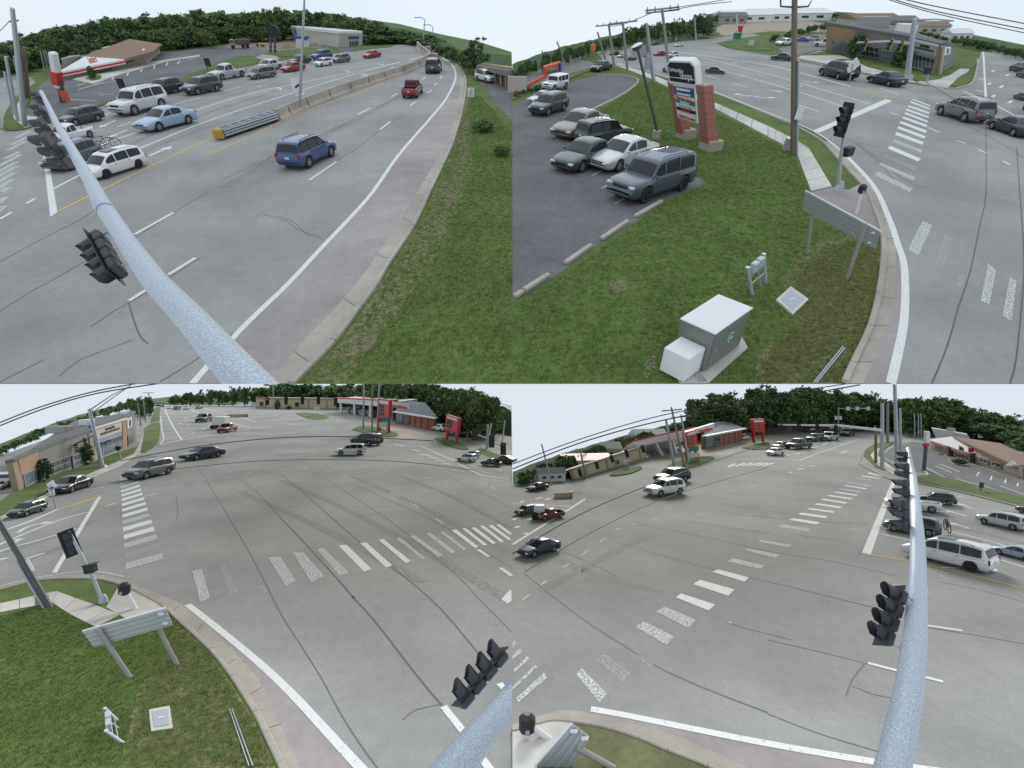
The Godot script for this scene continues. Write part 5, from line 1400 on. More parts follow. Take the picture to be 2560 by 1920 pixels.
# a tree whose foot stands at base and whose crown tops out at height; width: crown diameter
func tree(called: String,label: String,base: Vector3,height: float,width: float,variant: int,group:="",tall:=1.0,bare:=0.22,solid_:=false) -> Node3D:
	var tones: Array = [GREEN,DEEP,OLIVE][variant % 3]
	var o:=thing(called,label,"tree",base,variant*1.3,group)
	var ch:=height*(1.0 - bare)
	part(o,"trunk",trunk_mesh(variant % 4),M.wood,Transform3D(Basis.IDENTITY.scaled(V(width*0.42,height*0.66,width*0.42)),Vector3.ZERO))
	part(o,"crown",crown_mesh(variant % 6+(20 if solid_ else 0),tones,tall,0.085 if not solid_ else 0.085,100 if not solid_ else 130,34,solid_),leaf_material("leaf"),Transform3D(Basis.IDENTITY.scaled(V(width*0.5,ch*0.52,width*0.5)),V(0,height - ch*0.5,0)))
	return o

# a wooded slope behind the trees: x, z, height in turn along its foot
func ridge(a: Array):
	var s:=Shape.new()
	s.smooth(true)
	var nz:=FastNoiseLite.new()
	nz.seed = 8
	nz.frequency = 0.16
	var rows:=[]
	for i in range(0,a.size(),3):
		var p:=V(a[i],0,a[i+1])
		var h: float = a[i+2]
		var row:=[]
		for k in 5:
			var t:=k / 4.0
			var q:=p*(1.0+0.10*t)
			q.y = h*t*(1.0+0.22*nz.get_noise_2d(q.x*2.0,q.z+k*9.0))
			row.append(q)
		rows.append(row)
	for i in range(rows.size() - 1):
		for k in 4: s.quad(rows[i][k],rows[i+1][k],rows[i+1][k+1],rows[i][k+1])
	structure("hill",s.done(),M.scrub)

# blades of grass in small tufts, scattered over an outline
func tufts(called: String,label: String,p: PackedVector2Array,y: float,count: int,size: float,tones: Array,seed_: int):
	if not meshes.has("tuft"):
		var r0:=RandomNumberGenerator.new()
		r0.seed = 4
		var s:=Shape.new()
		for i in 7:
			var an:=r0.randf()*TAU
			var d:=V(cos(an),0,sin(an))
			var o:=V(r0.randfn()*0.5,0,r0.randfn()*0.5)
			var w:=d.cross(Vector3.UP)*0.16
			s.tri(o - w,o+w,o+d*r0.randf_range(0.2,0.7)+V(0,r0.randf_range(0.6,1.0),0))
		meshes["tuft"] = s.done()
	var r:=RandomNumberGenerator.new()
	r.seed = seed_
	var mm:=MultiMesh.new()
	mm.transform_format = MultiMesh.TRANSFORM_3D
	mm.use_colors = true
	mm.mesh = meshes.tuft
	var box:=Rect2(p[0],Vector2.ZERO)
	for q in p: box = box.expand(q)
	var found:=[]
	var tries:=0
	while found.size() < count and tries < count*8:
		tries += 1
		var q:=box.position+Vector2(r.randf(),r.randf())*box.size
		if Geometry2D.is_point_in_polygon(q,p): found.append(q)
	mm.instance_count = found.size()
	for i in found.size():
		var k:=size*r.randf_range(0.6,1.3)
		mm.set_instance_transform(i,Transform3D(Basis(Vector3.UP,r.randf()*TAU).scaled(V(k,k*0.8,k)),V(found[i].x,y,found[i].y)))
		var c: Color = tones[r.randi() % tones.size()]*r.randf_range(0.8,1.2)
		c.a = 1.0
		mm.set_instance_color(i,c)
	var o:=MultiMeshInstance3D.new()
	o.name = numbered(called)
	o.multimesh = mm
	o.material_override = leaf_material("leaf")
	add_child(o)
	o.transform = F
	meta(o,label,"grass","","stuff")

# ---------------------------------------------------------------- along the highway approach
const PAINTS:={
	"white": Color(0.74,0.74,0.75),"silver": Color(0.46,0.47,0.48),"pale_silver": Color(0.58,0.59,0.60),"grey": Color(0.15,0.155,0.165),
	"dark_grey": Color(0.055,0.058,0.064),"black": Color(0.014,0.015,0.018),"blue": Color(0.045,0.085,0.21),"light_blue": Color(0.30,0.40,0.54),
	"red": Color(0.34,0.025,0.02),"dark_red": Color(0.20,0.02,0.025),"brown": Color(0.20,0.17,0.15),"green": Color(0.035,0.055,0.05),"slate": Color(0.075,0.095,0.13),"navy": Color(0.02,0.025,0.05),"bright_blue": Color(0.04,0.12,0.35)}

func cars(list: Array,group: String):
	for c in list:
		car(c[0],c[1],PAINTS[c[1]],c[2],c[3],c[4],c[5],c[6],c[7] if c.size() > 7 else "car",c[8] if c.size() > 8 else 0.0,c[9] if c.size() > 9 else "rim",group)

# a tube whose last end is trimmed along a plane
func trimmed_tube(path: Array,radii: Array,sides: int,n: Vector3,p: Vector3) -> ArrayMesh:
	var q:=path.duplicate()
	var s:=Shape.new()
	var rings:=[]
	var up:=V(0.13,1,0.21).normalized()
	for i in q.size():
		var d: Vector3 = (q[mini(i+1,q.size() - 1)] - q[maxi(i - 1,0)]).normalized()
		var a:=d.cross(up).normalized()
		var b:=d.cross(a)
		var ring:=[]
		for k in sides:
			var t:=TAU*k / sides
			var v: Vector3 = q[i]+(a*cos(t)+b*sin(t))*radii[i]
			if i == q.size() - 1: v += d*(n.dot(p - v) / n.dot(d))
			ring.append(v)
		rings.append(ring)
	s.smooth(true)
	var run:=0.0
	for i in range(rings.size() - 1):
		var seg: float = q[i].distance_to(q[i+1])
		for k in sides:
			var j:=(k+1) % sides
			var qa:=[rings[i][k],rings[i][j],rings[i+1][j],rings[i+1][k]]
			var w:=[Vector2(float(k) / sides,run),Vector2(float(k+1) / sides,run),Vector2(float(k+1) / sides,run+seg),Vector2(float(k) / sides,run+seg)]
			for e in [0,1,2,0,2,3]: s.v(qa[e],w[e])
		run += seg
	s.smooth(false)
	for k in range(1,sides - 1):
		s.tri(rings[0][0],rings[0][k],rings[0][k+1])
		s.tri(rings[-1][0],rings[-1][k+1],rings[-1][k])
	return s.done()

func bracket(parent: Node3D,a: Vector3,b: Vector3,r:=0.03):
	part(parent,"bracket",tube_mesh([a,b],[r],8),M.steel)

func basis_towards(fwd: Vector3,up: Vector3) -> Basis:
	var z:=fwd.normalized()
	var x:=up.cross(z).normalized()
	return Basis(x,z.cross(x),z)

func view_east():
	F = upper
	cars([
		["minivan","white",V(-26.76,0,-35.1),V(-26.51,0,-38.2),true,"minivan","white minivan with black sunroof and black wheels at the stop line","van",0.0,"dark_rim"],
		["suv","slate",V(-30.3,0,-36.9),V(-30.8,0,-40.2),true,"sport_utility","dark slate sport utility with bicycles on its tail, behind the signal arm"],
		["pickup","white",V(-35.4,0,-43.6),V(-35.6,0,-46.9),true,"pickup_truck","white pickup truck with red tail lights, half hidden by the signal arm","truck"],
		["suv","dark_grey",V(-39.1,0,-50.5),V(-38.8,0,-53.1),true,"sport_utility","dark grey sport utility beside the kerb, ahead of the silver one"],
		["wagon","pale_silver",V(-36.2,0,-54.8),V(-36.1,0,-59.3),true,"sport_utility","long silver-white sport utility with roof rails in the second lane"],
		["sedan","light_blue",V(-30.3,0,-48.2),V(-29.81,0,-52.1),true,"sedan","pale blue sedan queuing behind the white minivan"],
		["suv","green",V(-39.3,0,-65.4),V(-39.1,0,-68.7),true,"sport_utility","dark green sport utility right behind the long silver one"],
		["suv","dark_grey",V(-35.5,0,-65.9),V(-34.9,0,-69.3),true,"sport_utility","charcoal sport utility with black grille, in front of the silver pickup"],
		["pickup","silver",V(-37.4,0,-76.4),V(-36.6,0,-80.5),true,"pickup_truck","silver pickup truck with crew cab in the queue","truck"],
		["minivan","grey",V(-33.2,0,-77.4),V(-32.3,0,-80.1),true,"minivan","grey minivan in the queue next to the red car","van"],
		["sedan","silver",V(-34.8,0,-85),V(-34.2,0,-88.2),true,"sedan","silver sedan behind the grey minivan"],
		["sedan","red",V(-31.1,0,-83.8),V(-30.4,0,-86.6),true,"sedan","red sedan in the queue, behind the tall street light"],
		["sedan","green",V(-32.8,0,-91.7),V(-32,0,-94.5),true,"sedan","dark green sedan right behind the red sedan"],
		["suv","white",V(-28.39,0,-89.5),V(-27.74,0,-91.7),true,"sport_utility","small white sport utility driving beside the work site"],
		["suv","blue",V(-31.1,0,-97.5),V(-30.2,0,-100.1),true,"sport_utility","dark blue car on the lane nearest the work site"],
		["suv","grey",V(-26.82,0,-93.6),V(-26.11,0,-96),true,"sport_utility","grey sport utility following the small white one"],
		["sedan","red",V(-23.24,0,-99.5),V(-22.47,0,-102.2),true,"sedan","red sedan alone on the far carriageway"],
		["suv","blue",V(-13.72,0,-41.4),V(-13.96,0,-37.1),false,"sport_utility","blue sport utility with black roof rails driving away, nearest car on the highway"],
		["pickup","dark_red",V(-10.57,0,-68.7),V(-10.36,0,-63.7),false,"pickup_truck","dark red pickup truck driving away past the white edge line","truck"],
		["suv","dark_grey",V(-10.27,0,-87),V(-9.99,0,-82.3),false,"sport_utility","dark car driving away ahead of the red pickup"],
		["sedan","dark_red",V(-12.54,0,-99.5),V(-12.25,0,-96.5),false,"sedan","small maroon car far along the highway"],
		["sedan","black",V(-14.4,0,-109.9),V(-14.1,0,-106.9),false,"sedan","tiny black car farthest along the highway"],
		["suv","white",V(-2.26,0,-75.4),V(-3.16,0,-77.7),true,"car","white car parked below the dark building at the bank","car",0.8],
	],"vehicles on the highway approach")
	# bicycles on the rack of the slate car
	var bike:=thing("bicycle","two-wheeled bicycle hung on the slate car's tail rack","bicycle",V(-30.6,0.65,-41.6),0.9)
	bike.transform = bike.transform*Transform3D(Basis.IDENTITY.scaled(Vector3.ONE*1.1),Vector3.ZERO)
	for x in [-0.5,0.5]:
		var ring:=[]
		for k in 17: ring.append(V(x+cos(TAU*k / 16)*0.32,sin(TAU*k / 16)*0.32,0))
		part(bike,"wheel",tube_mesh(ring,[0.025],5),M.tyre)
	for e in [[V(-0.5,0,0),V(-0.15,0.45,0)],[V(-0.15,0.45,0),V(0.35,0.42,0)],[V(0.35,0.42,0),V(0.5,0,0)],[V(-0.15,0.45,0),V(0,0,0)],[V(0,0,0),V(0.35,0.42,0)],[V(-0.5,0,0),Vector3.ZERO]]:
		part(bike,"frame_tube",tube_mesh(e,[0.02],6),M.dark_steel)
	part(bike,"saddle",box_mesh(V(0.24,0.05,0.12),0.02),M.black,at(-0.18,0.56,0))
	part(bike,"handlebar",tube_mesh([V(0.36,0.55,-0.25),V(0.36,0.55,0.25)],[0.018],6),M.dark_steel)

	# signal arm and heads
	var arm:=thing("mast_arm_pole","thick galvanised signal arm crossing the highway view from corner to stop line","signal arm",V(-22.99,6.21,-28.45))
	var ap:=[V(-22.99,6.21,-28.45),V(-19.47,6.35,-24.09),V(-16.05,6.61,-19.83),V(-11.7,7.01,-14.53),V(-8.69,7.22,-10.86),V(-7.55,7.36,-9.43),V(-6.2,7.3,-7.85),V(-4.8,7.38,-6.25),V(-3.76,7.46,-5.17),V(-2.79,7.57,-4.11),V(-2.4,7.57,-3.72)]
	var loc:=[]
	for p in ap: loc.append(p - ap[0])
	part(arm,"tube",trimmed_tube(loc,[0.08,0.09,0.10,0.115,0.13,0.14,0.15,0.162,0.172,0.186,0.19],20,V(0,0.7826,-0.6225),V(0,10.6,0) - ap[0]),M.galvanised)
	part(arm,"collar",tube_mesh([V(-7.36,7.38,-9.19) - ap[0],V(-7.18,7.36,-8.99) - ap[0]],[0.149],20),M.galvanised)
	near_signal("large black four-section traffic signal hung beside the galvanised arm, seen from behind",V(-6.71,7,-7.87),V(-7.31,7.22,-8.56),V(-6.17,6.84,-7.23),V(-7.15,6.89,-7.78),0.82,0.0)
	var hd:=[[V(-21.76,6.23,-26.55),0.75,"farthest black traffic signal on the long arm, beside its tip"],[V(-18.39,6.42,-22.23),0.95,"second black traffic signal from the tip of the long arm"],[V(-15.51,6.59,-18.53),1.05,"third black traffic signal from the tip of the long arm"],[V(-12.22,6.97,-14.49),1.2,"fourth black traffic signal from the tip of the arm, over the stop line"]]
	for h in hd:
		signal_head(h[2],Transform3D(basis_towards(V(-0.95,-0.05,0.1),V(0.12,1,0.3)),h[0]),3,h[1]*0.72,null,-1,false,"signals along the long arm")
	# crash cushion and median barrier
	var cc:=thing("crash_cushion","crash cushion with yellow nose and black top cells on the highway median","crash cushion",V(-24.27,0,-45.6))
	var c0: Vector3 = V(0,0,0)
	var c1: Vector3 = V(2.14,0,-7.3)
	var len:=c1.length()
	var cx:=c1.normalized()
	var cb:=Basis(cx,Vector3.UP,cx.cross(Vector3.UP))
	var cw:=0.75
	part(cc,"nose",box_mesh(V(0.5,0.8,cw+0.1),0.12),M.yellow_case,Transform3D(cb,cx*0.25+V(0,0.45,0)))
	part(cc,"core",box_mesh(V(len - 0.6,0.7,cw - 0.16),0.0),M.under,Transform3D(cb,cx*(len*0.5+0.25)+V(0,0.40,0)))
	for i in 6:
		part(cc,"cell_lid",box_mesh(V(len / 6.0 - 0.42,0.03,cw - 0.3),0.0),M.black,Transform3D(cb,cx*(0.6+(i+0.5)*(len - 0.6) / 6.0)+V(0,0.79,0)))
		part(cc,"frame_bar",box_mesh(V(0.16,0.08,cw - 0.02),0.01),M.steel,Transform3D(cb,cx*(0.62+i*(len - 0.6) / 6.0)+V(0,0.79,0)))
	for z in [-1.0,1.0]:
		for k in 3:
			part(cc,"rail",tube_mesh([cb*V(0.5,0.28+k*0.2,z*cw*0.48),cb*V(len,0.28+k*0.2,z*cw*0.48)],[0.09],8),M.steel)
		part(cc,"top_rail",box_mesh(V(len - 0.6,0.06,0.10),0.01),M.steel,Transform3D(cb,cx*(len*0.5+0.25)+cb.z*z*(cw*0.5 - 0.07)+V(0,0.82,0)))
	var mb:=thing("median_barrier","long concrete median barrier running on from the crash cushion","barrier",V(-22.04,0,-53.1))
	var bl:=curve(pts([-22.04,-53.1,-21.55,-57.1,-20.33,-64.2,-18.57,-71.5,-16.85,-77.7,-14.58,-86.2,-13.41,-97,-13.53,-100.1,-14.56,-103.9,-16.68,-111.2,-18.07,-117.3]),3)
	for i in range(0,bl.size() - 1,2):
		var s:=Shape.new()
		var seg:=bl.slice(i,mini(i+3,bl.size()))
		if seg.size() < 2: continue
		seg[-1] = seg[-1].lerp(seg[-2],0.02)
		var prof:=[[0.42,0.0],[0.42,0.1],[0.20,0.35],[0.15,0.95],[-0.15,0.95],[-0.20,0.35],[-0.42,0.1],[-0.42,0.0]]
		var rw:=[]
		for j in seg.size():
			var d:=(seg[mini(j+1,seg.size() - 1)] - seg[maxi(j - 1,0)]).normalized()
			var nn:=Vector2(-d.y,d.x)
			var row:=[]
			for q in prof:
				var a: Vector2 = seg[j]+nn*q[0]
				row.append(V(a.x,q[1],a.y) - V(-22.04,0,-53.1))
			rw.append(row)
		for j in range(rw.size() - 1):
			for q in 7: s.quad(rw[j][q],rw[j][q+1],rw[j+1][q+1],rw[j+1][q])
		for row in [rw[0],rw[-1]]:
			for q in range(1,7): s.tri(row[0],row[q],row[q+1])
		part(mb,"segment",s.done(),M.concrete)
	var lp:=post("street_light","tall grey street light standing on the median barrier, sign on its shaft","street light",V(-21.5,0,-57.7),V(-18.46,9.81,-57.7),0.14,0.09,M.steel)
	part(lp,"sign_panel",box_mesh(V(1.0,1.3,0.04),0.0),M.white_panel,Transform3D(Basis(Vector3.UP,0.3),V(0.37,2.19,0)))
	part(lp,"arrow_symbol",box_mesh(V(0.5,0.16,0.02),0.0),M.black,Transform3D(Basis(Vector3.UP,0.3)*Basis(V(0,0,1),0.5),V(0.37,2.19,0)+V(0,0,0.05)))
	part(lp,"base",tube_mesh([Vector3.ZERO,V(0,0.9,0)],[0.26,0.18],10),M.steel)
	for q in [["nearer of two tall street lights far along the median",V(-17.75,0,-121.8),V(-16.93,4.03,-121.8)],["farther of two tall street lights far along the median",V(-16.47,0,-124.9),V(-15.8,2.68,-124.9)]]:
		var o:=post("street_light",q[0],"street light",q[1],q[2],0.14,0.08,M.steel,"far street lights")
		part(o,"lamp_arm",tube_mesh([q[2] - q[1],q[2] - q[1]+V(-0.6,0.4,0),q[2] - q[1]+V(-1.4,0.4,0)],[0.07],6),M.steel)
		part(o,"lamp",box_mesh(V(0.7,0.15,0.3),0.03),M.steel,T(q[2] - q[1]+V(-1.6,0.38,0)))
	var ss:=post("road_sign","small white roadside sign standing on the grass bank","sign",V(-4.63,0,-64.4),V(-4.49,1.09,-64.4),0.05,0.05,M.steel)
	part(ss,"panel",box_mesh(V(0.75,0.9,0.03),0.0),M.white_panel,Transform3D(Basis(Vector3.UP,-0.2),V(0.07,0.59,0)))
	for e in [0.2,0.0,-0.2]: part(ss,"text_line",box_mesh(V(0.4,0.06,0.01),0.0),M.grey_wall,Transform3D(Basis(Vector3.UP,-0.2),V(0.07,0.59,0)+V(0,e,0.05)))

	# restaurant
	var rs:=thing("restaurant","low restaurant with brown hipped roof and white front gable behind the dark lot","restaurant",V(-58.7,0,-76.7))
	var o0: Vector3 = V(-58.7,0,-76.7)
	var A:=Vector3.ZERO
	var B: Vector3 = V(-56.4,0,-92.6) - o0
	var C: Vector3 = V(-62.6,0,-108.1) - o0
	var D: Vector3 = V(-67.7,0,-93.1) - o0
	var P1: Vector3 = V(-58.5,0.99,-76.7) - o0
	var P2: Vector3 = V(-55.8,1.33,-86.6) - o0
	var P3: Vector3 = V(-54.7,1.72,-92.6) - o0
	var P4: Vector3 = V(-61.8,1.31,-108.1) - o0
	var R0: Vector3 = V(-62.1,1.54,-87.8) - o0
	var R1: Vector3 = V(-62.2,2.7,-100.1) - o0
	var R2: Vector3 = V(-67.2,0.74,-93.1) - o0
	var wf:=[A,B,A+V(0,P1.y - 0.2,0),B+V(0,P3.y - 0.2,0)]
	wall_panel(rs,"wall",wf,0,0,1,1,0.0,0.3,M.stone)
	wall_panel(rs,"stone_base",wf,0.0,0.0,1.0,0.36,0.06,0.2,M.brick_tan)
	for u in [[0.05,0.13],[0.15,0.22],[0.62,0.72],[0.76,0.84]]: wall_window(rs,wf,u[0],0.4,u[1],0.8,2,1)
	wall_window(rs,wf,0.40,0.05,0.56,0.85,4,1)
	wall_panel(rs,"pillar",wf,0.345,0.0,0.39,1.0,0.5,0.5,M.dark_wall)
	var wr:=[B,C,B+V(0,P3.y - 0.2,0),C+V(0,P4.y - 0.2,0)]
	wall_panel(rs,"wall",wr,0,0,1,1,0.0,0.3,M.stone)
	patch(rs,"gable_roof",[P1,P2,R0],M.white_roof,0.25)
	patch(rs,"roof",[R0,P2,P3,R1],M.brown_roof,0.3)
	patch(rs,"roof",[P3,P4,R1],M.brown_roof,0.3)
	patch(rs,"roof",[R2,R0,R1,P4],M.brown_roof,0.3)
	var fs:=[P1 - V(0,0.55,0),P2 - V(0,0.55,0),P1,P2]
	wall_panel(rs,"fascia",fs,0,0.0,1,0.95,0.12,0.1,M.white_panel)
	wall_panel(rs,"fascia_stripe",fs,0,0.25,1,0.65,0.16,0.1,M.red_sign)
	var gs:=[V(-57.7,0.95,-93.1) - o0,V(-56.8,1.28,-94.5) - o0,V(-57.7,1.05,-93.1) - o0,V(-56.6,1.75,-94.5) - o0]
	patch(rs,"porch_gable",[V(-56.9,1.09,-91.7) - o0,V(-56.4,1.48,-94.1) - o0,V(-56.3,2.08,-93.1) - o0],M.white_roof,0.3)
	var tx: Vector3 = (P2 - P1).normalized()
	lettering(rs,"Southern",0.7,Transform3D(Basis(tx,Vector3.UP,tx.cross(Vector3.UP)),V(-56.2,1.59,-81.2) - o0+V(0,0.3,0.5)),M.red_sign,"Droid Serif",1.28)
	var pl:=thing("equipment_screen","long white equipment screen standing behind the restaurant roof","screen",V(-67.4,0,-94.1))
	solid(pl,"panel",[Vector3.ZERO,V(0.1,0,-7.6),V(-0.8,0,-9.3),V(-0.9,0,-1.4)],[V(-2.9,0.64,0),V(0.2,1.47,-7.6),V(-0.6,1.49,-9.3),V(-3.9,0.65,-1.4)],M.white_roof)
	solid(pl,"plinth",[V(4.5,0,10.3),V(0.4,0,0.5),V(-0.5,0,-0.9),V(3.5,0,8.7)],[V(4.7,1.63,10.3),V(0.6,1.11,0.5),V(-0.3,1.07,-0.9),V(3.6,1.56,8.7)],M.grey_wall)
	tree("shrub","dark clipped tree in the planter at the restaurant door",V(-54.8,0,-77.4),V(-54,1.44,-77.4).y,1.05,1,"",1.2,0.1,true)
	# pylon sign of the restaurant
	var py:=post("pylon_sign","restaurant pylon sign, white box with red foot on a dark pole","sign",V(-48.4,0,-62.1),V(-47.6,2.31,-62.1),0.32,0.30,M.dark_steel)
	var pa: Vector3 = (V(0.8,2.31,0)).normalized()
	var pb:=Basis(pa.cross(Vector3.BACK).normalized()*1.0,pa,Vector3.BACK)
	part(py,"foot_box",box_mesh(V(0.69,1.3,1.0),0.05),M.red_sign,Transform3D(pb,V(0.6,2.28,0)))
	part(py,"sign_box",box_mesh(V(0.52,3.4,0.9),0.1),M.white_panel,Transform3D(pb,V(0.9,2.96,0)))
	for q in [["black sign post on the lawn strip near the restaurant door",V(-45.6,0,-67.9),V(-45.2,0.94,-67.9)],["black sign post on the lawn strip nearest the silver pickup",V(-43.7,0,-85.4),V(-43.3,1.08,-85.4)],["orange delineator post at the foot of the restaurant pylon",V(-47.8,0,-61.6),V(-47.5,0.68,-61.6)]]:
		var o:=post("sign_post",q[0],"sign post",q[1],q[2],0.05,0.05,M.dark_steel)
		part(o,"panel",box_mesh(V(0.8,1.0,0.06),0.0),M.orange_red if q[0].begins_with("orange") else M.black,T(q[2] - q[1]))
	# poles at the far left corner
	for q in [["leaning steel pole in front of the corner lawn, tallest at the left",V(-44.1,0,-50.8),V(-40,8.64,-50.8),0.22,0.16,M.steel],["brown wooden pole behind the steel pole at the left corner",V(-53.8,0,-63.9),V(-51.8,4.54,-63.9),0.2,0.16,M.timber],["second wooden pole behind the corner lawn, right of the brown one",V(-53.8,0,-64.4),V(-51.5,4.78,-64.4),0.2,0.16,M.timber],["thin steel pole at the left edge of the corner lawn",V(-45.9,0,-52.4),V(-43.9,5.17,-52.4),0.16,0.12,M.steel],["short grey pole at the far left edge",V(-48.4,0,-55.2),V(-47.1,3.68,-55.2),0.12,0.10,M.steel],["thin pole between the corner and the wood",V(-56.1,0,-66.4),V(-54.7,3.79,-66.4),0.1,0.08,M.steel],
			["left one of three slim flag poles before the wood",V(-65.5,0,-83.4),V(-64.7,2.65,-83.4),0.08,0.06,M.steel],["middle one of three slim flag poles before the wood",V(-66.2,0,-85),V(-65.5,2.5,-85),0.08,0.06,M.steel],["right one of three slim flag poles before the wood",V(-66.7,0,-86.2),V(-66.1,2.39,-86.2),0.08,0.06,M.steel]]:
		post("utility_pole",q[0],"pole",q[1],q[2],q[3],q[4],q[5],"poles at the left corner")
	var ua:=thing("cross_arm_pole","tall utility pole with cross arms above the wood at upper left","utility pole",V(-53.9,0,-63.9))
	part(ua,"shaft",tube_mesh([Vector3.ZERO,V(3.5,7.81,0)],[0.2,0.14],8),M.grey_timber)
	part(ua,"cross_arm",tube_mesh([V(2.6,7.02,0),V(3.6,7.12,0)],[0.09],6),M.grey_timber)
	wire("cable","thin cable from the cross arm pole to the left edge",[V(-51.2,7.08,-63.9),V(-52.8,6.21,-63.9),V(-54.5,5.45,-63.9)],0.03)

	# big store, work site and houses at the end of the lot
	var st:=thing("store_building","long beige store with white roof edge beyond the work site","store",V(-45.5,0,-128.2))
	var s0: Vector3 = V(-45.5,0,-128.2)
	var w1:=[Vector3.ZERO,V(-33.4,0,-117.3) - s0,V(-45.5,2.4,-128.2) - s0,V(-32.7,2.29,-117.3) - s0]
	var w2:=[V(-33.4,0,-117.3) - s0,V(-29.42,0,-120.2) - s0,V(-32.7,2.29,-117.3) - s0,V(-29.05,2.08,-120.2) - s0]
	wall_panel(st,"wall",w1,0,0,1,1,0,0.4,M.pale_wall)
	wall_panel(st,"wall",w2,0,0,1,1,0.02,0.4,M.pale_wall)
	wall_panel(st,"roof_edge",w1,0.3,0.94,1.0,1.06,0.1,0.5,M.white_roof)
	wall_panel(st,"roof_edge",w2,0.0,0.94,1.0,1.06,0.1,0.5,M.white_roof)
	wall_panel(st,"sign_panel",w1,0.0,0.66,0.10,1.1,0.12,0.2,M.grey_wall)
	lettering(st,"U",2.0,Transform3D(Basis((w1[1] - w1[0]).normalized(),Vector3.UP,(w1[1] - w1[0]).normalized().cross(Vector3.UP)),wall_point(w1[0],w1[1],w1[2],w1[3],0.05,0.86)+V(0,-0.8,0.3)),M.blue_sign)
	wall_panel(st,"sign_band",w2,0.40,0.55,0.85,0.75,0.12,0.2,M.blue_sign)
	for u in [0.45,0.55,0.65,0.75]: wall_window(st,w2,u,0.05,u+0.07,0.4,1,1)
	solid(st,"roof",[w1[2],w2[2],w2[3],V(-43.7,1.93,-139.1) - s0],[w1[2]+V(0,0.3,0),w2[2]+V(0,0.3,0),w2[3]+V(0,0.3,0),V(-43.7,2,-139.1) - s0],M.white_roof)
	small_house("white house with dark gable roof beyond the store",V(-29.16,0,-123.3),2.42,V(-28.9,1.47,-123.3).y,M.white_panel,M.flat_roof)
	small_house("small red brick building beside the white gabled house",V(-26.58,0,-123.3),1.61,V(-26.45,0.8,-123.3).y,M.brick_red,M.slate_roof)
	small_house("white shed at the wood's edge behind the dump truck",V(-64,0,-139.1),3.07,V(-63.7,1.04,-139.1).y,M.white_panel,M.white_roof)
	var cn:=thing("site_container","white site container with blue top at the work site","container",V(-41,0,-115.9))
	solid(cn,"box",[Vector3.ZERO,V(1.9,0,-1.4),V(1.3,0,-4.3),V(-0.9,0,-3.6)],[V(0.3,1.39,0),V(2.3,1.34,-1.4),V(1.6,1.18,-4.3),V(-0.6,1.17,-3.6)],M.white_panel)
	part(cn,"cover",box_mesh(V(2.13,0.6,1.4),0.05),M.blue_sign,T(V(1.1,1.53,-1.4)))
	var rd:=thing("round_sign","large dark round sign seen from behind at the work site","sign",V(-42.6,0,-108.1))
	part(rd,"disc",tube_mesh([V(0.9,3,0),V(0.9,3,0)+V(0,0,-0.5)],[1.07],24),M.black)
	part(rd,"leg",tube_mesh([V(-0.4,0,0),V(0.3,2.36,0)],[0.22],8),M.dark_steel)
	part(rd,"leg",tube_mesh([V(0.4,0,0),V(1,2.36,0)],[0.22],8),M.dark_steel)
	for q in [["brown heap of excavated earth at the work site",V(-42.5,0,-115.2),3.02,13],["smaller earth heap behind the white container",V(-38.1,0,-118.8),2.33,8]]:
		var hp:=thing("earth_heap",q[0],"earth heap",q[1])
		var hs:=Shape.new()
		hs.smooth(true)
		var nz:=FastNoiseLite.new()
		nz.seed = 5
		nz.frequency = 0.9
		var hh: float = q[2]*0.28
		for i in 8:
			for k in 16:
				var c:=[]
				for e in [[i,k],[i,k+1],[i+1,k+1],[i+1,k]]:
					var rr: float = e[0] / 8.0
					var an: float = TAU*(e[1] % 16) / 16.0
					var pp:=V(cos(an)*rr*q[2]*0.5,0,sin(an)*rr*q[2]*0.35)
					pp.y = hh*pow(1.0 - rr,1.1)*(1.0+0.35*nz.get_noise_2d(pp.x*3,pp.z*3))
					c.append(pp)
				hs.quad(c[0],c[1],c[2],c[3])
		part(hp,"heap",hs.done(),M.earth)
	dump_truck("dark dump truck parked at the edge of the work site",V(-52.8,0,-114.5),V(-49.4,0,-115.9),M.dark_wall,M.grey_wall)
	dump_truck("small yellow site truck below the wood",V(-62.9,0,-131.6),V(-61.9,0,-132.5),M.yellow_case,M.yellow_case)
	dump_truck("yellow and black loader on the work site",V(-49.1,0,-117.3),V(-47.6,0,-118),M.yellow_case,M.black)
	var pp:=thing("drain_pipe","turquoise plastic pipe lying on the lawn by the work site","pipe",V(-34.5,0,-107.5))
	part(pp,"pipe",tube_mesh([V(0,0.3,0),V(1.2,0,-1.2)+V(0,0.3,0)],[0.32],12),plain("turquoise",Color(0.02,0.42,0.38),0.5))
	var fc:=thing("mesh_fence","wire mesh fence with posts along the work site","fence",V(-43.7,0,-103.4))
	var fl:=pts([-43.7,-103.4,-41.8,-103.4,-39.2,-102.2,-37.4,-102.8,-35.9,-104.5,-34.5,-106.9,-33.1,-109.3])
	for i in fl.size():
		part(fc,"fence_post",tube_mesh([g3(fl[i]) - V(-43.7,0,-103.4),g3(fl[i],1.8) - V(-43.7,0,-103.4)],[0.06],6),M.steel)
		if i+1 < fl.size():
			for y in [0.5,1.1,1.7]: part(fc,"rail",tube_mesh([g3(fl[i],y) - V(-43.7,0,-103.4),g3(fl[i+1],y) - V(-43.7,0,-103.4)],[0.03],5),M.steel)
	# dark building below the bank at right
	var db:=thing("dark_building","dark flat-roofed building below the grass bank at the right","building",V(-3.99,0,-79.8))
	var d0: Vector3 = V(-3.99,0,-79.8)
	var dw:=[Vector3.ZERO,V(-0.05,0,-70.1) - d0,V(-4.15,1.38,-79.8) - d0,V(-0.05,1.98,-70.1) - d0]
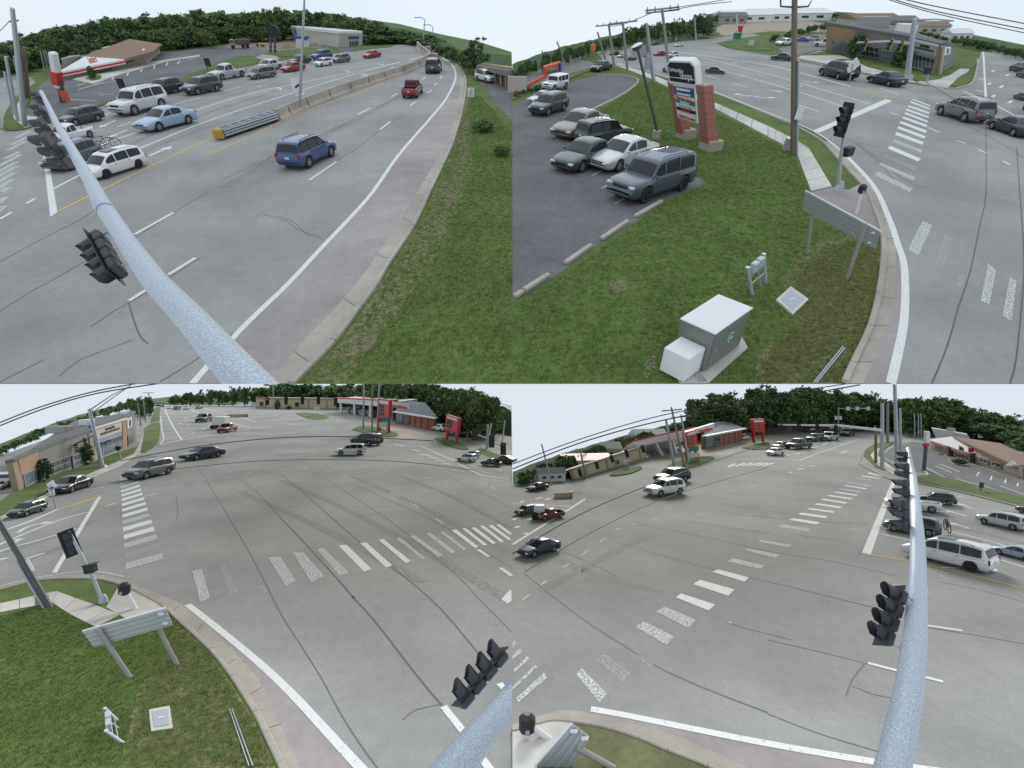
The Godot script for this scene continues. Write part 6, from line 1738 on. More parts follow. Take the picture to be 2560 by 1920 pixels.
	wall_panel(db,"wall",dw,0,0,1,1,0,0.3,M.dark_wall)
	wall_panel(db,"eave",dw,-0.05,0.72,1.0,1.02,0.5,0.7,M.brick_grey)
	solid(db,"roof",[dw[2],dw[3],V(-0.05,1.44,-77.4) - d0,V(-3.73,1.23,-82.3) - d0],[dw[2]+V(0,0.25,0),dw[3]+V(0,0.25,0),V(-0.05,1.53,-77.4) - d0,V(-3.73,1.32,-82.3) - d0],M.brick_tan)
	for u in [0.1,0.3,0.5,0.7,0.86]: wall_panel(db,"pillar",dw,u,0,u+0.03,0.72,0.25,0.2,M.brick_tan)
	# trees
	ridge([-73.2,-82.3,2.31,-73.5,-84,2.33,-73.7,-85.8,2.35,-74,-87.6,2.37,-74.3,-89.5,2.39,-74.7,-91.1,2.41,-75.1,-92.6,2.42,-75.5,-94.3,2.43,-76,-96,2.45,-76.1,-97.2,2.61,-76.2,-98.5,2.77,-76.3,-99.8,2.93,-76.4,-101.1,3.1,-75.9,-102,3.18,-75.5,-102.8,3.27,-75,-103.6,3.37,-74.6,-104.5,3.46,-74.3,-105.7,3.47,-74,-106.9,3.48,-73.7,-108.1,3.49,-73.4,-109.3,3.5,-73.3,-111.2,3.5,-73.2,-113.2,3.51,-73.1,-115.2,3.51,-73,-117.3,3.52,-72.3,-118.4,3.57,-71.6,-119.5,3.62,-70.8,-120.6,3.68,-70,-121.8,3.74,-69.1,-122.9,3.79,-68.1,-124.1,3.85,-67,-125.3,3.91,-66,-126.5,3.97,-65,-127.8,3.98,-63.9,-129,3.99,-62.8,-130.3,3.99,-61.7,-131.6,4,-60.3,-132.5,4,-59,-133.4,3.99,-57.6,-134.3,3.99,-56.2,-135.3,3.98,-54.4,-136.2,3.95,-52.5,-137.2,3.92,-50.6,-138.1,3.88,-48.7,-139.1,3.85,-46.7,-138.6,3.81,-44.8,-138.1,3.77,-42.9,-137.6,3.72,-40.9,-137.2,3.68,-39.2,-135.7,3.56,-37.5,-134.3,3.45,-35.9,-133,3.33,-34.3,-131.6,3.21,-32.9,-131.2,2.98,-31.5,-130.8,2.75,-30.1,-130.3,2.51,-28.75,-129.9,2.28,-27.49,-129.9,2.06,-26.22,-129.9,1.83,-24.95,-129.9,1.6,-23.68,-129.9,1.38,-22.55,-129.5,1.23,-21.43,-129,1.08,-20.32,-128.6,0.94,-19.21,-128.2,0.8,-18.15,-126.5,0.73,-17.12,-124.9,0.67,-16.11,-123.3,0.61,-15.12,-121.8,0.54])
	ridge([-13.83,-111.9,0.81,-12.78,-108.7,0.85,-11.79,-105.7,0.88,-10.85,-102.8,0.91,-9.95,-100.1,0.94,-9.13,-97.2,1,-8.34,-94.5,1.05,-7.6,-92,1.11,-6.89,-89.5,1.16,-5.85,-88.4,1.19,-4.83,-87.4,1.22,-3.84,-86.4,1.26,-2.87,-85.4,1.29,-2.15,-84.2,1.32,-1.45,-83,1.34,-0.77,-81.9,1.37,-0.11,-80.8,1.4])
	var bank:=spots([-13.94,-109.1,1.59,1.95,-12.57,-106,1.44,1.74,-12.16,-104,1.67,2.36,-11.65,-102,1.42,1.78,-9.78,-99.2,1.84,2.32,-9.42,-97.1,1.59,1.82,-9.65,-95.3,1.72,2.28,-8.93,-93.4,2.05,1.92,-7.35,-91.4,2.02,2.23,-7.22,-89.3,1.83,2.17,-6.96,-87.8,2.08,1.82,-6.62,-86.3,2.39,1.52,-5.74,-85.5,2.15,1.41,-5.65,-83.8,2.49,1.71,-5.42,-82.9,2.49,1.65,-4.28,-82.1,2.37,1.59])
	for i in bank.size(): tree("bank_tree","bushy green tree lining the grass bank beside the highway",bank[i][0],bank[i][1],bank[i][2],i,"trees along the bank",1.0,0.05)
	tree("bank_tree","tall dark tree standing out above the bank at the right",V(-4.77,0,-83.4),V(-4.61,4.06,-83.4).y,4.27,1,"",1.1,0.12)
	var hillwood:=spots([-33.4,-133.6,3.52,3.6,-32.7,-133.5,3.49,3.98,-32.5,-132.7,3.24,2.8,-31.5,-131.9,2.58,3.52,-28.89,-132.6,2.48,3.38,-29.91,-130.8,2.6,4.07,-28.82,-130.8,2.22,4.19,-27.7,-131.3,2,3.72,-24.81,-130.8,1.95,3.45,-24.07,-130.8,2.03,3.97,-23.46,-129.9,1.62,2.78,-22.36,-128.7,1.89,3.24,-21.14,-128.9,1.66,3.53,-20.88,-129.2,1.4,3.1,-20.72,-129,1.25,3.53,-20.48,-128.3,1.08,4.06,-19.88,-128.6,0.97,3.55,-18.37,-126.9,0.96,3.17,-17.91,-126,0.77,3.71,-17.67,-124.1,0.84,3.92,-14.89,-122.4,0.83,3.14,-15.53,-122.3,0.75,3.12])
	for i in hillwood.size(): tree("wood_tree","green tree on the hill above the end of the highway",hillwood[i][0],hillwood[i][1],hillwood[i][2],i*3,"trees on the hill above the highway",1.0,0.0)
	var far:=spots([-72.5,-81.2,3.12,3.63,-72.4,-82.9,2.8,4.07,-72.5,-84.2,3.14,3.24,-71.5,-85.5,3.09,3.98,-71.1,-86.4,3.03,4.4,-74.1,-87.5,3.17,5.09,-74.6,-89.1,2.73,3.61,-73.1,-90,3.12,3.71,-75.6,-91.7,3.22,4.49,-74.4,-92.6,2.96,4.78,-74.9,-93.4,2.92,4.38,-74.2,-94.6,2.89,4.01,-74.9,-95.1,3.72,5,-73.9,-96.8,3.5,4.45,-73.8,-97.2,3.63,3.69,-75.2,-98.2,3.76,5.45,-74.4,-98.8,3.52,4.87,-73.9,-100.2,3.79,4.71,-71.8,-100,4.36,5.06,-73.2,-101.5,4.2,4.58,-74.9,-102,3.95,4.14,-73.9,-102.4,3.91,4.07,-72.8,-103,3.91,3.99,-71.2,-104.2,4.43,5.63,-70.3,-104.3,4.79,4.64,-73.2,-106,4.37,4.31,-73,-107.2,4.44,5.27,-71,-107.4,4.21,4.79,-70.9,-109.1,4.91,5.19,-70,-110.3,4.09,6.12,-72.1,-112.8,4.23,5.07,-73.3,-114.2,4.79,4.35,-73.1,-115.4,4.83,5.05,-71.2,-116.2,4.03,4.51,-71.4,-116.7,4.72,5.76,-70.5,-116.6,4.04,5.16,-69,-118.5,5.1,5.49,-68.7,-118.3,5.14,5.17,-65.2,-119.6,5.19,4.44,-68.5,-120.4,4.21,5.76,-65,-121.7,5.01,6.62,-63.7,-122.1,4.56,4.89,-65.1,-122.5,4.36,5.32,-61.7,-123.5,4.68,6.69,-62.6,-125.1,5.58,5.15,-62.9,-126.1,4.72,4.68,-60.8,-125.9,4.4,7.07,-60.9,-128.1,5.34,7.19,-60.4,-128.1,4.5,5.19,-58.1,-128.7,4.63,6.92,-56.1,-128.9,4.66,4.93,-56.5,-130.8,4.59,6.78,-53.3,-130.1,5.16,5.63,-51.6,-131.2,5.42,5.86,-53.9,-131.5,4.59,5.14,-49.3,-132.1,4.76,5.21,-49.7,-134.3,5.49,5.84,-47.6,-134.3,4.32,7.55,-44.9,-134.1,5.23,6.07,-46.6,-134.8,4.67,5.6,-44.7,-134.7,4.22,5.62,-42.8,-133.5,4.24,5.82,-39.2,-133.3,4.66,6,-42.2,-133.1,5.04,6.27,-37.3,-132.6,4.56,4.84,-37.1,-131.3,4.41,6.73,-34.9,-130.7,4.24,6.25,-35.8,-128.6,4.26,5.35,-32.3,-127.3,4.24,6.12,-32.6,-127.5,3.76,6.26,-31.5,-127.3,3.3,5.82,-28.69,-126.2,3.76,6.42,-27.42,-126,3.62,6.05,-29,-127,3.22,4.95,-26.74,-125.6,2.57,4.78,-25.63,-125.9,2.9,5,-23.68,-126.6,2.13,6.92,-24.72,-125.3,2.11,5.6,-24.2,-126.1,2.14,5.03,-23.73,-125.7,2.12,5.1,-22.55,-126.6,1.76,6.07,-21.37,-126.2,1.36,6.23,-18.41,-125.8,1.53,6.63,-18.45,-125.2,1.47,4.67,-16.92,-124,1.36,5.61,-16.14,-123.2,1.11,4.89,-19.17,-121.5,1.15,4.67,-14.5,-120.2,0.98,4.59,-14.21,-119.6,0.84,4.59,-15.62,-117.5,0.84,5.41])
	for i in far.size(): tree("wood_tree","broad green tree in the dense wood behind the restaurant and store",far[i][0],far[i][1]*1.02,far[i][2],i*5+1,"trees of the wood behind the restaurant",1.0,0.04)
	var mid:=spots([-69.7,-79.4,1.83,2.81,-69.1,-79.9,2.35,2.26,-69.4,-81.6,2.17,3.01,-69.5,-82.2,2.39,3.22,-70.6,-83.6,1.97,2.66,-69.2,-84.9,2.11,3.16,-70.4,-85.9,2.19,2.54,-71.4,-87.4,2.53,3.02,-69.9,-88.8,2.17,2.87,-71.9,-90,2.49,3.74,-70.9,-90.9,2.85,2.56,-72.1,-92.6,2.36,3.43,-72.6,-94,2.64,2.9,-72,-94.3,2.46,2.64,-70.9,-95.1,3.15,3.25,-71.3,-95.9,2.57,3.52,-70.1,-96.8,3.26,2.76,-68.4,-97.2,3.4,3.09,-69,-99.6,2.94,3.84,-70.2,-100.8,2.98,2.84,-71.2,-102.9,2.72,4.06,-70,-104.5,2.63,3.82,-70.9,-105.8,3.16,3.84,-70.4,-107.9,3.13,3.68,-68.5,-109,2.79,3.14,-66.7,-108.7,3.13,3.02,-67.5,-109.5,3.25,4.2,-64.7,-110.6,3.31,3.42,-65.4,-110.9,3.56,4.5,-65.4,-112.5,2.85,4.53,-62.1,-112.1,3.21,3.36,-64.9,-114.1,3.29,3.14,-61.4,-114.8,3.47,4.21,-63.6,-116.1,3.06,4.17,-63,-116.5,2.94,4.42,-61.2,-117,3.36,4.56,-59.5,-118.3,3.04,4.52,-61.6,-120,3.2,3.45,-60.8,-120.9,3.13,4.45,-60.3,-122.8,2.79,3.36,-59.8,-124.1,2.45,4.11,-56.6,-125.6,2.36,4.43,-56.4,-125.4,2.75,5.11,-56.8,-125.7,2.77,5.16,-53.3,-126.2,3.1,4,-53.2,-127.1,2.7,4.81,-51.5,-127.8,2.53,3.57,-49.4,-128.1,2.73,3.92,-51.2,-129.2,2.69,5.23,-49.1,-131,2.91,4.9,-48.7,-131.9,2.76,4.79,-46.3,-132.9,2.43,4.54,-44.2,-133.9,2.28,4.3,-41.2,-130.9,2.35,4.72,-41.9,-131,2.17,3.76,-40.7,-130.1,2.42,3.9,-36.1,-128.4,1.97,5.32,-36,-127.3,1.9,4.36,-35.2,-126,2.02,3.87,-31.7,-126.3,1.98,4.27,-33.4,-125.3,1.62,4.93,-31.7,-125.1,1.84,4.55,-28.17,-123.1,1.68,3.91,-26.55,-122.7,1.58,5.03,-28.31,-123.2,1.75,5.17,-25.73,-123.1,1.38,4.48,-25.45,-123.2,1.39,4.1,-22.96,-123,1.37,4.49,-22.61,-123.5,1.09,4.11,-19.95,-122.7,1.12,3.69])
	for i in mid.size(): tree("wood_tree","broad green tree in the dense wood behind the restaurant and store",mid[i][0],mid[i][1],mid[i][2],i*7+2,"trees of the wood behind the restaurant",1.0,0.02)
	tree("lot_tree","round light green tree at the far end of the dark lot",V(-56.7,0,-115.2),V(-55.7,2.68,-115.2).y,2.72,2,"",1.1,0.1)
	tree("lot_tree","small dark tree at the restaurant's far corner",V(-62.5,0,-111.9),V(-61.8,1.71,-111.9).y,1.91,4,"",1.0,0.3)
	tree("roadside_shrub","low dark shrub on the grass bank by the kerb",V(-2.44,0,-48.6),V(-2.41,1.07,-48.6).y,2.09,0,"",0.8,0.0,true)
	tree("roadside_shrub","brownish low shrub further down the grass bank",V(-0.76,0,-41),V(-0.75,0.79,-41).y,1.39,2,"",0.8,0.0,true)

func small_house(label: String,base: Vector3,width: float,h: float,wall: Material,roof: Material,group:=""):
	var o:=thing("house",label,"building",base,0.15,group)
	var d:=width*0.6
	part(o,"wall",box_mesh(V(width,h*0.65,d),0.0),wall,at(0,h*0.325,-d*0.5))
	var s:=Shape.new()
	var w:=width*0.54
	var y0:=h*0.65
	s.quad(V(-w,y0,0.2),V(w,y0,0.2),V(w,h,-d*0.5),V(-w,h,-d*0.5))
	s.quad(V(w,y0,-d - 0.2),V(-w,y0,-d - 0.2),V(-w,h,-d*0.5),V(w,h,-d*0.5))
	s.tri(V(-w,y0,0.2),V(-w,h,-d*0.5),V(-w,y0,-d - 0.2))
	s.tri(V(w,y0,0.2),V(w,y0,-d - 0.2),V(w,h,-d*0.5))
	part(o,"roof",s.done(),roof)
	for i in 3:
		part(o,"window",box_mesh(V(width*0.13,h*0.2,0.06),0.0),M.window_glass,at((i - 1)*width*0.28,h*0.34,0.02))

func dump_truck(label: String,a: Vector3,b: Vector3,body: Material,cab: Material):
	var o:=thing("dump_truck",label,"truck",a)
	var d:=b - a
	var len:=d.length()
	var x:=d.normalized()
	o.transform = F*Transform3D(Basis(x,Vector3.UP,x.cross(Vector3.UP)),a)
	part(o,"bed",box_mesh(V(len*0.66,len*0.24,len*0.3),0.1),body,at(len*0.64,len*0.28,0))
	part(o,"cab",box_mesh(V(len*0.24,len*0.28,len*0.28),0.15),cab,at(len*0.14,len*0.26,0))
	part(o,"window",box_mesh(V(len*0.16,len*0.11,len*0.29),0.0),M.window_glass,at(len*0.13,len*0.32,0))
	for e in [0.12,0.6,0.8]:
		for z in [-1.0,1.0]: part(o,"wheel",tube_mesh([V(len*e,len*0.085,z*len*0.13),V(len*e,len*0.085,z*len*0.16)],[len*0.085],14),M.tyre)

# ---------------------------------------------------------------- shopping corner
func strokes(parent: Node3D,w: Array,u0: float,u1: float,v: float,h: float,n: int,m: Material,seed_:=3):
	# a row of raised letter strokes too small to read
	var r:=RandomNumberGenerator.new()
	r.seed = seed_
	for i in n:
		var a:=lerpf(u0,u1,float(i) / n)
		var b:=lerpf(u0,u1,(i+r.randf_range(0.55,0.85)) / n)
		wall_panel(parent,"letter",w,a,v,b,v+h*r.randf_range(0.7,1.0),0.12,0.1,m)

func plaza(label: String,P: Dictionary) -> Node3D:
	# P: origin, front wall (two sections), tan corner wall, end wall
	var o:=thing("shop_building",label,"shop building",P.o)
	var wa: Array = P.a
	var wb: Array = P.b
	var wc: Array = P.c
	var wd: Array = P.d
	for k in [wa,wb,wc,wd]:
		for i in 4: k[i] -= P.o
	wall_panel(o,"wall",wa,0,0,1,1,0,0.4,M.brick_tan)
	wall_panel(o,"wall",wb,0,0,1,1,0,0.4,M.brick_grey)
	wall_panel(o,"wall",wc,0,0,1,1,0.02,0.4,M.pale_wall)
	wall_panel(o,"wall",wd,0,0,1,1,0.01,0.4,M.brick_grey)
	wall_panel(o,"brick_panel",wa,0.18,0.45,0.95,0.98,0.06,0.1,plain("brick_orange",Color(0.40,0.255,0.155),0.85))
	wall_panel(o,"pillar",wc,0.86,0,1.0,1,0.12,0.2,M.brick_orange)
	wall_panel(o,"pillar",wb,0.9,0,0.985,0.9,0.10,0.2,M.brick_tan)
	for k in 6: wall_panel(o,"course",wb,0,0.52+k*0.075,0.9,0.535+k*0.075,0.025,0.04,M.grey_wall)
	for k in [wa,wb,wc,wd]: wall_panel(o,"parapet",k,-0.01,0.96,1.01,1.05,0.16,0.6,M.flat_roof)
	wall_panel(o,"coping",wc,-0.01,0.94,1.01,1.0,0.22,0.3,M.white_panel)
	wall_window(o,wa,0.22,0.08,0.86,0.46,5,1,M.pale_glass)
	wall_window(o,wb,0.10,0.10,0.46,0.46,4,2)
	wall_window(o,wb,0.52,0.05,0.74,0.42,3,2,M.pale_glass)
	wall_window(o,wc,0.06,0.05,0.84,0.34,6,1,M.pale_glass,M.white_panel)
	wall_window(o,wc,0.06,0.34,0.84,0.50,6,1)
	wall_panel(o,"banner",wc,0.06,0.53,0.84,0.61,0.10,0.1,plain("pale_blue",Color(0.22,0.28,0.45),0.6))
	strokes(o,wc,0.32,0.62,0.80,0.07,6,M.black_text)
	strokes(o,wc,0.18,0.78,0.70,0.07,12,M.dark_wall,8)
	wall_panel(o,"sign_panel",wd,0.12,0.62,0.6,0.92,0.1,0.1,M.white_panel)
	wall_panel(o,"sign_mark",wd,0.28,0.66,0.46,0.86,0.13,0.1,M.black)
	wall_window(o,wd,0.15,0.08,0.6,0.4,3,1,M.pale_glass)
	var tops:=[wa[2],wb[2],wc[2],wc[3],wd[3],P.back - P.o]
	var s:=Shape.new()
	for i in range(1,5): s.tri(tops[5],tops[i - 1],tops[i])
	part(o,"roof",s.done(),M.flat_roof)
	part(o,"roof_unit",box_mesh(V(P.unit*2.0,P.unit*0.7,P.unit),0.05),M.grey_wall,T(wb[2].lerp(tops[5],0.45)+V(0,P.unit*0.3,0)))
	part(o,"roof_unit",box_mesh(V(P.unit,P.unit*0.6,P.unit),0.05),M.white_panel,T(wc[2].lerp(tops[5],0.3)+V(0,P.unit*0.25,0)))
	return o

func sign_back(label: String,tl: Vector3,tr: Vector3,br: Vector3,bl: Vector3,legs: Array):
	var o:=thing("highway_sign",label,"sign",legs[0][0])
	var z: Vector3 = legs[0][0]
	var n:=8
	var nrm:=(tr - tl).cross(bl - tl).normalized()
	for i in n:
		var a:=tl.lerp(bl,float(i) / n) - z
		var b:=tr.lerp(br,float(i) / n) - z
		var c:=tr.lerp(br,(i+0.94) / n) - z
		var d:=tl.lerp(bl,(i+0.94) / n) - z
		var k:=[]
		var dep:=0.03 if i % 2 == 0 else 0.015
		for q in [a,b,c,d]: k.append(q - nrm*dep)
		for q in [a,b,c,d]: k.append(q+nrm*dep)
		var s:=Shape.new()
		s.hexa(k)
		part(o,"plank",s.done(),M.steel if i % 2 == 0 else plain("aluminium",Color(0.36,0.36,0.33),0.5,0.3))
	part(o,"top_edge",tube_mesh([tl - z+(tl - bl).normalized()*0.03,tr - z+(tl - bl).normalized()*0.03],[0.035],6),M.white_panel)
	for g in legs: part(o,"leg",tube_mesh([g[0] - z,g[1] - z],[0.075],6),M.grey_timber)
	for e in [0.2,0.78]:
		part(o,"fixing",box_mesh(V(0.16,0.06,0.06),0.0),M.white_panel,T(tl.lerp(tr,0.93).lerp(bl.lerp(br,0.93),e) - z+nrm*0.05*signf(nrm.z)))

func view_north():
	F = upper
	cars([
		["wagon","slate",V(7.69,0,-29.69),V(11.03,0,-33.8),true,"off_road_car","slate grey off-road car with black wheels, nearest in the dark lot","car",0.0,"dark_rim"],
		["sedan","pale_silver",V(7.21,0,-36),V(10.16,0,-40),true,"sedan","bright silver sedan with sunroof parked beside the slate off-road car"],
		["sedan","green",V(4.72,0,-35.9),V(7.2,0,-40),true,"sedan","dark grey-green sedan parked left of the bright silver one"],
		["wagon","green",V(9.24,0,-45.7),V(6.6,0,-42.9),false,"off_road_car","black-green boxy car parked nose to the lawn in the second row"],
		["sedan","brown",V(5.42,0,-44.9),V(7.94,0,-49.5),true,"sedan","brownish grey sedan at the kerb of the dark lot, behind the black boxy car"],
		["suv","green",V(3.49,0,-54.3),V(5.29,0,-58.1),true,"sport_utility","dark blue-green car, nearest of the three parked at the left edge"],
		["sedan","pale_silver",V(2.9,0,-60.3),V(4.6,0,-62.5),true,"sedan","pale silver sedan parked between the dark car and the white jeep"],
		["jeep","white",V(4.93,0,-67.7),V(6.55,0,-70.9),true,"jeep","white boxy jeep parked farthest up the dark lot"],
		["sedan","black",V(12.58,0,-83.8),V(14.24,0,-87),true,"sedan","black sedan waiting alone at the exit of the dark lot"],
	],"cars standing in the dark lot")
	cars([
		["sedan","dark_grey",V(28.9,0,-82.3),V(27.52,0,-83),false,"sedan","dark grey sedan passing to the right of the tall shops sign"],
		["suv","silver",V(21.65,0,-85),V(21.97,0,-82.3),true,"sport_utility","silver car half hidden behind the tall shops sign"],
		["suv","white",V(26.4,0,-100.6),V(27.74,0,-101.7),true,"sport_utility","white car beyond the tall shops sign, next to the red one"],
		["sedan","red",V(24.76,0,-102.8),V(26.17,0,-103.9),true,"sedan","red sedan on the road beyond the shops sign"],
		["sedan","green",V(18.75,0,-97),V(19.75,0,-97.5),true,"sedan","dark green car between the leaning poles"],
		["sedan","black",V(17.45,0,-103.9),V(18.39,0,-105.1),true,"sedan","black car farthest left at the leaning poles"],
		["sedan","silver",V(18.27,0,-100.6),V(19.19,0,-101.7),true,"sedan","small silver car between the black and the green one"],
		["sedan","white",V(31.9,0,-118),V(33.1,0,-118.8),true,"sedan","white car on the far side of the road by the lawn"],
		["sedan","dark_grey",V(27.85,0,-120.2),V(29.13,0,-121.8),true,"sedan","small dark car in front of the far trees"],
		["sedan","green",V(42.6,0,-98),V(44,0,-96.5),true,"sedan","dark sedan half hidden by the brown utility pole"],
		["minivan","black",V(42.7,0,-81.9),V(42.2,0,-76.7),true,"minivan","black minivan driving past the shop building's lawn","van"],
		["sedan","navy",V(45.9,0,-75.4),V(45.8,0,-71.5),true,"sedan","black sedan behind the black minivan, near the signal pole"],
		["suv","grey",V(42.1,0,-56.1),V(41.4,0,-51.9),true,"sport_utility","grey sport utility crossing right of the striped crosswalk"],
		["sedan","navy",V(42.8,0,-50.1),V(41.8,0,-46.5),true,"sedan","dark navy sedan at the right edge, following the grey sport utility"],
		["sedan","bright_blue",V(59.6,0,-128.2),V(60.9,0,-127.3),true,"sedan","bright blue car parked beside the shop building"],
		["suv","silver",V(62.6,0,-129.9),V(64,0,-129),true,"sport_utility","silver sport utility parked next to the bright blue car"],
		["sedan","white",V(52.6,0,-118.8),V(55.1,0,-121),true,"sedan","white sedan leaving the small lot beside the brown pole"],
		["pickup","white",V(60.6,0,-117.3),V(59.4,0,-118),false,"pickup_truck","white pickup half hidden behind the shop building's end","truck",0.7],
		["sedan","black",V(72.3,0,-86.6),V(70.8,0,-83.4),true,"sedan","first black car in the far right queue"],
		["sedan","dark_grey",V(68.8,0,-80.8),V(67.7,0,-78.4),true,"sedan","second dark car in the far right queue"],
		["suv","dark_grey",V(55.9,0,-64.4),V(55.4,0,-63),true,"sport_utility","dark car at the right edge beside the white box truck"],
	],"vehicles on the roads around the shopping corner")
	box_truck("white box truck cut off by the right edge of the view",V(51.7,0,-58.1),V(50.4,0,-55.2))

	# ---- tall sign of the shops
	var z: Vector3 = V(14.51,0,-46.5)
	var sg:=thing("shops_sign","tall brick shops sign with black header box and tenant panels","sign",z)
	var rb: Vector3 = V(15.51,0,-42.8) - z
	var cols:=[[Vector3.ZERO,V(12.83,4.09,-46.5) - z,0.72],[rb,V(14.04,4.43,-42.8) - z,0.78]]
	for c in cols:
		var a: Vector3 = c[0]
		var b: Vector3 = c[1]
		var w: float = c[2]
		part(sg,"plinth",box_mesh(V(w*1.7,0.9,w*1.7),0.05),M.stone,Transform3D(Basis(Vector3.UP,0.4),a+V(0,0.3,0)))
		var nb:=9
		for i in nb:
			var a1:=a.lerp(b,0.1)
			var p0:=a1.lerp(b,float(i) / nb)
			var p1:=a1.lerp(b,(i+0.965) / nb)
			var h:=w*(0.56 if i > 1 else 0.64)
			var k:=[]
			for p in [p0,p1]:
				for q in [[-1,-1],[1,-1],[1,1],[-1,1]]: k.append(p+Basis(Vector3.UP,0.4)*V(q[0]*h,0,q[1]*h))
			var s:=Shape.new()
			s.hexa(k)
			part(sg,"brick_course",s.done(),M.brick_rose)
		part(sg,"mortar_core",tube_mesh([a,b],[w*0.5],8),M.stone)
	var hw:=[V(12.38,4.28,-45.6) - z,V(14.13,4.18,-44.2) - z,V(11.9,5.77,-45.6) - z,V(13.6,5.87,-44.2) - z]

	var hn: Vector3 = (hw[1] - hw[0]).cross(hw[2] - hw[0]).normalized()
	if hn.z < 0: hn = -hn
	# header box with cut upper corners
	var prof:=[Vector2(0,0),Vector2(1,0),Vector2(1,0.80),Vector2(0.86,1),Vector2(0.08,1),Vector2(-0.02,0.84)]
	var hs:=Shape.new()
	var fr:=[]
	var bk:=[]
	for p in prof:
		var q:=wall_point(hw[0],hw[1],hw[2],hw[3],p.x,p.y)
		fr.append(q+hn*0.45)
		bk.append(q - hn*0.45)
	for i in range(1,5):
		hs.tri(fr[0],fr[i+1],fr[i])
		hs.tri(bk[0],bk[i],bk[i+1])
	for i in 6:
		var j:=(i+1) % 6
		hs.quad(fr[i],fr[j],bk[j],bk[i])
	part(sg,"header_box",hs.done(),M.white_panel)
	var ff:=Shape.new()
	var fp:=[Vector2(0.05,0.12),Vector2(0.95,0.12),Vector2(0.95,0.76),Vector2(0.83,0.93),Vector2(0.11,0.93),Vector2(0.03,0.80)]
	var fq:=[]
	for p in fp: fq.append(wall_point(hw[0],hw[1],hw[2],hw[3],p.x,p.y)+hn*0.48)
	for i in range(1,5): ff.tri(fq[0],fq[i+1],fq[i])
	part(sg,"header_face",ff.done(),M.black)
	var hx: Vector3 = (hw[1] - hw[0]).normalized()
	var hy: Vector3 = (hw[2] - hw[0]).normalized()
	var tb:=Basis(hx,hy,hx.cross(hy).normalized())
	if tb.z.dot(hn) < 0: tb.z = -tb.z
	var span: float = hw[0].distance_to(hw[1])
	var sp:=lettering(sg,"Springvalley",span*0.09,Transform3D(tb,wall_point(hw[0],hw[1],hw[2],hw[3],0.33,0.62)+hn*0.52),M.white_text,"Droid Serif",span*0.5,false)
	lettering(sg,"Shops",span*0.19,Transform3D(tb,wall_point(hw[0],hw[1],hw[2],hw[3],0.66,0.40)+hn*0.52),M.white_text,"Droid Serif",span*0.44,false)
	var hk:=[hw[0]+hn*0.51,hw[1]+hn*0.51,hw[2]+hn*0.51,hw[3]+hn*0.51]
	wall_panel(sg,"rule",hk,0.06,0.29,0.94,0.31,0.01,0.02,M.white_text)
	wall_panel(sg,"sill",hk,0.03,0.0,0.97,0.09,0.02,0.04,M.cream_panel)
	# tenant panels
	var tw:=[V(13.49,1.98,-45.3) - z,V(14.73,1.73,-44.3) - z,V(12.7,4.18,-45.3) - z,V(13.96,4.14,-44.3) - z]
	for k in 4: tw[k] += hn*0.5
	var bands:=[[0.86,1.0,"blue_sign","",""],[0.74,0.855,"blue_sign","",""],[0.62,0.735,"white_panel","Marco's Pizza","red_sign"],[0.50,0.615,"green_sign","SUBWAY","white_text"],[0.365,0.495,"white_panel","",""],[0.27,0.36,"black","JACK","orange_red"],[0.02,0.265,"white_panel","TOBACCO & VAPE","red_sign"]]
	wall_panel(sg,"tenant_frame",tw,-0.03,0.0,1.03,1.01,0.0,0.2,M.white_panel)
	var tx: Vector3 = (tw[1] - tw[0]).normalized()
	var ty: Vector3 = (tw[2] - tw[0]).normalized()
	var tbb:=Basis(tx,ty,hn)
	var tspan: float = tw[0].distance_to(tw[1])
	for b in bands:
		wall_panel(sg,"tenant_panel",tw,0.0,b[0],1.0,b[1] - 0.008,0.06,0.08,M[b[2]])
		if b[3] != "":
			lettering(sg,b[3],tspan*0.12,Transform3D(tbb,wall_point(tw[0],tw[1],tw[2],tw[3],0.5,lerpf(b[0],b[1],0.30))+hn*0.1),M[b[4]],"Droid Sans",tspan*(0.9 if b[3].length() > 8 else 0.5))
		else: strokes(sg,tw,0.15,0.85,lerpf(b[0],b[1],0.25),(b[1] - b[0])*0.5,8,M.white_text if b[2] == "blue_sign" else plain("pale_cyan",Color(0.35,0.5,0.62),0.6),5)

	# ---- poles
	var up:=thing("utility_pole","thick brown utility pole with grey conduit beside the pavement","utility pole",V(21.41,0,-41.4))
	part(up,"shaft",tube_mesh([Vector3.ZERO,V(-3.29,9.93,0)],[0.2,0.17],12),M.timber)
	part(up,"conduit",tube_mesh([V(0.22,0,0.14),V(-1.82,6.12,0)+V(0,0,0.2)],[0.09],8),M.steel)
	part(up,"sign_plate",box_mesh(V(0.5,0.9,0.04),0.0),M.white_panel,T(V(-0.65,2.93,0)+V(0,0,0.3)))
	for sx in [-1.0,1.0]:
		part(up,"bracket",tube_mesh([V(-3.01,9.04,0),V(-3.01,9.04,0)+V(sx*0.9,0.05,0),V(-3.01,9.04,0)+V(sx*1.2,0.9,0)],[0.06],6),M.dark_steel)
	var ub:=thing("utility_box","small grey utility box at the foot of the brown pole","utility box",V(21.4,0,-42.4))
	part(ub,"body",box_mesh(V(0.7,0.9,0.5),0.05),M.grey_wall,at(0,0.45,0))
	part(ub,"lid",box_mesh(V(0.76,0.08,0.56),0.02),M.white_panel,at(0,0.93,0))
	part(ub,"latch",box_mesh(V(0.1,0.2,0.05),0.0),M.dark_steel,at(0.1,0.5,0.27))
	var lp:=thing("lot_light","slim dark lamp post with lantern head at the corner of the dark lot","street light",V(12.06,0,-46.4))
	part(lp,"foot",tube_mesh([Vector3.ZERO,V(0,0.6,0)],[0.36,0.36],12),M.concrete)
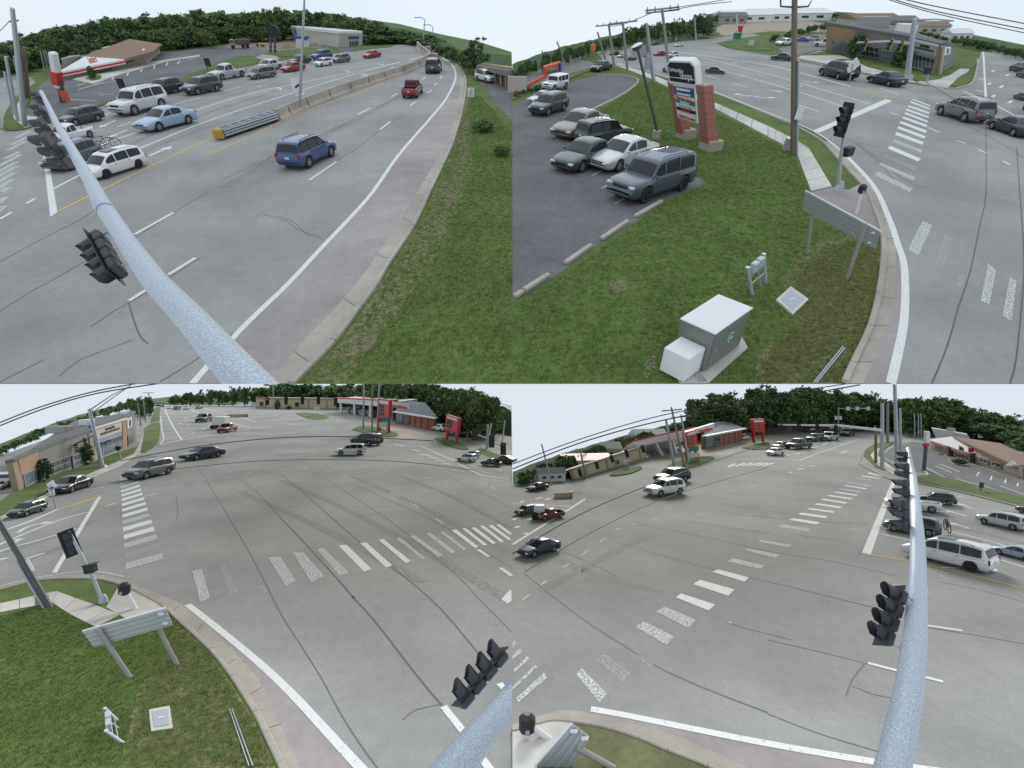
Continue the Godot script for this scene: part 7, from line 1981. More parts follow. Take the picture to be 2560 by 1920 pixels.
	part(lp,"shaft",tube_mesh([V(0,0.6,0),V(-2.5,6.31,0)],[0.12,0.1],10),M.dark_steel)
	part(lp,"lantern",tube_mesh([V(-2.49,6.26,0),V(-2.59,6.51,0)],[0.32,0.42],12),M.dark_steel)
	part(lp,"lantern_cap",tube_mesh([V(-2.59,6.52,0),V(-2.64,6.64,0)],[0.46,0.2],12),M.white_panel)
	for q in [["grey pole with control boxes beside the road, left of the shops sign",V(18.5,0,-77),V(16.56,6.12,-77),0.24,M.steel,0],["wooden cross-arm pole rising behind the shops sign",V(19.66,0,-72.4),V(17.12,7.74,-72.4),0.2,M.grey_timber,2],["wooden cross-arm pole standing on the verge, second from the shops sign",V(16.44,0,-84.6),V(14.98,5.73,-84.6),0.2,M.grey_timber,1],["wooden cross-arm pole at the verge tip",V(15.62,0,-91.7),V(14.23,5.02,-91.7),0.2,M.grey_timber,1],["shorter pole left of the verge tip",V(14.58,0,-92.2),V(12.73,4.17,-92.2),0.16,M.grey_timber,0],["steel pole behind the far road junction",V(34.2,0,-128.2),V(33.1,3.95,-128.2),0.2,M.steel,0],["thin far pole beside the bushy trees",V(38.9,0,-129.9),V(37.7,3.99,-129.9),0.2,M.steel,0],["thin far pole left of the orange sign",V(8.59,0,-98),V(7.15,2.5,-98),0.14,M.grey_timber,0],["farthest thin pole at the left skyline",V(5.09,0,-93.1),V(4.59,1.78,-93.1),0.12,M.grey_timber,0]]:
		var b: Vector3 = q[1]
		var o:=post("utility_pole",q[0],"utility pole",b,q[2],q[3],q[3]*0.75,q[4],"poles along the shopping road")
		var t: Vector3 = q[2] - b
		for k in q[5]:
			var y: float = 0.98 - k*0.03
			part(o,"cross_arm",tube_mesh([t*y+V(-2.0,0.0,0.4),t*y+V(2.0,0.3,-0.4)],[0.09],6),M.grey_timber)
			for e in [-1.8,-0.9,0.9,1.8]: part(o,"insulator",tube_mesh([t*y+V(e,0.1+e*0.07,-e*0.2),t*y+V(e,0.45+e*0.07,-e*0.2)],[0.07,0.05],6),M.dark_steel)
		if q[0].begins_with("grey pole"):
			part(o,"control_box",box_mesh(V(0.7,1.5,0.5),0.04),M.steel,T(t*0.33+V(-0.5,0,0.2)))
			part(o,"sign_panel",box_mesh(V(2.2,1.3,0.06),0.0),M.steel,Transform3D(Basis(Vector3.UP,0.2),t*0.52+V(-1.3,0,0)))
	wire("cable","upper cable from the cross-arm pole to the upper edge",[V(17.71,7.74,-72.4),V(21.79,8.25,-72.4),V(25.28,8.76,-72.4)],0.035)
	wire("cable","lower cable from the cross-arm pole to the upper edge",[V(17.4,7.44,-72.4),V(20.93,8.03,-72.4),V(24.93,8.4,-72.4)],0.035)
	wire("cable","cable running from the cross-arm pole down to the left",[V(16.47,7.52,-72.4),V(16.44,0,-84.6)+(V(-1.28,5.59,0)),V(14.25,4.88,-91.7)],0.04)
	wire("cable","cable in front of the far lawn ending at the grey pole",[V(17.03,4.48,-77),V(21.91,5.06,-77),V(25.69,5.88,-77)],0.035)
	wire("cable","top one of three cables crossing the sky at the right",[V(29.84,9.37,-50.1),V(33.4,8.74,-49.6),V(40.9,7.61,-48.7)],0.035)
	wire("cable","middle one of three cables crossing the sky at the right",[V(29.22,9.37,-50.1),V(33.1,8.49,-49.4),V(40.9,7.27,-48.5)],0.035)
	wire("cable","lowest of three cables crossing the sky at the right",[V(28.75,9.37,-50.1),V(33.1,8.35,-49.3),V(40.9,7.03,-48.3)],0.03)
	wire("cable","span cable hanging across the junction at the right",[V(52.9,0.04,-75.1),V(29.75,4.09,-38.3),V(30.9,3.53,-36.5),V(32.8,2.77,-34.7)],0.03)

	# ---- signal pole at the far corner
	var fb: Vector3 = V(52.2,0,-78)
	var sp2:=thing("signal_pole","galvanised signal pole with lamp arm in front of the shop building","signal pole",fb)
	part(sp2,"shaft",tube_mesh([Vector3.ZERO,V(50,6.51,-78) - fb],[0.36,0.24],12),M.galvanised)
	part(sp2,"foot",tube_mesh([Vector3.ZERO,V(0,0.5,0)],[0.7,0.5],12),M.steel)
	part(sp2,"lamp_arm",tube_mesh([V(50.1,6.39,-78) - fb,V(52.7,6.47,-78) - fb,V(55,6.31,-78) - fb],[0.12,0.08],8),M.steel)
	part(sp2,"lamp_arm",tube_mesh([V(50.3,5.98,-78) - fb,V(52.9,6.18,-78) - fb,V(54.8,6.27,-78) - fb],[0.09,0.07],8),M.steel)
	part(sp2,"mast_arm",tube_mesh([V(50.9,3.89,-78) - fb,V(48.1,4.15,-78) - fb,V(43.9,4.02,-78) - fb],[0.2,0.16,0.12],10),M.steel)
	for q in [[V(45,3.76,-78),"left traffic signal on the mast arm before the shop building"],[V(48.2,3.81,-78),"middle traffic signal on the mast arm before the shop building"],[V(49.6,3.68,-78),"right traffic signal on the mast arm before the shop building"]]:
		signal_head(q[1],Transform3D(Basis(Vector3.UP,-1.9),q[0]),3,1.1,M.yellow_case,-1,true,"signals of the far corner")
	var p1:=post("pedestrian_post","short pedestrian signal post at the far corner by the pavement","signal post",V(53.1,0,-75.4),V(52.8,1.06,-75.4),0.14,0.12,M.steel)
	part(p1,"signal_box",box_mesh(V(0.8,0.8,0.5),0.08),M.black,T(V(-0.5,1.32,0)))
	var p2:=post("road_sign","small double road sign on a leaning post at the median tip","sign",V(42.9,0,-74.8),V(42.5,2.08,-74.8),0.08,0.08,M.steel)
	part(p2,"panel",box_mesh(V(1.1,1.1,0.05),0.0),M.white_panel,Transform3D(Basis(V(0,0,1),0.78),V(-0.2,2.04,0)))
	part(p2,"panel",box_mesh(V(0.9,0.7,0.05),0.0),M.white_panel,Transform3D(Basis(V(0,0,1),0.5),V(-0.4,1.61,0)))
	# ---- near corner: pedestrian pole, push button, sign back, meters, boxes
	var nb: Vector3 = V(20.59,0,-32.9)
	var np:=thing("pedestrian_pole","leaning grey pole with black signal and walk box at the near kerb","signal pole",nb)
	part(np,"shaft",tube_mesh([Vector3.ZERO,V(19.95,2.1,-32.9) - nb,V(19.34,4.6,-32.9) - nb],[0.11,0.1,0.09],12),M.galvanised)
	part(np,"foot",tube_mesh([Vector3.ZERO,V(0,0.35,0),V(0.02,0.6,0)],[0.34,0.24,0.13],10),M.steel)
	part(np,"walk_box",box_mesh(V(0.62,0.55,0.4),0.06),M.black,Transform3D(Basis(Vector3.UP,0.5),V(20.31,2.35,-32.9) - nb))
	part(np,"walk_box_hood",box_mesh(V(0.66,0.06,0.5),0.02),M.visor,Transform3D(Basis(Vector3.UP,0.5),V(20.22,2.57,-32.9) - nb))
	signal_head("black three-section traffic signal on the leaning near pole, seen edge on",Transform3D(basis_towards(V(-0.9,0,0.2),(V(19.34,4.6,-32.9) - nb)),V(19.3,4.07,-32.9)),3,1.35)
	button_post("short push button post with black head beside the kerb ramp",V(19.57,0,-28.79),V(19.33,1.28,-28.79),V(19.32,1.45,-28.79))
	sign_back("back of a wide slatted highway sign on two legs at the kerb",V(13.38,2.94,-23.76),V(15.62,2.14,-20.98),V(15.68,1.39,-20.98),V(13.58,2.06,-23.76),[[V(14.38,0,-23.48),V(13.75,2.71,-23.48)],[V(14.99,0,-20.86),V(14.72,2.56,-20.86)]])
	meter_rack("galvanised meter rack with two grey boxes standing on the lawn",V(11.21,0,-20.48),V(10.71,1.35,-20.48),V(10.22,0,-19.43),V(9.68,1.24,-19.43))
	pull_box("square concrete pull box with steel lid set in the dry lawn",pts([12.1,-20.04,12.37,-18.91,11.19,-17.69,11,-18.88]))
	for q in [[V(12.09,0,-15.49),V(10.03,0,-13.35),"left"],[V(12.09,0,-15.38),V(10.12,0,-13.35),"right"]]:
		var o:=thing("ground_rail","%s one of two thin steel rails lying on the lawn" % q[2],"rail",q[0],0.0,"thin rails on the lawn")
		part(o,"rail",tube_mesh([V(0,0.04,0),q[1] - q[0]+V(0,0.04,0)],[0.03],6),M.steel)
	# ---- control cabinet
	var cz: Vector3 = V(6.71,0,-14.1)
	var cb:=thing("control_cabinet","white-topped traffic control cabinet with green emblem on a concrete pad","cabinet",cz)
	var b0: Vector3 = V(6.52,0,-13.87) - cz
	var b1: Vector3 = V(8.28,0,-15.49) - cz
	var ex:=(b1 - b0).normalized()
	var ez:=Vector3.UP.cross(ex).normalized()*-1.0
	if ez.z < 0: ez = -ez
	var cw:=b0.distance_to(b1)
	var cd:=cw*0.52
	var ch:=1.5
	var mid:=(b0+b1)*0.5
	var bb:=Basis(ex,Vector3.UP,ex.cross(Vector3.UP))
	var back:=-ez
	part(cb,"body",box_mesh(V(cw,ch,cd),0.02),plain("cabinet_grey",Color(0.20,0.205,0.19),0.45,0.2),Transform3D(bb,mid+back*cd*0.5+V(0,ch*0.5+0.1,0)))
	part(cb,"roof",box_mesh(V(cw+0.08,0.06,cd+0.08),0.02),M.white_panel,Transform3D(bb,mid+back*cd*0.5+V(0,ch+0.13,0)))
	part(cb,"side_box",box_mesh(V(cw*0.42,ch*0.62,cd*0.75),0.02),M.white_panel,Transform3D(bb,b0 - ex*cw*0.22+back*cd*0.5+V(0,ch*0.31+0.1,0)))
	var dr:=part(cb,"door",box_mesh(V(cw*0.92,ch*0.9,0.03),0.01),M.cabinet_grey,Transform3D(bb,mid+ez*0.012+V(0,ch*0.5+0.1,0)))
	part(dr,"handle",box_mesh(V(0.04,0.2,0.05),0.01),M.steel,at(-cw*0.36,0,0.03 if ez.dot(bb.z) > 0 else -0.03))
	var em: Vector3 = mid+V(0,ch*0.62,0)+ex*cw*0.05
	part(cb,"emblem_ring",tube_mesh([em+ez*0.02,em+ez*0.035],[0.2],24),M.white_panel)
	part(cb,"emblem",tube_mesh([em+ez*0.02,em+ez*0.045],[0.17],24),M.green_sign)
	part(cb,"emblem_wing",box_mesh(V(0.2,0.035,0.01),0.0),M.white_text,Transform3D(bb*Basis(V(0,0,1),0.3),em+ez*0.05))
	var pad:=setting("cabinet_pad")
	for q in [pts([8.08,-17.47,8.6,-16.23,8.56,-15.38,6.56,-13.37,6.2,-13.37,5.91,-14.57,6.6,-15.83]),pts([5.25,-14.57,6.1,-15.49,6.28,-14.4,5.56,-13.63]),pts([5.55,-13.59,6.28,-14.36,6.5,-13.43,6.42,-13.35,5.59,-13.35]),pts([6.16,-15.54,6.67,-16.1,6.67,-15.18,6.35,-14.5])]:
		var s:=Shape.new()
		s.prism(q,-0.03,0.07)
		part(pad,"slab",s.done(),M.walk)

	# ---- shop building
	plaza("grey and tan brick shop building with flat roof behind the lawn",{"o": V(56.7,0,-109.9),
		"a": [V(56.7,0,-109.9),V(58.7,0,-102.8),V(55.3,4.21,-109.9),V(56.8,3.97,-102.8)],
		"b": [V(58.7,0,-102.8),V(59.6,0,-89.5),V(56.8,3.97,-102.8),V(57.8,3.78,-89.5)],
		"c": [V(59.6,0,-89.5),V(58.9,0,-81.9),V(58,3.68,-89.5),V(57.7,3.47,-81.9)],
		"d": [V(58.9,0,-81.9),V(67.8,0,-92.2),V(57.7,3.47,-81.9),V(66.7,2.57,-92.2)],
		"back": V(71.4,3.53,-117.3),"unit": 2.2})
	tree("columnar_tree","dense columnar tree at the shop building's left windows",V(56.5,0,-100.6),V(55.2,3.04,-100.6).y,2.53,1,"",1.2,0.1,true)
	tree("columnar_tree","dense columnar tree in front of the shop building's grey wall",V(57.2,0,-89.1),V(55.9,2.65,-89.1).y,2.39,4,"",1.2,0.1,true)
	# ---- far left: orange awning shop, long roofs, hedge
	var aw:=thing("orange_awning","bright orange-red canopy over a shop at the far left","canopy",V(4.44,0,-80.1))
	solid(aw,"canopy",[V(-0.03,0.79,0),V(2.58,0.64,-6.1),V(2.54,0.51,-8.6),V(-0.14,0.71,-2.2)],[V(-0.1,1.16,0),V(2.56,1.03,-6.1),V(2.57,0.91,-8.6),V(-0.15,1.04,-2.2)],M.orange_red)
	part(aw,"post",tube_mesh([Vector3.ZERO,V(-0.04,1.02,0)],[0.25],8),M.orange_red)
	part(aw,"post",tube_mesh([V(2.44,0,-5.3),V(2.39,0.98,-5.3)],[0.2],8),M.blue_sign)
	var ow:=thing("orange_wall","low orange-red wall sloping down from the orange canopy","wall",V(0.14,0,-66.4))
	solid(ow,"wall",[Vector3.ZERO,V(4.23,0,-12.3),V(4.28,0,-13.4),V(0,0,-0.7)],[V(0,0.32,0),V(4.22,0.37,-12.3),V(4.27,0.33,-13.4),V(0,0.28,-0.7)],M.orange_red)
	part(ow,"end_panel",box_mesh(V(2.2,2.2,0.3),0.0),M.pale_wall,T(V(0.46,0.57,-1.5)))
	var os:=post("orange_sign","orange pylon sign at the left end of the road","sign",V(13.67,0,-100.1),V(13.4,1.34,-100.1),0.2,0.2,M.brick_tan)
	part(os,"panel",box_mesh(V(0.8,0.86,0.5),0.05),plain("orange",Color(0.72,0.2,0.04),0.5),T(V(-0.35,1.5,0)))
	ridge([0.05,-77.4,0.95,0.57,-78.7,0.96,1.11,-80.1,0.97,1.66,-81.6,0.99,2.24,-83,1,2.84,-84.4,1.02,3.46,-85.8,1.03,4.09,-87.2,1.04,4.75,-88.7,1.06,5.41,-90,1.11,6.1,-91.3,1.16,6.8,-92.6,1.21,7.52,-94.1,1.26,8.26,-95.5,1.26,9.02,-97,1.25,9.81,-98.5,1.25,10.61,-100.1,1.25,11.45,-101.7,1.23,12.3,-103.4,1.2,13.19,-105.1,1.18,14.1,-106.9,1.16,15.04,-108.7,1.17,16.01,-110.6,1.19,17.01,-112.5,1.21,18.04,-114.5,1.23,18.95,-115.6,1.28,19.88,-116.6,1.34,20.82,-117.7,1.39,21.78,-118.8,1.45,23.28,-120.6,1.56,24.82,-122.5,1.67,26.41,-124.5,1.79,28.05,-126.5,1.91,30.1,-128.2,2.02,32.1,-129.9,2.14,34.3,-131.6,2.27,36.4,-133.4,2.39,38.4,-135.3,2.42,40.5,-137.2,2.45,42.6,-139.1,2.48,44.8,-141.1,2.51])
	ridge([57,-185.6,1.22,61.6,-189.1,1.2,66.4,-192.7,1.19,71.4,-196.4,1.18,76.6,-200.2,1.16,81.1,-202.2,1.17,85.8,-204.3,1.18,90.6,-206.3,1.19,95.5,-208.4,1.2,97.3,-205.3,1.19,99.2,-202.2,1.17,101,-199.3,1.16,102.7,-196.4,1.14,104.4,-193.6,1.02,106,-190.9,0.9,107.6,-188.2,0.79,109.2,-185.6,0.68,110.2,-182.3,0.6,111.2,-179.1,0.52,112.2,-175.9,0.45,113.1,-172.9,0.38,106,-157.9,0.44,100.1,-145.2,0.49,94.9,-134.3,0.53,90.5,-124.9,0.57,89.9,-122.5,0.61,89.3,-120.2,0.64,88.7,-118,0.68,88.2,-115.9,0.71,88.5,-115.2,0.69,88.7,-114.5,0.66,89,-113.9,0.64,89.2,-113.2,0.61,88.5,-111.2,0.62,87.8,-109.3,0.63,87.2,-107.5,0.65,86.5,-105.7,0.66,86,-103.9,0.67,85.6,-102.2,0.68,85.2,-100.6,0.69,84.8,-99,0.7])
	var hd:=spots([0.51,-64.9,0.49,0.73,0.71,-66.2,0.43,0.89,1.35,-66.8,0.54,0.76,2.06,-68.2,0.56,0.99,2.93,-69.4,0.45,0.93,3.01,-70.4,0.46,0.95,3.64,-71.4,0.45,0.82,4.92,-72.7,0.35,1,5.5,-73.8,0.31,0.89,5.56,-74.8,0.32,1.09,6.35,-75.3,0.34,1.14,6.91,-76.2,0.28,0.96])
	for i in hd.size(): tree("hedge_shrub","low shrub in the hedge row beyond the parked cars",hd[i][0],hd[i][1],hd[i][2],i,"shrubs of the hedge row",0.8,0.0,true)
	var lw:=spots([0.46,-75.6,1.48,1.11,1.04,-77.2,1.64,1.19,1.24,-77.7,1.88,1.29,1.34,-79,1.68,1.08,1.77,-80.4,1.52,0.87,2.18,-81.1,1.93,1.25,2.65,-82.7,1.55,1.2,3.2,-83.1,1.65,1,4.4,-84.5,1.72,1.06,4.9,-85.6,1.61,1.02,4.85,-86.9,2.02,1.4,5.17,-87.9,1.86,1.02,6.3,-89,2.07,0.95,6.68,-90,2.04,1.41,6.8,-90.6,2.4,1.35,8.24,-92.7,1.9,1.4,8.59,-94.1,2.28,1.21,9.6,-95.3,1.9,1.12,10.23,-96.5,2.11,1.57,10.76,-98.2,1.86,1.35,11.53,-99.6,1.73,1.53,11.6,-100.3,1.78,1.12,12.93,-101.7,2.06,1.29,12.9,-103.6,2.08,1.29,14.53,-104.9,2.12,1.54,14.74,-106.1,2.08,1.74,15.84,-107.5,2.01,1.51,16.82,-109.6,1.96,1.19,16.59,-110.2,1.81,1.7,18.27,-112.3,2.06,1.6,19.05,-112.9,2.13,1.28,19.65,-112.8,2.26,1.85,20.36,-114.3,2.37,1.53,20.44,-115.3,2.01,1.48])
	for i in lw.size(): tree("skyline_tree","green tree in the tree line at the left skyline",lw[i][0],lw[i][1],lw[i][2],i,"trees of the left tree line",1.0,0.02)
	var mw:=spots([22.61,-121.8,2.92,2.76,23.45,-122.6,2.66,1.92,24.86,-123.7,2.71,2.34,25.24,-124,2.94,2.75,26.6,-124.4,3.4,2.16,28.03,-125.1,3.43,2.84,29.47,-126,3.42,2.08,29.54,-127.1,3.63,2.1,31.7,-128.7,3.34,3.09,33.4,-128.3,3.62,2.42,34.2,-129.4,3.25,2.76,34.9,-130.6,3.97,2.07,35.5,-130.9,3.85,2.73,38.3,-132.9,4.18,2.21,38.5,-134,3.55,2.66,39.3,-133.8,4.54,2.9,42.4,-135.1,4.25,2.5,42.4,-136.9,3.47,2.59,42.9,-136.7,4.15,2.19,43.2,-137.2,3.65,3.31])
	for i in mw.size(): tree("roadside_tree","leafy tree beyond the road behind the poles",mw[i][0],mw[i][1],mw[i][2],i+1,"trees beyond the road",1.0,0.05)
	tree("roadside_tree","dark broad tree beside the brown field",V(40.4,0,-135.3),V(39.4,4.42,-135.3).y,4.22,1,"",1.0,0.1)
	var yw:=spots([59,-131.7,1.44,1.85,60.2,-133.5,1.84,1.74,64.2,-138.1,1.74,2.34,67.9,-141.9,1.91,1.96,69.4,-144.4,1.71,1.81,72,-147.8,1.72,2.23,74.7,-150.1,1.94,1.93,76.7,-152.4,1.99,2.25])
	for i in yw.size(): tree("lot_tree","young tree in the small lot beside the shop building",yw[i][0],yw[i][1],yw[i][2],i,"trees of the small lot",1.0,0.15)
	tree("lot_tree","young tree standing near the far lawn's right end",V(54.1,0,-126.5),V(53.7,1.37,-126.5).y,2.48,3,"",1.0,0.1)
	var rw:=spots([91.7,-144.5,1.14,2.25,92.6,-143.1,0.97,2.29,93,-140.5,0.96,2.37,92.3,-136.6,1.05,1.79,92.4,-134,0.89,2.59,90,-130.8,1.12,1.78,90,-128.5,1.06,1.78,89.6,-124.7,1.16,1.95,88.5,-121.9,1.37,1.96,88.1,-119.1,1.31,2.34,87,-117.9,1.51,1.75,86.2,-115.2,1.5,2.08,87.2,-114.5,1.51,2.22,85.7,-111.9,1.53,2.13,86.3,-111.6,1.49,1.47,86,-110.8,1.28,1.46,86.9,-111.3,1.36,1.5,86.5,-109.9,1.23,2.01,87,-108.7,1.13,1.53,85.9,-106.9,1.27,1.45,85.8,-105.1,1.1,2.06,84.2,-103,1.23,1.46,85.1,-102.1,1.3,1.37,83.8,-100.5,1.39,1.83,83.8,-99.1,1.21,1.33,82.7,-97,1.33,1.5])
	for i in rw.size(): tree("skyline_tree","green tree in the tree line at the right skyline",rw[i][0],rw[i][1],rw[i][2],i,"trees of the right tree line",1.0,0.02)
	var hz:=spots([59.5,-182,2.28,2.6,62,-185.6,1.84,2.1,64.9,-186.8,1.97,2.91,67.8,-190.5,1.77,2.31,71.6,-193.4,1.85,2.25,72.6,-192.9,2.32,2.57,77.2,-196,2.24,2.27,80.9,-198.9,2,3.47,81.7,-198.1,2.24,2.39,84.9,-201.2,1.83,3.14,88.1,-200.8,2.09,2.76,90.1,-201.6,1.86,2.75,94.4,-202.8,2.12,3.53,96.2,-201.8,2.13,3.14,95.8,-197.1,2.09,2.66,98.3,-196.6,2,2.24,98.7,-194.9,1.84,2.46,100.4,-193.8,1.83,2.3,100.7,-191.4,1.82,2.2,102.5,-190.1,1.86,2.2,104.1,-187.3,1.5,2.67,105.4,-186.1,1.69,2.3,107.1,-185.6,1.5,2.97,106.4,-183.1,1.51,2.95,106.6,-178.9,1.2,2.06,107.3,-178.9,1.09,2.59,109.3,-177,1.09,2.93,109.9,-174.9,0.92,2.5,109.6,-172.8,0.88,2.94,111.3,-170.1,0.9,2.23])
	for i in hz.size(): tree("skyline_tree","far green tree on the middle skyline behind the field",hz[i][0],hz[i][1],hz[i][2],i,"trees of the middle skyline",1.0,0.0)
	for q in [["pale low store among the far roofs behind the field",V(70,0,-185.6),60,46,0],["white store with red corner on the middle skyline",V(89.8,0,-192.7),70,38,0],["long white roof beyond the brown field",V(79.7,0,-189.1),46,42,0],["pinkish flat store behind the shop building's roof",V(99.3,0,-170),56,52,2],["white house on the skyline left of the brown pole",V(76.2,0,-192.7),30,40,0],["tan block on the skyline right of the signal pole",V(98.7,0,-145.2),40,76,2],["grey block on the skyline behind the shop roof",V(100.9,0,-161.8),44,60,1],["pale block at the skyline left of the far trees",V(63.6,0,-179.1),34,50,1],["small pale house at the right tree line",V(93.5,0,-128.2),26,94,0]]:
		small_house(q[0],q[1],0.024*q[2]*q[1].length() / 20.0,clampf((q[1].length())*0.014,1.5,6.0),[M.white_panel,M.grey_wall,M.pale_wall][q[4]],[M.white_roof,M.flat_roof,M.brown_roof][q[4]],"far buildings on the skyline")
	small_house("grey shed with pale roof behind the far junction",V(44.5,0,-143.1),5.56,V(44.1,1.83,-143.1).y,M.grey_wall,M.flat_roof)
	var rp:=post("banner_pole","tall white pole with red banner beside the field","pole",V(51.6,0,-141.1),V(50.2,4.01,-141.1),0.16,0.12,M.white_panel)
	part(rp,"banner",box_mesh(V(1.3,2.0,0.1),0.0),M.red_sign,T(V(0.1,0.91,0)))
	var gd:=thing("green_box","green utility cabinet at the far lawn's edge","cabinet",V(49,0,-134.3))
	part(gd,"body",box_mesh(V(1.4,1.0,1.0),0.05),M.green_sign,at(0,0.5,0))
	part(gd,"lid",box_mesh(V(1.48,0.1,1.1),0.02),M.green_sign,at(0,1.05,0))
	var ls:=thing("lawn_sign","small pale sign lying low on the far lawn","sign",V(45.8,0,-117.3))
	part(ls,"panel",box_mesh(V(1,0.9,0.1),0.0),M.cream_panel,at(0,0.7,0))
	part(ls,"post",tube_mesh([Vector3.ZERO,V(0,0.4,0)],[0.08],6),M.wood)

func box_truck(label: String,a: Vector3,b: Vector3):
	var o:=thing("box_truck",label,"truck",a)
	var d:=b - a
	var x:=d.normalized()
	o.transform = F*Transform3D(Basis(x,Vector3.UP,x.cross(Vector3.UP)),a)
	part(o,"cargo_box",box_mesh(V(4.5,2.6,2.2),0.06),M.white_panel,at(3.2,2.0,-1.2))
	part(o,"cab",box_mesh(V(1.7,1.8,2.0),0.2),M.grey_wall,at(0.0,1.3,-1.2))
	part(o,"windscreen",box_mesh(V(0.1,0.7,1.7),0.0),M.car_glass,at(-0.84,1.7,-1.2))
	for e in [0.0,4.2]:
		for z in [-2.1,-0.3]: part(o,"wheel",tube_mesh([V(e,0.42,z - 0.12),V(e,0.42,z+0.12)],[0.42],14),M.tyre)

func button_post(label: String,a: Vector3,b: Vector3,c: Vector3):
	var o:=thing("push_button_post",label,"signal post",a)
	part(o,"shaft",tube_mesh([Vector3.ZERO,b - a],[0.09,0.09],10),M.white_panel)
	part(o,"head",box_mesh(V(0.38,0.5,0.34),0.09),M.black,Transform3D(Basis(Vector3.UP,0.4),c - a))
	part(o,"button",tube_mesh([c - a+V(0,-0.1,0.17),c - a+V(0,-0.1,0.2)],[0.06],10),M.steel)

func meter_rack(label: String,a: Vector3,at_: Vector3,b: Vector3,bt: Vector3,k:=1.0):
	var o:=thing("meter_rack",label,"meter rack",a)
	part(o,"post",tube_mesh([Vector3.ZERO,at_ - a],[0.075*k],10),M.galvanised)
	part(o,"post",tube_mesh([b - a,bt - a],[0.075*k],10),M.galvanised)
	part(o,"post_cap",tube_mesh([at_ - a,at_ - a+V(0,0.05*k,0)],[0.085*k],10),M.white_panel)
	part(o,"post_cap",tube_mesh([bt - a,bt - a+V(0,0.05*k,0)],[0.085*k],10),M.white_panel)
	for v in [0.92,0.66,0.38]: part(o,"rail",tube_mesh([(at_ - a)*v,(b - a).lerp(bt - a,v)],[0.035*k],6),M.steel)
	var x:=(at_ - bt)
	x.y = 0
	x = x.normalized()
	var bs:=Basis(x,Vector3.UP,x.cross(Vector3.UP))
	for u in [0.34,0.68]:
		var p:=(at_ - a).lerp(bt - a,u)
		part(o,"meter_box",box_mesh(V(at_.distance_to(bt)*0.28,0.42*k,0.24*k),0.02*k),plain("meter_grey",Color(0.5,0.53,0.56),0.45,0.2),Transform3D(bs,p+V(0,-0.12*k,0)+bs.z*0.1*k))
	part(o,"conduit",tube_mesh([(a - a).lerp(b - a,0.35),(at_ - a).lerp(bt - a,0.35)*V(1,0.8,1)],[0.04*k],6),M.steel)

func pull_box(label: String,p: PackedVector2Array):
	var c:=(p[0]+p[1]+p[2]+p[3]) / 4.0
	var o:=thing("pull_box",label,"pull box",g3(c,0.0))
	var q:=PackedVector2Array()
	var r:=PackedVector2Array()
	for a in p:
		q.append(a - c)
		r.append((a - c)*0.70)
	var s:=Shape.new()
	s.prism(q,-0.02,0.09)
	part(o,"collar",s.done(),M.walk)
	s = Shape.new()
	s.prism(r,0.06,0.105)
	part(o,"lid",s.done(),plain("lid_grey",Color(0.42,0.45,0.48),0.55,0.3))
	part(o,"lid_mark",box_mesh(V(r[0].distance_to(r[1])*0.4,0.01,0.05),0.0),M.white_panel,Transform3D(Basis(Vector3.UP,0.3),V(0,0.112,0)))

# ---------------------------------------------------------------- junction, left view
func speedway_sign(o: Node3D,w: Array,m: Material,height: float):
	var x: Vector3 = (w[1] - w[0]).normalized()
	var y: Vector3 = (w[2] - w[0]).normalized()
	lettering(o,"Speedway",height,Transform3D(Basis(x,y,x.cross(y).normalized()),wall_point(w[0],w[1],w[2],w[3],0.5,0.25)+x.cross(y).normalized()*0.15),m,"Droid Sans",w[0].distance_to(w[1])*0.75)

func price_sign(label: String,b0: Vector3,b1: Vector3,t0: Vector3,t1: Vector3):
	var o:=thing("price_sign",label,"sign",b0)
	var w:=[Vector3.ZERO,b1 - b0,t0 - b0,t1 - b0]
	for u in [[0.0,0.12],[0.88,1.0]]: wall_panel(o,"leg",w,u[0],0,u[1],0.5,0.1,0.3,M.red_sign)
	wall_panel(o,"box",w,-0.02,0.42,1.02,1.0,0.2,0.5,M.red_sign)
	wall_panel(o,"name_panel",w,0.08,0.86,0.92,0.95,0.24,0.1,M.white_panel)
	for k in 3:
		wall_panel(o,"price_panel",w,0.08,0.50+k*0.115,0.55,0.59+k*0.115,0.24,0.1,M.black)
		strokes(o,[w[0]+V(0,0,0.2),w[1]+V(0,0,0.2),w[2]+V(0,0,0.2),w[3]+V(0,0,0.2)],0.12,0.5,0.515+k*0.115,0.06,3,M.yellow_case,k)

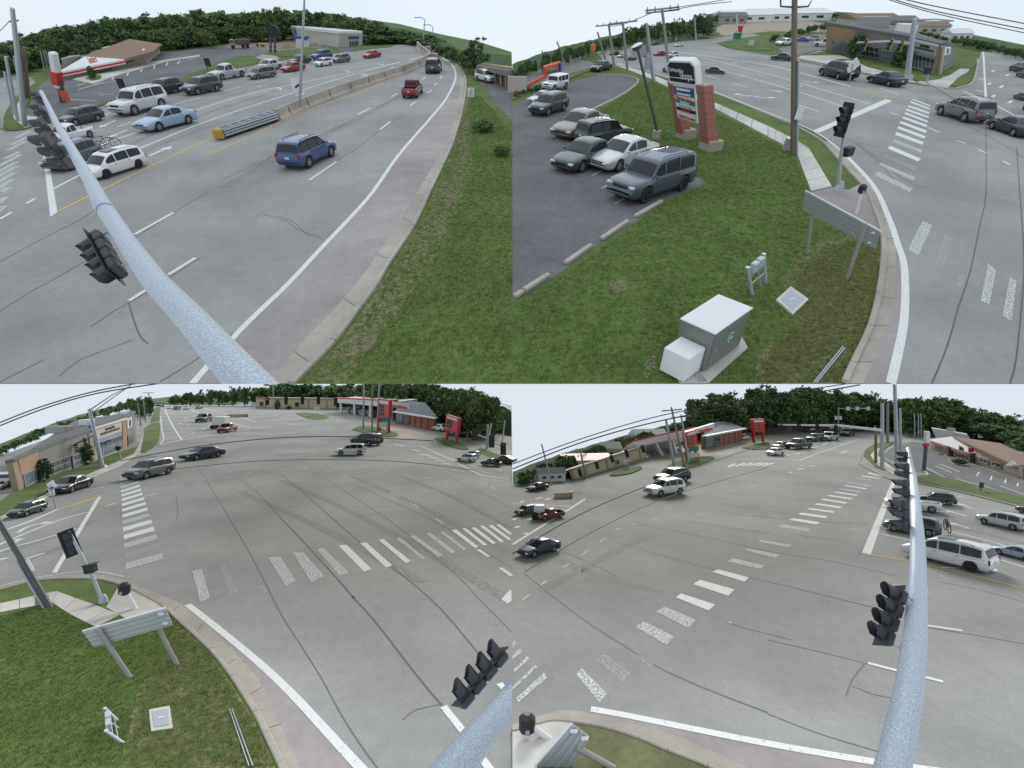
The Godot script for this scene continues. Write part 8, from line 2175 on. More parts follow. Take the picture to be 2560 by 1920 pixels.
func fuel_station(P: Dictionary):
	# canopy with pumps, then the store
	var c:=thing("fuel_canopy",P.canopy_label,"canopy",P.c[0])
	var o: Vector3 = P.c[0]
	var w:=[]
	for k in P.c: w.append(k - o)
	wall_panel(c,"fascia",w,0,0.70,1,1.0,0.1,1.2,M.white_panel)
	wall_panel(c,"red_band",w,0,1.0,1,1.07,0.12,1.2,M.red_sign)
	wall_panel(c,"deck",w,0.0,0.72,1.0,0.98,-1.0,5.0,M.white_roof)
	for u in [0.06,0.34,0.62,0.92]: wall_panel(c,"column",w,u,0,u+0.03,0.70,-0.3,0.4,M.white_panel)
	for u in [0.14,0.28,0.42,0.56,0.72]:
		var p:=wall_panel(c,"fuel_pump",w,u,0.0,u+0.07,0.34,-0.8,0.6,M.grey_wall)
		wall_panel(p,"pump_screen",w,u+0.01,0.2,u+0.06,0.30,-0.78,0.05,M.blue_sign)
	var s:=thing("fuel_store",P.store_label,"store",P.s[0])
	o = P.s[0]
	w = []
	for k in P.s: w.append(k - o)
	wall_panel(s,"wall",w,0,0,1,0.55,0,0.4,M.brick_red)
	wall_panel(s,"shop_front",w,0.0,0.04,0.40,0.5,0.05,0.1,M.dark_wall)
	wall_window(s,w,0.04,0.1,0.2,0.44,2,1,M.pale_glass)
	wall_window(s,w,0.24,0.1,0.38,0.44,2,1)
	wall_panel(s,"eave",w,-0.02,0.52,1.04,0.58,0.5,0.7,M.white_panel)
	for u in [0.5,0.64,0.8]: wall_panel(s,"brick_pier",w,u,0,u+0.04,0.52,0.12,0.2,M.brick_rose)
	patch(s,"roof",[wall_point(w[0],w[1],w[2],w[3],-0.02,0.58),wall_point(w[0],w[1],w[2],w[3],1.04,0.58) ,P.r[0] - o,P.r[1] - o],M.slate_roof,0.25)
	patch(s,"roof",[wall_point(w[0],w[1],w[2],w[3],1.04,0.58),P.r[2] - o,P.r[0] - o],M.slate_roof,0.25)
	var e:=thing("fuel_sign_band",P.band_label,"sign",P.b[0])
	o = P.b[0]
	w = []
	for k in P.b: w.append(k - o)
	wall_panel(e,"panel",w,0,0,1,1,0.1,0.3,M.white_panel)
	wall_panel(e,"red_end",w,-0.55,0.05,-0.02,1.0,0.1,0.3,M.red_sign)
	speedway_sign(e,[w[0]+V(0,0,0.1),w[1]+V(0,0,0.1),w[2],w[3]],M.red_sign,P.lh)

func long_store(label: String,p: Array,sign_label: String):
	var o:=thing("long_store",label,"store",p[0])
	var w:=[]
	for k in p: w.append(k - p[0])
	wall_panel(o,"wall",w,0,0,1,0.84,0,0.4,M.stucco)
	wall_panel(o,"parapet",w,0,0.84,1,1.0,0.15,0.6,M.brick_tan)
	wall_panel(o,"base_course",w,0,0,1,0.12,0.06,0.1,M.brick_tan)
	for u in [0.12,0.38,0.66,0.88]: wall_panel(o,"pilaster",w,u,0,u+0.02,0.84,0.08,0.1,M.brick_tan)
	for u in [0.05,0.5]: wall_window(o,w,u,0.2,u+0.05,0.6,1,1)
	wall_panel(o,"roof_deck",w,0,0.9,1,0.97,-0.5,6.0,M.white_roof)

func view_west():
	F = lower
	flatten = 0.8
	cars([
		["suv","green",V(-32.4,0,-34.2),V(-32.8,0,-35.8),true,"sport_utility","dark green sport utility leaving at the lower left lanes"],
		["sedan","black",V(-35.8,0,-41.7),V(-36.6,0,-44.3),true,"sedan","black sedan passing the plaza lawn in front of the signal pole"],
		["suv","grey",V(-33.9,0,-47.5),V(-33.9,0,-50.6),true,"sport_utility","grey sport utility just right of the left crosswalk"],
		["sedan","navy",V(-36.5,0,-59.3),V(-35.7,0,-62.3),true,"sedan","navy sedan crossing behind the grey sport utility"],
		["pickup","dark_red",V(-51.6,0,-93.4),V(-52.2,0,-96.5),true,"pickup_truck","maroon pickup towing the white box trailer at the far stop line","truck",0.9],
		["suv","dark_grey",V(-70.8,0,-118.7),V(-72,0,-122.5),true,"sport_utility","dark car queuing left of the white trailer"],
		["suv","white",V(-21.28,0,-63.6),V(-19.1,0,-64),true,"sport_utility","white sport utility with dark roof in mid junction"],
		["suv","black",V(-23.07,0,-74.9),V(-20.42,0,-73),true,"sport_utility","black sport utility right behind the white one in mid junction"],
		["suv","white",V(-6.09,0,-59),V(-4.81,0,-58.1),true,"sport_utility","small white sport utility waiting before the red price sign"],
		["suv","silver",V(-5.64,0,-62.3),V(-4.52,0,-61.6),true,"sport_utility","silver car beside the small white one at the right"],
		["pickup","black",V(-3.05,0,-55.8),V(-1.81,0,-55),true,"pickup_truck","black pickup waiting near the right edge of the left view","truck"],
		["sedan","dark_grey",V(-1.53,0,-57.5),V(-0.8,0,-57),true,"sedan","dark sedan near the right edge behind the black pickup","car",0.6],
		["sedan","white",V(-14.91,0,-97.4),V(-13.2,0,-94.9),true,"sedan","white sedan parked beside the brick fuel store"],
		["sedan","silver",V(-42.9,0,-43.2),V(-43.7,0,-44.5),true,"sedan","silver car in the small lot at the far left"],
		["pickup","white",V(-43.5,0,-44.5),V(-44.3,0,-45.9),true,"pickup_truck","white pickup in the small lot beside the plaza","truck",0.6],
		["sedan","black",V(-134.3,0,-196.4),V(-138.1,0,-203.4),true,"sedan","tiny black car at the far road's left edge"],
		["sedan","white",V(-122,0,-183.7),V(-123.4,0,-186.8),true,"sedan","tiny white car far down the road at the left kerb","car",0.8],
		["suv","dark_grey",V(-114.2,0,-175.3),V(-115.3,0,-178),true,"sport_utility","tiny dark car second far down the road","car",0.8],
		["sedan","silver",V(-112.6,0,-178),V(-113.6,0,-180.8),true,"sedan","tiny silver car in the far middle lane","car",0.8],
		["sedan","dark_red",V(-112,0,-183.7),V(-112.9,0,-186.8),true,"sedan","tiny red car beyond the white trailer","car",0.8],
		["sedan","dark_grey",V(-11.35,0,-89.7),V(-9.3,0,-85),true,"sedan","dark car parked below the red price sign"],
	],"vehicles in the left junction view")
	var tr:=thing("box_trailer","white box trailer behind the maroon pickup","trailer",V(-58.8,0,-101.7))
	part(tr,"box",box_mesh(V(2.38,2.23,2.07),0.05),M.white_panel,at(0.6,1.27,-0.8))
	part(tr,"hitch",tube_mesh([V(1.5,0.5,0.0),V(3.2,0.5,0.3)],[0.08],6),M.dark_steel)
	for x in [-0.4,0.5]: part(tr,"wheel",tube_mesh([V(x,0.4,0.5),V(x,0.4,0.75)],[0.4],12),M.tyre)
	# shop building with its signal pole
	plaza("tan and grey shop building behind the lawn of the left junction view",{"o": V(-40.7,0,-42.3),
		"a": [V(-40.7,0,-42.3),V(-43,0,-46.7),V(-41.3,2.55,-42.3),V(-43.2,2.95,-46.7)],
		"b": [V(-43,0,-46.7),V(-48.2,0,-59.3),V(-43.2,2.95,-46.7),V(-48.7,3.71,-59.3)],
		"c": [V(-48.2,0,-59.3),V(-52.7,0,-69.9),V(-48.5,3.89,-59.3),V(-52.8,4.31,-69.9)],
		"d": [V(-52.7,0,-69.9),V(-56.8,0,-77.5),V(-52.8,4.31,-69.9),V(-57.2,4.6,-77.5)],
		"back": V(-64.7,3.56,-75.9),"unit": 1.2})
	tree("columnar_tree","rounded dark tree in front of the orange brick section",V(-42.6,0,-46.5),V(-42.7,1.93,-46.5).y,1.53,1,"",1.2,0.05,true)
	tree("columnar_tree","rounded dark tree left of the galvanised signal pole",V(-46.8,0,-56.1),V(-46.9,2.15,-56.1).y,1.75,4,"",1.2,0.05,true)
	var fb: Vector3 = V(-43.6,0,-54.5)
	var sp:=thing("signal_pole","galvanised signal pole leaning before the tan shop front","signal pole",fb)
	part(sp,"shaft",tube_mesh([Vector3.ZERO,V(-45,6.26,-54.5) - fb],[0.22,0.16],12),M.galvanised)
	part(sp,"foot",tube_mesh([Vector3.ZERO,V(0,0.3,0)],[0.45,0.3],12),M.steel)
	part(sp,"lamp_arm",tube_mesh([V(-45,6.09,-54.5) - fb,V(-42.6,7.71,-54.5) - fb,V(-40.5,8.77,-54.5) - fb],[0.08,0.05],8),M.steel)
	part(sp,"lamp_arm",tube_mesh([V(-44.8,5.75,-54.5) - fb,V(-42.6,7.37,-54.5) - fb,V(-41,8.47,-54.5) - fb],[0.06,0.05],8),M.steel)
	part(sp,"mast_arm",tube_mesh([V(-44.5,3.49,-54.5) - fb,V(-46.6,2.43,-54.5) - fb,V(-49.7,0.38,-54.5) - fb],[0.12,0.1,0.08],10),M.steel)
	for q in [[V(-48.8,0.38,-54.5),"left signal on the mast arm of the left view",0.9],[V(-46.5,2.04,-54.5),"middle signal on the mast arm of the left view",0.8],[V(-45.5,2.77,-54.5),"right signal on the mast arm of the left view",0.75]]:
		signal_head(q[1],Transform3D(Basis(V(0,0,1),0.15)*Basis(Vector3.UP,2.2),q[0]),3,q[2],M.yellow_case,-1,true,"signals on the mast arm of the left view")
	var pd:=post("pedestrian_post","pedestrian signal post at the far pavement of the left view","signal post",V(-45.3,0,-59.3),V(-45.6,1.3,-59.3),0.09,0.08,M.steel)
	part(pd,"signal_box",box_mesh(V(0.5,0.5,0.35),0.05),M.black,T(V(-0.3,1.48,0)))
	var rs:=post("road_sign","keep-right sign pair on a leaning post at the median end","sign",V(-32.7,0,-36.7),V(-33.1,1.67,-36.7),0.05,0.05,M.steel)
	part(rs,"panel",box_mesh(V(0.55,0.55,0.03),0.0),M.white_panel,Transform3D(Basis(V(0,0,1),0.6),V(-0.3,1.64,0)))
	part(rs,"panel",box_mesh(V(0.4,0.6,0.03),0.0),M.white_panel,Transform3D(Basis(V(0,0,1),0.2),V(-0.3,1.21,0)))
	# fuel station
	fuel_station({"canopy_label": "white fuel station canopy with red edge and pumps, left view","store_label": "brick fuel store with slate blue roof, left view","band_label": "white and red fuel brand sign band in front of the left store",
		"c": [V(-55.7,0,-162.7),V(-27.93,0,-121.2),V(-56.2,4.32,-162.7),V(-27.93,4.73,-121.2)],
		"s": [V(-26.34,0,-116.2),V(-15.04,0,-98.2),V(-26.52,4.72,-116.2),V(-14.42,4.3,-98.2)],
		"r": [V(-19.4,4.81,-113.9),V(-26.7,4.75,-126.6),V(-15.21,2.43,-103.6)],
		"b": [V(-25.38,4.2,-105.5),V(-20.26,3.81,-101.7),V(-25.38,5.11,-105.5),V(-20.26,5.09,-101.7)],"lh": 0.75})
	price_sign("red fuel price sign on two legs before the wood, left view",V(-10.71,0,-82.6),V(-8.42,0,-77.5),V(-10.38,4,-82.6),V(-7.93,3.75,-77.5))
	price_sign("red and white price sign beside the green sign, left view",V(-25.19,0,-96.5),V(-22.11,0,-91.9),V(-24.89,6.18,-96.5),V(-21.82,6.03,-91.9))
	var gs:=post("green_sign","green direction sign in front of the left fuel canopy","sign",V(-21.69,0,-89),V(-21.83,2.92,-89),0.07,0.06,M.steel)
	part(gs,"panel",box_mesh(V(1.74,0.76,0.05),0.0),M.green_sign,T(V(-0.21,2.71,0)))
	part(gs,"route_plates",box_mesh(V(1.53,0.83,0.05),0.0),M.white_panel,T(V(-0.7,1.74,0)))
	var ip:=post("island_sign","pair of white plates on the first grass island","sign",V(-54.2,0,-142.4),V(-54.2,2.22,-142.4),0.06,0.06,M.steel)
	part(ip,"plate",box_mesh(V(1.56,1,0.05),0.0),M.white_panel,T(V(-0.1,2.11,0)))
	long_store("long beige store with tan parapet at the far side, left view",[V(-93.4,0,-186.8),V(-61.2,0,-178),V(-93.4,4.09,-186.8),V(-61.2,3.89,-178)],"")
	small_house("white-roofed store with red band beyond the beige store",V(-101,0,-219.1),18.83,V(-101,6.33,-219.1).y,M.white_panel,M.white_roof)
	small_house("grey gabled building above the beige store",V(-87.4,0,-211),9.89,V(-87.4,8.57,-211).y,M.pale_wall,M.white_roof)
	small_house("pale upper block behind the fuel canopy",V(-68.3,0,-203.4),14.3,V(-68.3,8.11,-203.4).y,M.cream_panel,M.white_roof)
	small_house("house behind the brick fuel store",V(-37.5,0,-162.7),4.58,V(-37.5,5.85,-162.7).y,M.white_panel,M.slate_roof)
	small_house("low shop with red band far along the road",V(-110.8,0,-214.9),10.08,V(-110.8,5.88,-214.9).y,M.white_panel,M.red_sign)
	small_house("dark building among the trees at the right of the left view",V(-5.84,0,-93.4),8.02,V(-5.84,3.06,-93.4).y,M.dark_wall,M.flat_roof)
	for q in [["first red signal over the far lanes, lit",V(-29.64,6.82,-62),2],["second yellow signal over the far lanes",V(-27.37,6.91,-62),0],["third yellow signal over the far lanes",V(-25.38,6.91,-62),0],["fourth yellow signal over the far lanes",V(-23.44,6.91,-62),0],["fifth dark signal over the far lanes",V(-21.36,6.72,-62),0]]:
		signal_head(q[0],T(q[1]),3,0.72,M.yellow_case,0 if q[2] == 2 else -1,true,"signals over the far lanes")
	wire("span_wire","span wire carrying the five far signals",[V(-31,7.35,-62),V(-25.38,7.45,-62),V(-20.25,7.16,-62)],0.03)
	for q in [["left one of three grey poles before the fuel canopy",V(-29.56,0,-101.7),V(-29.4,9.69,-101.7),0.2,M.galvanised],["middle wooden one of three poles before the fuel canopy",V(-25.53,0,-93.4),V(-25.46,9.63,-93.4),0.14,M.grey_timber],["right one of three grey poles before the fuel canopy",V(-25.42,0,-96.5),V(-24.97,9.65,-96.5),0.18,M.galvanised],["slim pole behind the beige store",V(-85.3,0,-183.7),V(-85.8,8.9,-183.7),0.16,M.steel],["slim pole beside the red price sign",V(-7.18,0,-81.4),V(-6.8,3.81,-81.4),0.12,M.grey_timber],["pole near the right edge of the left view",V(-3.45,0,-71.2),V(-2.89,3.34,-71.2),0.14,M.steel],["second pole near the right edge of the left view",V(-1.48,0,-75.9),V(-1.07,3.44,-75.9),0.12,M.steel],["far pole left of the road in the left view",V(-77.9,0,-107.5),V(-78.6,5.04,-107.5),0.14,M.grey_timber],["second far pole left of the road in the left view",V(-84.9,0,-118.7),V(-85.5,5.38,-118.7),0.14,M.grey_timber],["cross-arm pole at the far left roadside",V(-100.3,0,-142.4),V(-101.1,6.45,-142.4),0.16,M.grey_timber]]:
		var o:=post("utility_pole",q[0],"pole",q[1],q[2],q[3],q[3]*0.8,q[4],"poles of the left junction view")
		if q[0].begins_with("cross"): part(o,"cross_arm",tube_mesh([q[2] - q[1]+V(-1.6,0,0),q[2] - q[1]+V(1.6,0,0)],[0.1],6),M.grey_timber)
	var ma:=thing("mast_arm_pole","signal pole with long mast arm at the right edge of the left view","signal pole",V(-3.52,0,-70.3))
	part(ma,"shaft",tube_mesh([Vector3.ZERO,V(0.22,3.3,0)],[0.16,0.13],10),M.steel)
	part(ma,"mast_arm",tube_mesh([V(-2.19,2.31,0),V(0.22,1.32,0),V(2.64,0.16,0)],[0.12,0.1],8),M.steel)
	for q in [[V(-3.05,4.77,-42),"left"],[V(-1.67,4.18,-42),"middle"],[V(-0.72,3.58,-42),"right"]]: signal_head(q[1]+" signal on the mast arm at the right of the left view",T(q[0]),3,0.75,M.yellow_case,-1,true,"signals at the right of the left view")
	# cables
	wire("cable","upper cable sweeping across the sky at the left",[V(-40.9,5.53,-40),V(-36.9,7.09,-40),V(-32.8,8.28,-40),V(-29.22,8.96,-40)],0.05)
	wire("cable","lower cable sweeping across the sky at the left",[V(-40.9,5.28,-40),V(-36.6,6.96,-40),V(-32.5,8.15,-40),V(-27.5,8.96,-40)],0.05)
	wire("span_wire","black span wire crossing the junction below the fuel station",[V(-32.1,2.6,-42),V(-26.58,3.65,-42),V(-21,4.34,-42),V(-15.75,4.6,-42),V(-11.48,4.5,-42),V(-6.4,4.24,-42)],0.035)
	wire("span_wire","thin span wire crossing the middle of the junction",[V(-26.56,2.24,-40),V(-20,2.87,-40),V(-13.44,2.99,-40),V(-8.12,2.78,-40),V(-2.81,2.15,-40)],0.022)
	wire("cable","cable above the wood at the upper right of the left view",[V(-15.47,9.13,-60),V(-8.44,8.15,-60),V(-0.09,5.81,-60)],0.04)
	wire("cable","second cable above the wood at the upper right",[V(-10.78,9.13,-60),V(-6.09,7.73,-60),V(-0.09,6.28,-60)],0.035)
	# near corner
	var nb: Vector3 = V(-16.57,0,-20.75)
	var np:=thing("pedestrian_pole","leaning grey signal pole at the near left kerb with walk box","signal pole",nb)
	part(np,"shaft",tube_mesh([Vector3.ZERO,V(-16.94,0.96,-20.75) - nb,V(-17.96,2.93,-20.75) - nb],[0.07,0.065,0.055],12),M.galvanised)
	part(np,"foot",tube_mesh([Vector3.ZERO,V(0,0.22,0),V(-0.02,0.36,0)],[0.2,0.15,0.08],10),M.steel)
	part(np,"walk_box",box_mesh(V(0.42,0.36,0.3),0.04),M.black,Transform3D(Basis(V(0,0,1),0.2),V(-17.09,1.43,-20.75) - nb))
	part(np,"walk_box_hood",box_mesh(V(0.46,0.05,0.36),0.01),M.visor,Transform3D(Basis(V(0,0,1),0.2),V(-17.1,1.6,-20.75) - nb))
	signal_head("dark traffic signal on top of the leaning near left pole",Transform3D(basis_towards(V(-0.8,0,-0.6),V(-17.96,2.93,-20.75) - nb),V(-17.93,2.46,-20.75)),3,0.85)
	button_post("push button post on the near left kerb ramp",V(-14.77,0,-20.13),V(-15.13,0.61,-20.13),V(-15.24,0.85,-20.13))
	sign_back("back of a slatted highway sign on the near left lawn",V(-12.95,1.41,-15.46),V(-10.93,1.81,-16.16),V(-10.71,1.29,-16.16),V(-12.61,0.95,-15.46),[[V(-11.5,0,-15.46),V(-12.52,1.5,-15.46)],[V(-10.53,0,-16.14),V(-11.4,1.71,-16.14)]])
	var dl:=thing("lamp_post","thick dark lamp post leaning in from the left edge","street light",V(-18.28,0,-20.27))
	part(dl,"shaft",tube_mesh([Vector3.ZERO,V(-1.12,1.93,0),V(-2.23,3.75,0)],[0.12,0.11,0.1],12),M.dark_steel)
	part(dl,"conduit",tube_mesh([V(-0.12,0,0.1),V(-1.2,1.93,0)+V(-0.05,0,0.12)],[0.05],8),M.steel)
	part(dl,"sign_plate",box_mesh(V(0.25,0.5,0.03),0.0),M.white_panel,Transform3D(Basis(V(0,0,1),0.5),V(-0.85,1.69,0)))
	var ub:=thing("utility_box","small grey-green box at the foot of the dark lamp post","utility box",V(-18.82,0,-20.49))
	part(ub,"body",box_mesh(V(0.36,0.34,0.3),0.04),M.grey_wall,at(0,0.23,0))
	part(ub,"lid",box_mesh(V(0.4,0.04,0.34),0.01),M.pale_wall,at(0,0.42,0))
	meter_rack("meter rack with meters on the near left lawn, seen from above",V(-10.33,0,-13.47),V(-10.71,0.36,-13.47),V(-9.53,0,-12.63),V(-10.02,0.34,-12.63),0.45)
	pull_box("square pull box with grey lid beside the meter rack, near left",pts([-9.83,-13.86,-9.38,-14.03,-8.69,-13.12,-9.16,-13]))
	for q in [[V(-7.67,0,-13.89),V(-6.07,0,-11.81),"left"],[V(-7.6,0,-13.89),V(-5.98,0,-11.81),"right"]]:
		var o:=thing("ground_rail","%s one of two thin rails lying near the lower kerb" % q[2],"rail",q[0]+V(0,0.06,0),0.0,"thin rails near the lower kerb")
		part(o,"rail",tube_mesh([V(0,0.03,0),q[1] - q[0]+V(0,0.03,0)],[0.015],6),M.steel)
	# the signal arm that comes in at the lower right corner of this view
	var arm:=thing("mast_arm_pole","galvanised arm cutting the lower right corner of the left view","signal arm",V(-0.65,4.93,-5.2))
	var z: Vector3 = V(-0.65,4.93,-5.2)
	part(arm,"tube",trimmed_tube([V(-0.73,4.98,-4.9) - z,Vector3.ZERO,V(-0.35,4.81,-6) - z,V(-0.05,4.79,-6.6) - z],[0.20,0.195,0.18,0.17],20,V(1,0,0),V(-0.002,0,0) - z),M.galvanised)
	near_signal("black four-section signal at the lower right of the left view, seen from behind",V(-0.45,4.81,-7.2),V(-0.23,4.97,-7.4),V(-0.69,4.63,-7),V(-0.6,4.93,-7.2),0.64,0.0,false)
	# woods
	ridge([-97.4,-214.9,6.68,-93.2,-214.9,6.77,-89,-214.9,6.86,-84.8,-214.9,6.96,-80.6,-214.9,7.05,-74.6,-210,7.04,-69,-205.3,7.04,-63.5,-200.7,7.03,-58.3,-196.4,7.02,-53.7,-188.3,7.01,-49.4,-180.8,6.99,-45.5,-173.9,6.98,-41.9,-167.5,6.97,-37.3,-159.3,6.89,-33.2,-151.9,6.81,-29.48,-145.1,6.74,-26.05,-138.9,6.68,-23.45,-136.4,6.48,-20.94,-134,6.28,-18.52,-131.7,6.1,-16.18,-129.5,5.92,-13.26,-121.2,5.61,-10.68,-113.9,5.34,-8.4,-107.5,5.1,-6.36,-101.7,4.89,-4.58,-97.4,4.65,-2.95,-93.4,4.43,-1.45,-89.7,4.23,-0.07,-86.3,4.05])
	ridge([-62.7,-61.2,0.4,-64.9,-64.5,0.44,-67.4,-68.2,0.48,-70.2,-72.3,0.53,-73.4,-77,0.59,-76.7,-82,0.65,-80.4,-87.6,0.72,-84.8,-94.1,0.8,-89.8,-101.7,0.89,-94.3,-109,0.92,-99.6,-117.4,0.96,-105.7,-127.3,1.01,-112.9,-138.9,1.06,-117.9,-147.9,1.21,-123.6,-158.2,1.38,-130.2,-170,1.58,-137.8,-183.7,1.81,-140,-190.7,2.01,-142.4,-198.1,2.22,-145,-206.2,2.45,-147.8,-214.9,2.7,-143.6,-214.9,3,-139.4,-214.9,3.29,-135.2,-214.9,3.59,-131,-214.9,3.88,-126.8,-214.9,4.23,-122.6,-214.9,4.58,-118.4,-214.9,4.94,-114.2,-214.9,5.29,-110,-214.9,5.47,-105.8,-214.9,5.64,-101.6,-214.9,5.82,-97.4,-214.9,5.99])
	var wd:=spots2(spots([-38.8,-164.6,6.87,10.79,-36,-161.8,6.95,10.88,-40.8,-163.7,7.31,12.61,-40,-158.2,7.76,12.62,-38.6,-155.6,6.92,10.57,-32.7,-157.8,7.83,14.13,-35.1,-152.3,7.9,11.7,-27.96,-153.5,6.82,10.02,-28.71,-149.9,7.8,11.29,-31.4,-145.3,8.38,9.64,-28.36,-142.4,7.05,12.29,-22.53,-141.3,7.42,12.08,-23.49,-138.1,8.58,8.86,-19.03,-137.1,8.27,12.5,-21.59,-132.9,8.27,10,-22.54,-129.9,6.97,7.92,-18.13,-126.7,7.47,9.72,-15.97,-123.3,7.73,8.32,-18.03,-120.7,7.07,7.98,-13.78,-117.6,8.82,8.43,-11.1,-113.6,8.23,7.06,-11,-110.6,7,9.19,-7.95,-107.3,7.63,7.91,-10.28,-105.4,8.15,9.47,-11.42,-103.1,6.86,9.23,-8.41,-99,8.22,8.52,-8.75,-97.1,7.82,6.67,-7.58,-93.9,6.17,5.86,-6.08,-92.5,6.08,7.88,-4.1,-91.2,7.3,7.09,-3.15,-88.6,6.46,7.82,-3.75,-87.4,6.81,6.5,-4.81,-86.2,7.16,6.73,-0.84,-85.8,6,7.14,-0.88,-83.9,6.43,6.86,0.12,-82.4,6.49,6.07]),-2.0)
	for i in wd.size(): tree("wood_tree","broad green tree in the wood behind the fuel store",wd[i][0],wd[i][1],wd[i][2],i*5+1,"trees behind the fuel store",1.0,0.02)
	var w2:=spots2(spots([-99.2,-212.9,7.79,18.43,-94,-207.9,9.45,12.91,-88.6,-205.6,9.61,17.35,-78.1,-207.5,8.24,15.61,-84.7,-206,9.14,16.21,-79.6,-205.3,9.2,13.57,-68.1,-200.2,9.23,17.21,-67.1,-200.9,8.24,15.74,-59.6,-192.4,9.01,12.73,-55.6,-190.5,10.14,11.58,-56,-190.5,8.27,11.01,-52.2,-182.6,8.93,13.19,-51.2,-177.2,9.09,15.1,-45.1,-171.3,9.45,11.24,-43.5,-168.5,8.03,13.07,-41.4,-162.5,8.19,10.97,-37.4,-156.7,10.22,13.54,-37,-150.5,9.57,12.73,-32.7,-146.6,10.33,9.77,-26.13,-140.1,9.9,10.26,-29.51,-136.4,8.35,10.67,-24.02,-132.5,8.94,11.31,-21.16,-130.3,8.1,9.49,-18.44,-129.6,8.69,9.23,-16.01,-128,7.13,10.38,-16.55,-126.3,8.15,7.17]),-2.0)
	for i in w2.size(): tree("wood_tree","tall green tree on the rise behind the fuel station",w2[i][0],w2[i][1],w2[i][2],i*7+2,"trees on the rise behind the fuel station",1.0,0.02)
	var w3:=spots([-60.7,-60.4,0.99,1.27,-62.7,-62.5,0.99,1.15,-64.3,-64.7,0.93,0.99,-65.7,-66.5,1.03,0.92,-67,-69,1.14,1.22,-68.6,-71.2,1.07,1.41,-70.5,-73.6,1.21,1.56,-72.4,-76.8,1.31,1.4,-73.9,-79.3,1.29,1.38,-77,-82.8,1.36,1.55,-79.3,-86.2,1.5,1.73,-80.9,-89.1,1.36,1.25,-83.7,-93.5,1.62,1.53,-86.4,-97.8,1.8,1.93,-87.6,-100.6,1.86,2,-90.2,-105.2,1.56,1.89,-93.8,-110.8,1.78,1.67,-95.8,-114.3,1.66,1.59,-99,-119.9,1.69,2.4,-102.7,-124.6,2.11,2.43,-108.2,-132.3,2.22,2.02,-109.7,-137.8,2.41,2.88,-113,-141.7,2.21,2.52,-114.4,-145.7,2.7,2.29,-116.7,-151.7,2.56,2.49,-121.5,-158.4,2.8,3.02,-127.1,-167.3,3.31,3.12,-128.4,-171.8,3.18,3.38,-129.8,-175.3,3.52,2.56,-128.9,-174.2,4.22,3.52,-131.9,-180.5,3.77,3.27,-131.1,-180.5,4.54,3.15,-133.4,-186.4,3.67,3.1,-134.4,-188.9,4.3,2.89])
	for i in w3.size(): tree("skyline_tree","low green tree on the left skyline of the left junction view",w3[i][0],w3[i][1],w3[i][2],i,"left skyline trees",1.0,0.02)
	var w4:=spots([-103.7,-140.8,3.61,2.46,-101.2,-137.8,4.01,1.9,-96.9,-132.6,4.2,1.8,-93.4,-128.7,5.14,2.01,-91.3,-126.6,4.85,2.05,-92.2,-128.4,4.5,1.88,-94.7,-130.6,5.23,2.41,-94.9,-132,4.57,2.16,-97.8,-137.9,5.74,2.03,-98.1,-138.8,4.68,2.38])
	for i in w4.size(): tree("roadside_tree","leafy tree between the tan shop and the far road",w4[i][0],w4[i][1],w4[i][2],i+2,"trees beside the far road",1.0,0.02)
	var w5:=spots([-136.3,-206.4,5.16,4.06,-139.3,-212.5,4.27,5.15,-136.7,-209.8,4.95,3.9,-131.3,-206.4,5.29,3.6,-129.8,-206.8,5.91,4.86,-131.7,-212.1,4.84,4.14,-128.6,-208.3,5.89,4.59,-127.1,-209.4,6.66,3.76,-125.3,-211.7,5.56,4.53,-121.6,-206.8,6.96,3.44,-119.9,-209.4,6.71,4.22,-120,-212.5,6.31,4.43,-117.9,-209.8,6.56,3.95,-114.3,-209.4,7.93,4.61,-114.6,-212.9,8.27,4.66,-108.6,-207.5,7.18,3.55,-108.5,-207.5,8.09,3.79,-106.7,-210.6,7.88,3.75,-106.4,-212.1,8.19,4.33,-104.7,-213.7,7.16,4.81])
	for i in w5.size(): tree("skyline_tree","far green tree on the skyline above the far road",w5[i][0],w5[i][1],w5[i][2],i,"far skyline trees",1.0,0.0)
	tree("shrub","conical dark shrub before the beige store",V(-81.5,0,-178),V(-81.5,3.06,-178).y,2.23,1,"",1.3,0.0,true)
	tree("shrub","small round shrub before the beige store",V(-77.6,0,-178),V(-77.6,1.39,-178).y,2.23,4,"",1.0,0.0,true)
	var mb:=thing("median_nose","yellow tipped concrete median nose on the far road","barrier",V(-74,0,-137.3))
	part(mb,"wall",box_mesh(V(4.29,0.8,0.7),0.08),M.concrete,Transform3D(Basis(Vector3.UP,0.35),V(0,0.4,0)))
	part(mb,"nose",box_mesh(V(0.86,0.9,0.8),0.08),M.yellow_case,Transform3D(Basis(Vector3.UP,0.35),V(2.36,0.45,-0.86)))

# trees kept clear of a line x = lim on their right
func spots2(a: Array,lim: float) -> Array:
	var r:=[]
	for s in a:
		if s[0].x+s[2]*0.5 > lim: s[0].x = lim - s[2]*0.5
		r.append(s)
	return r

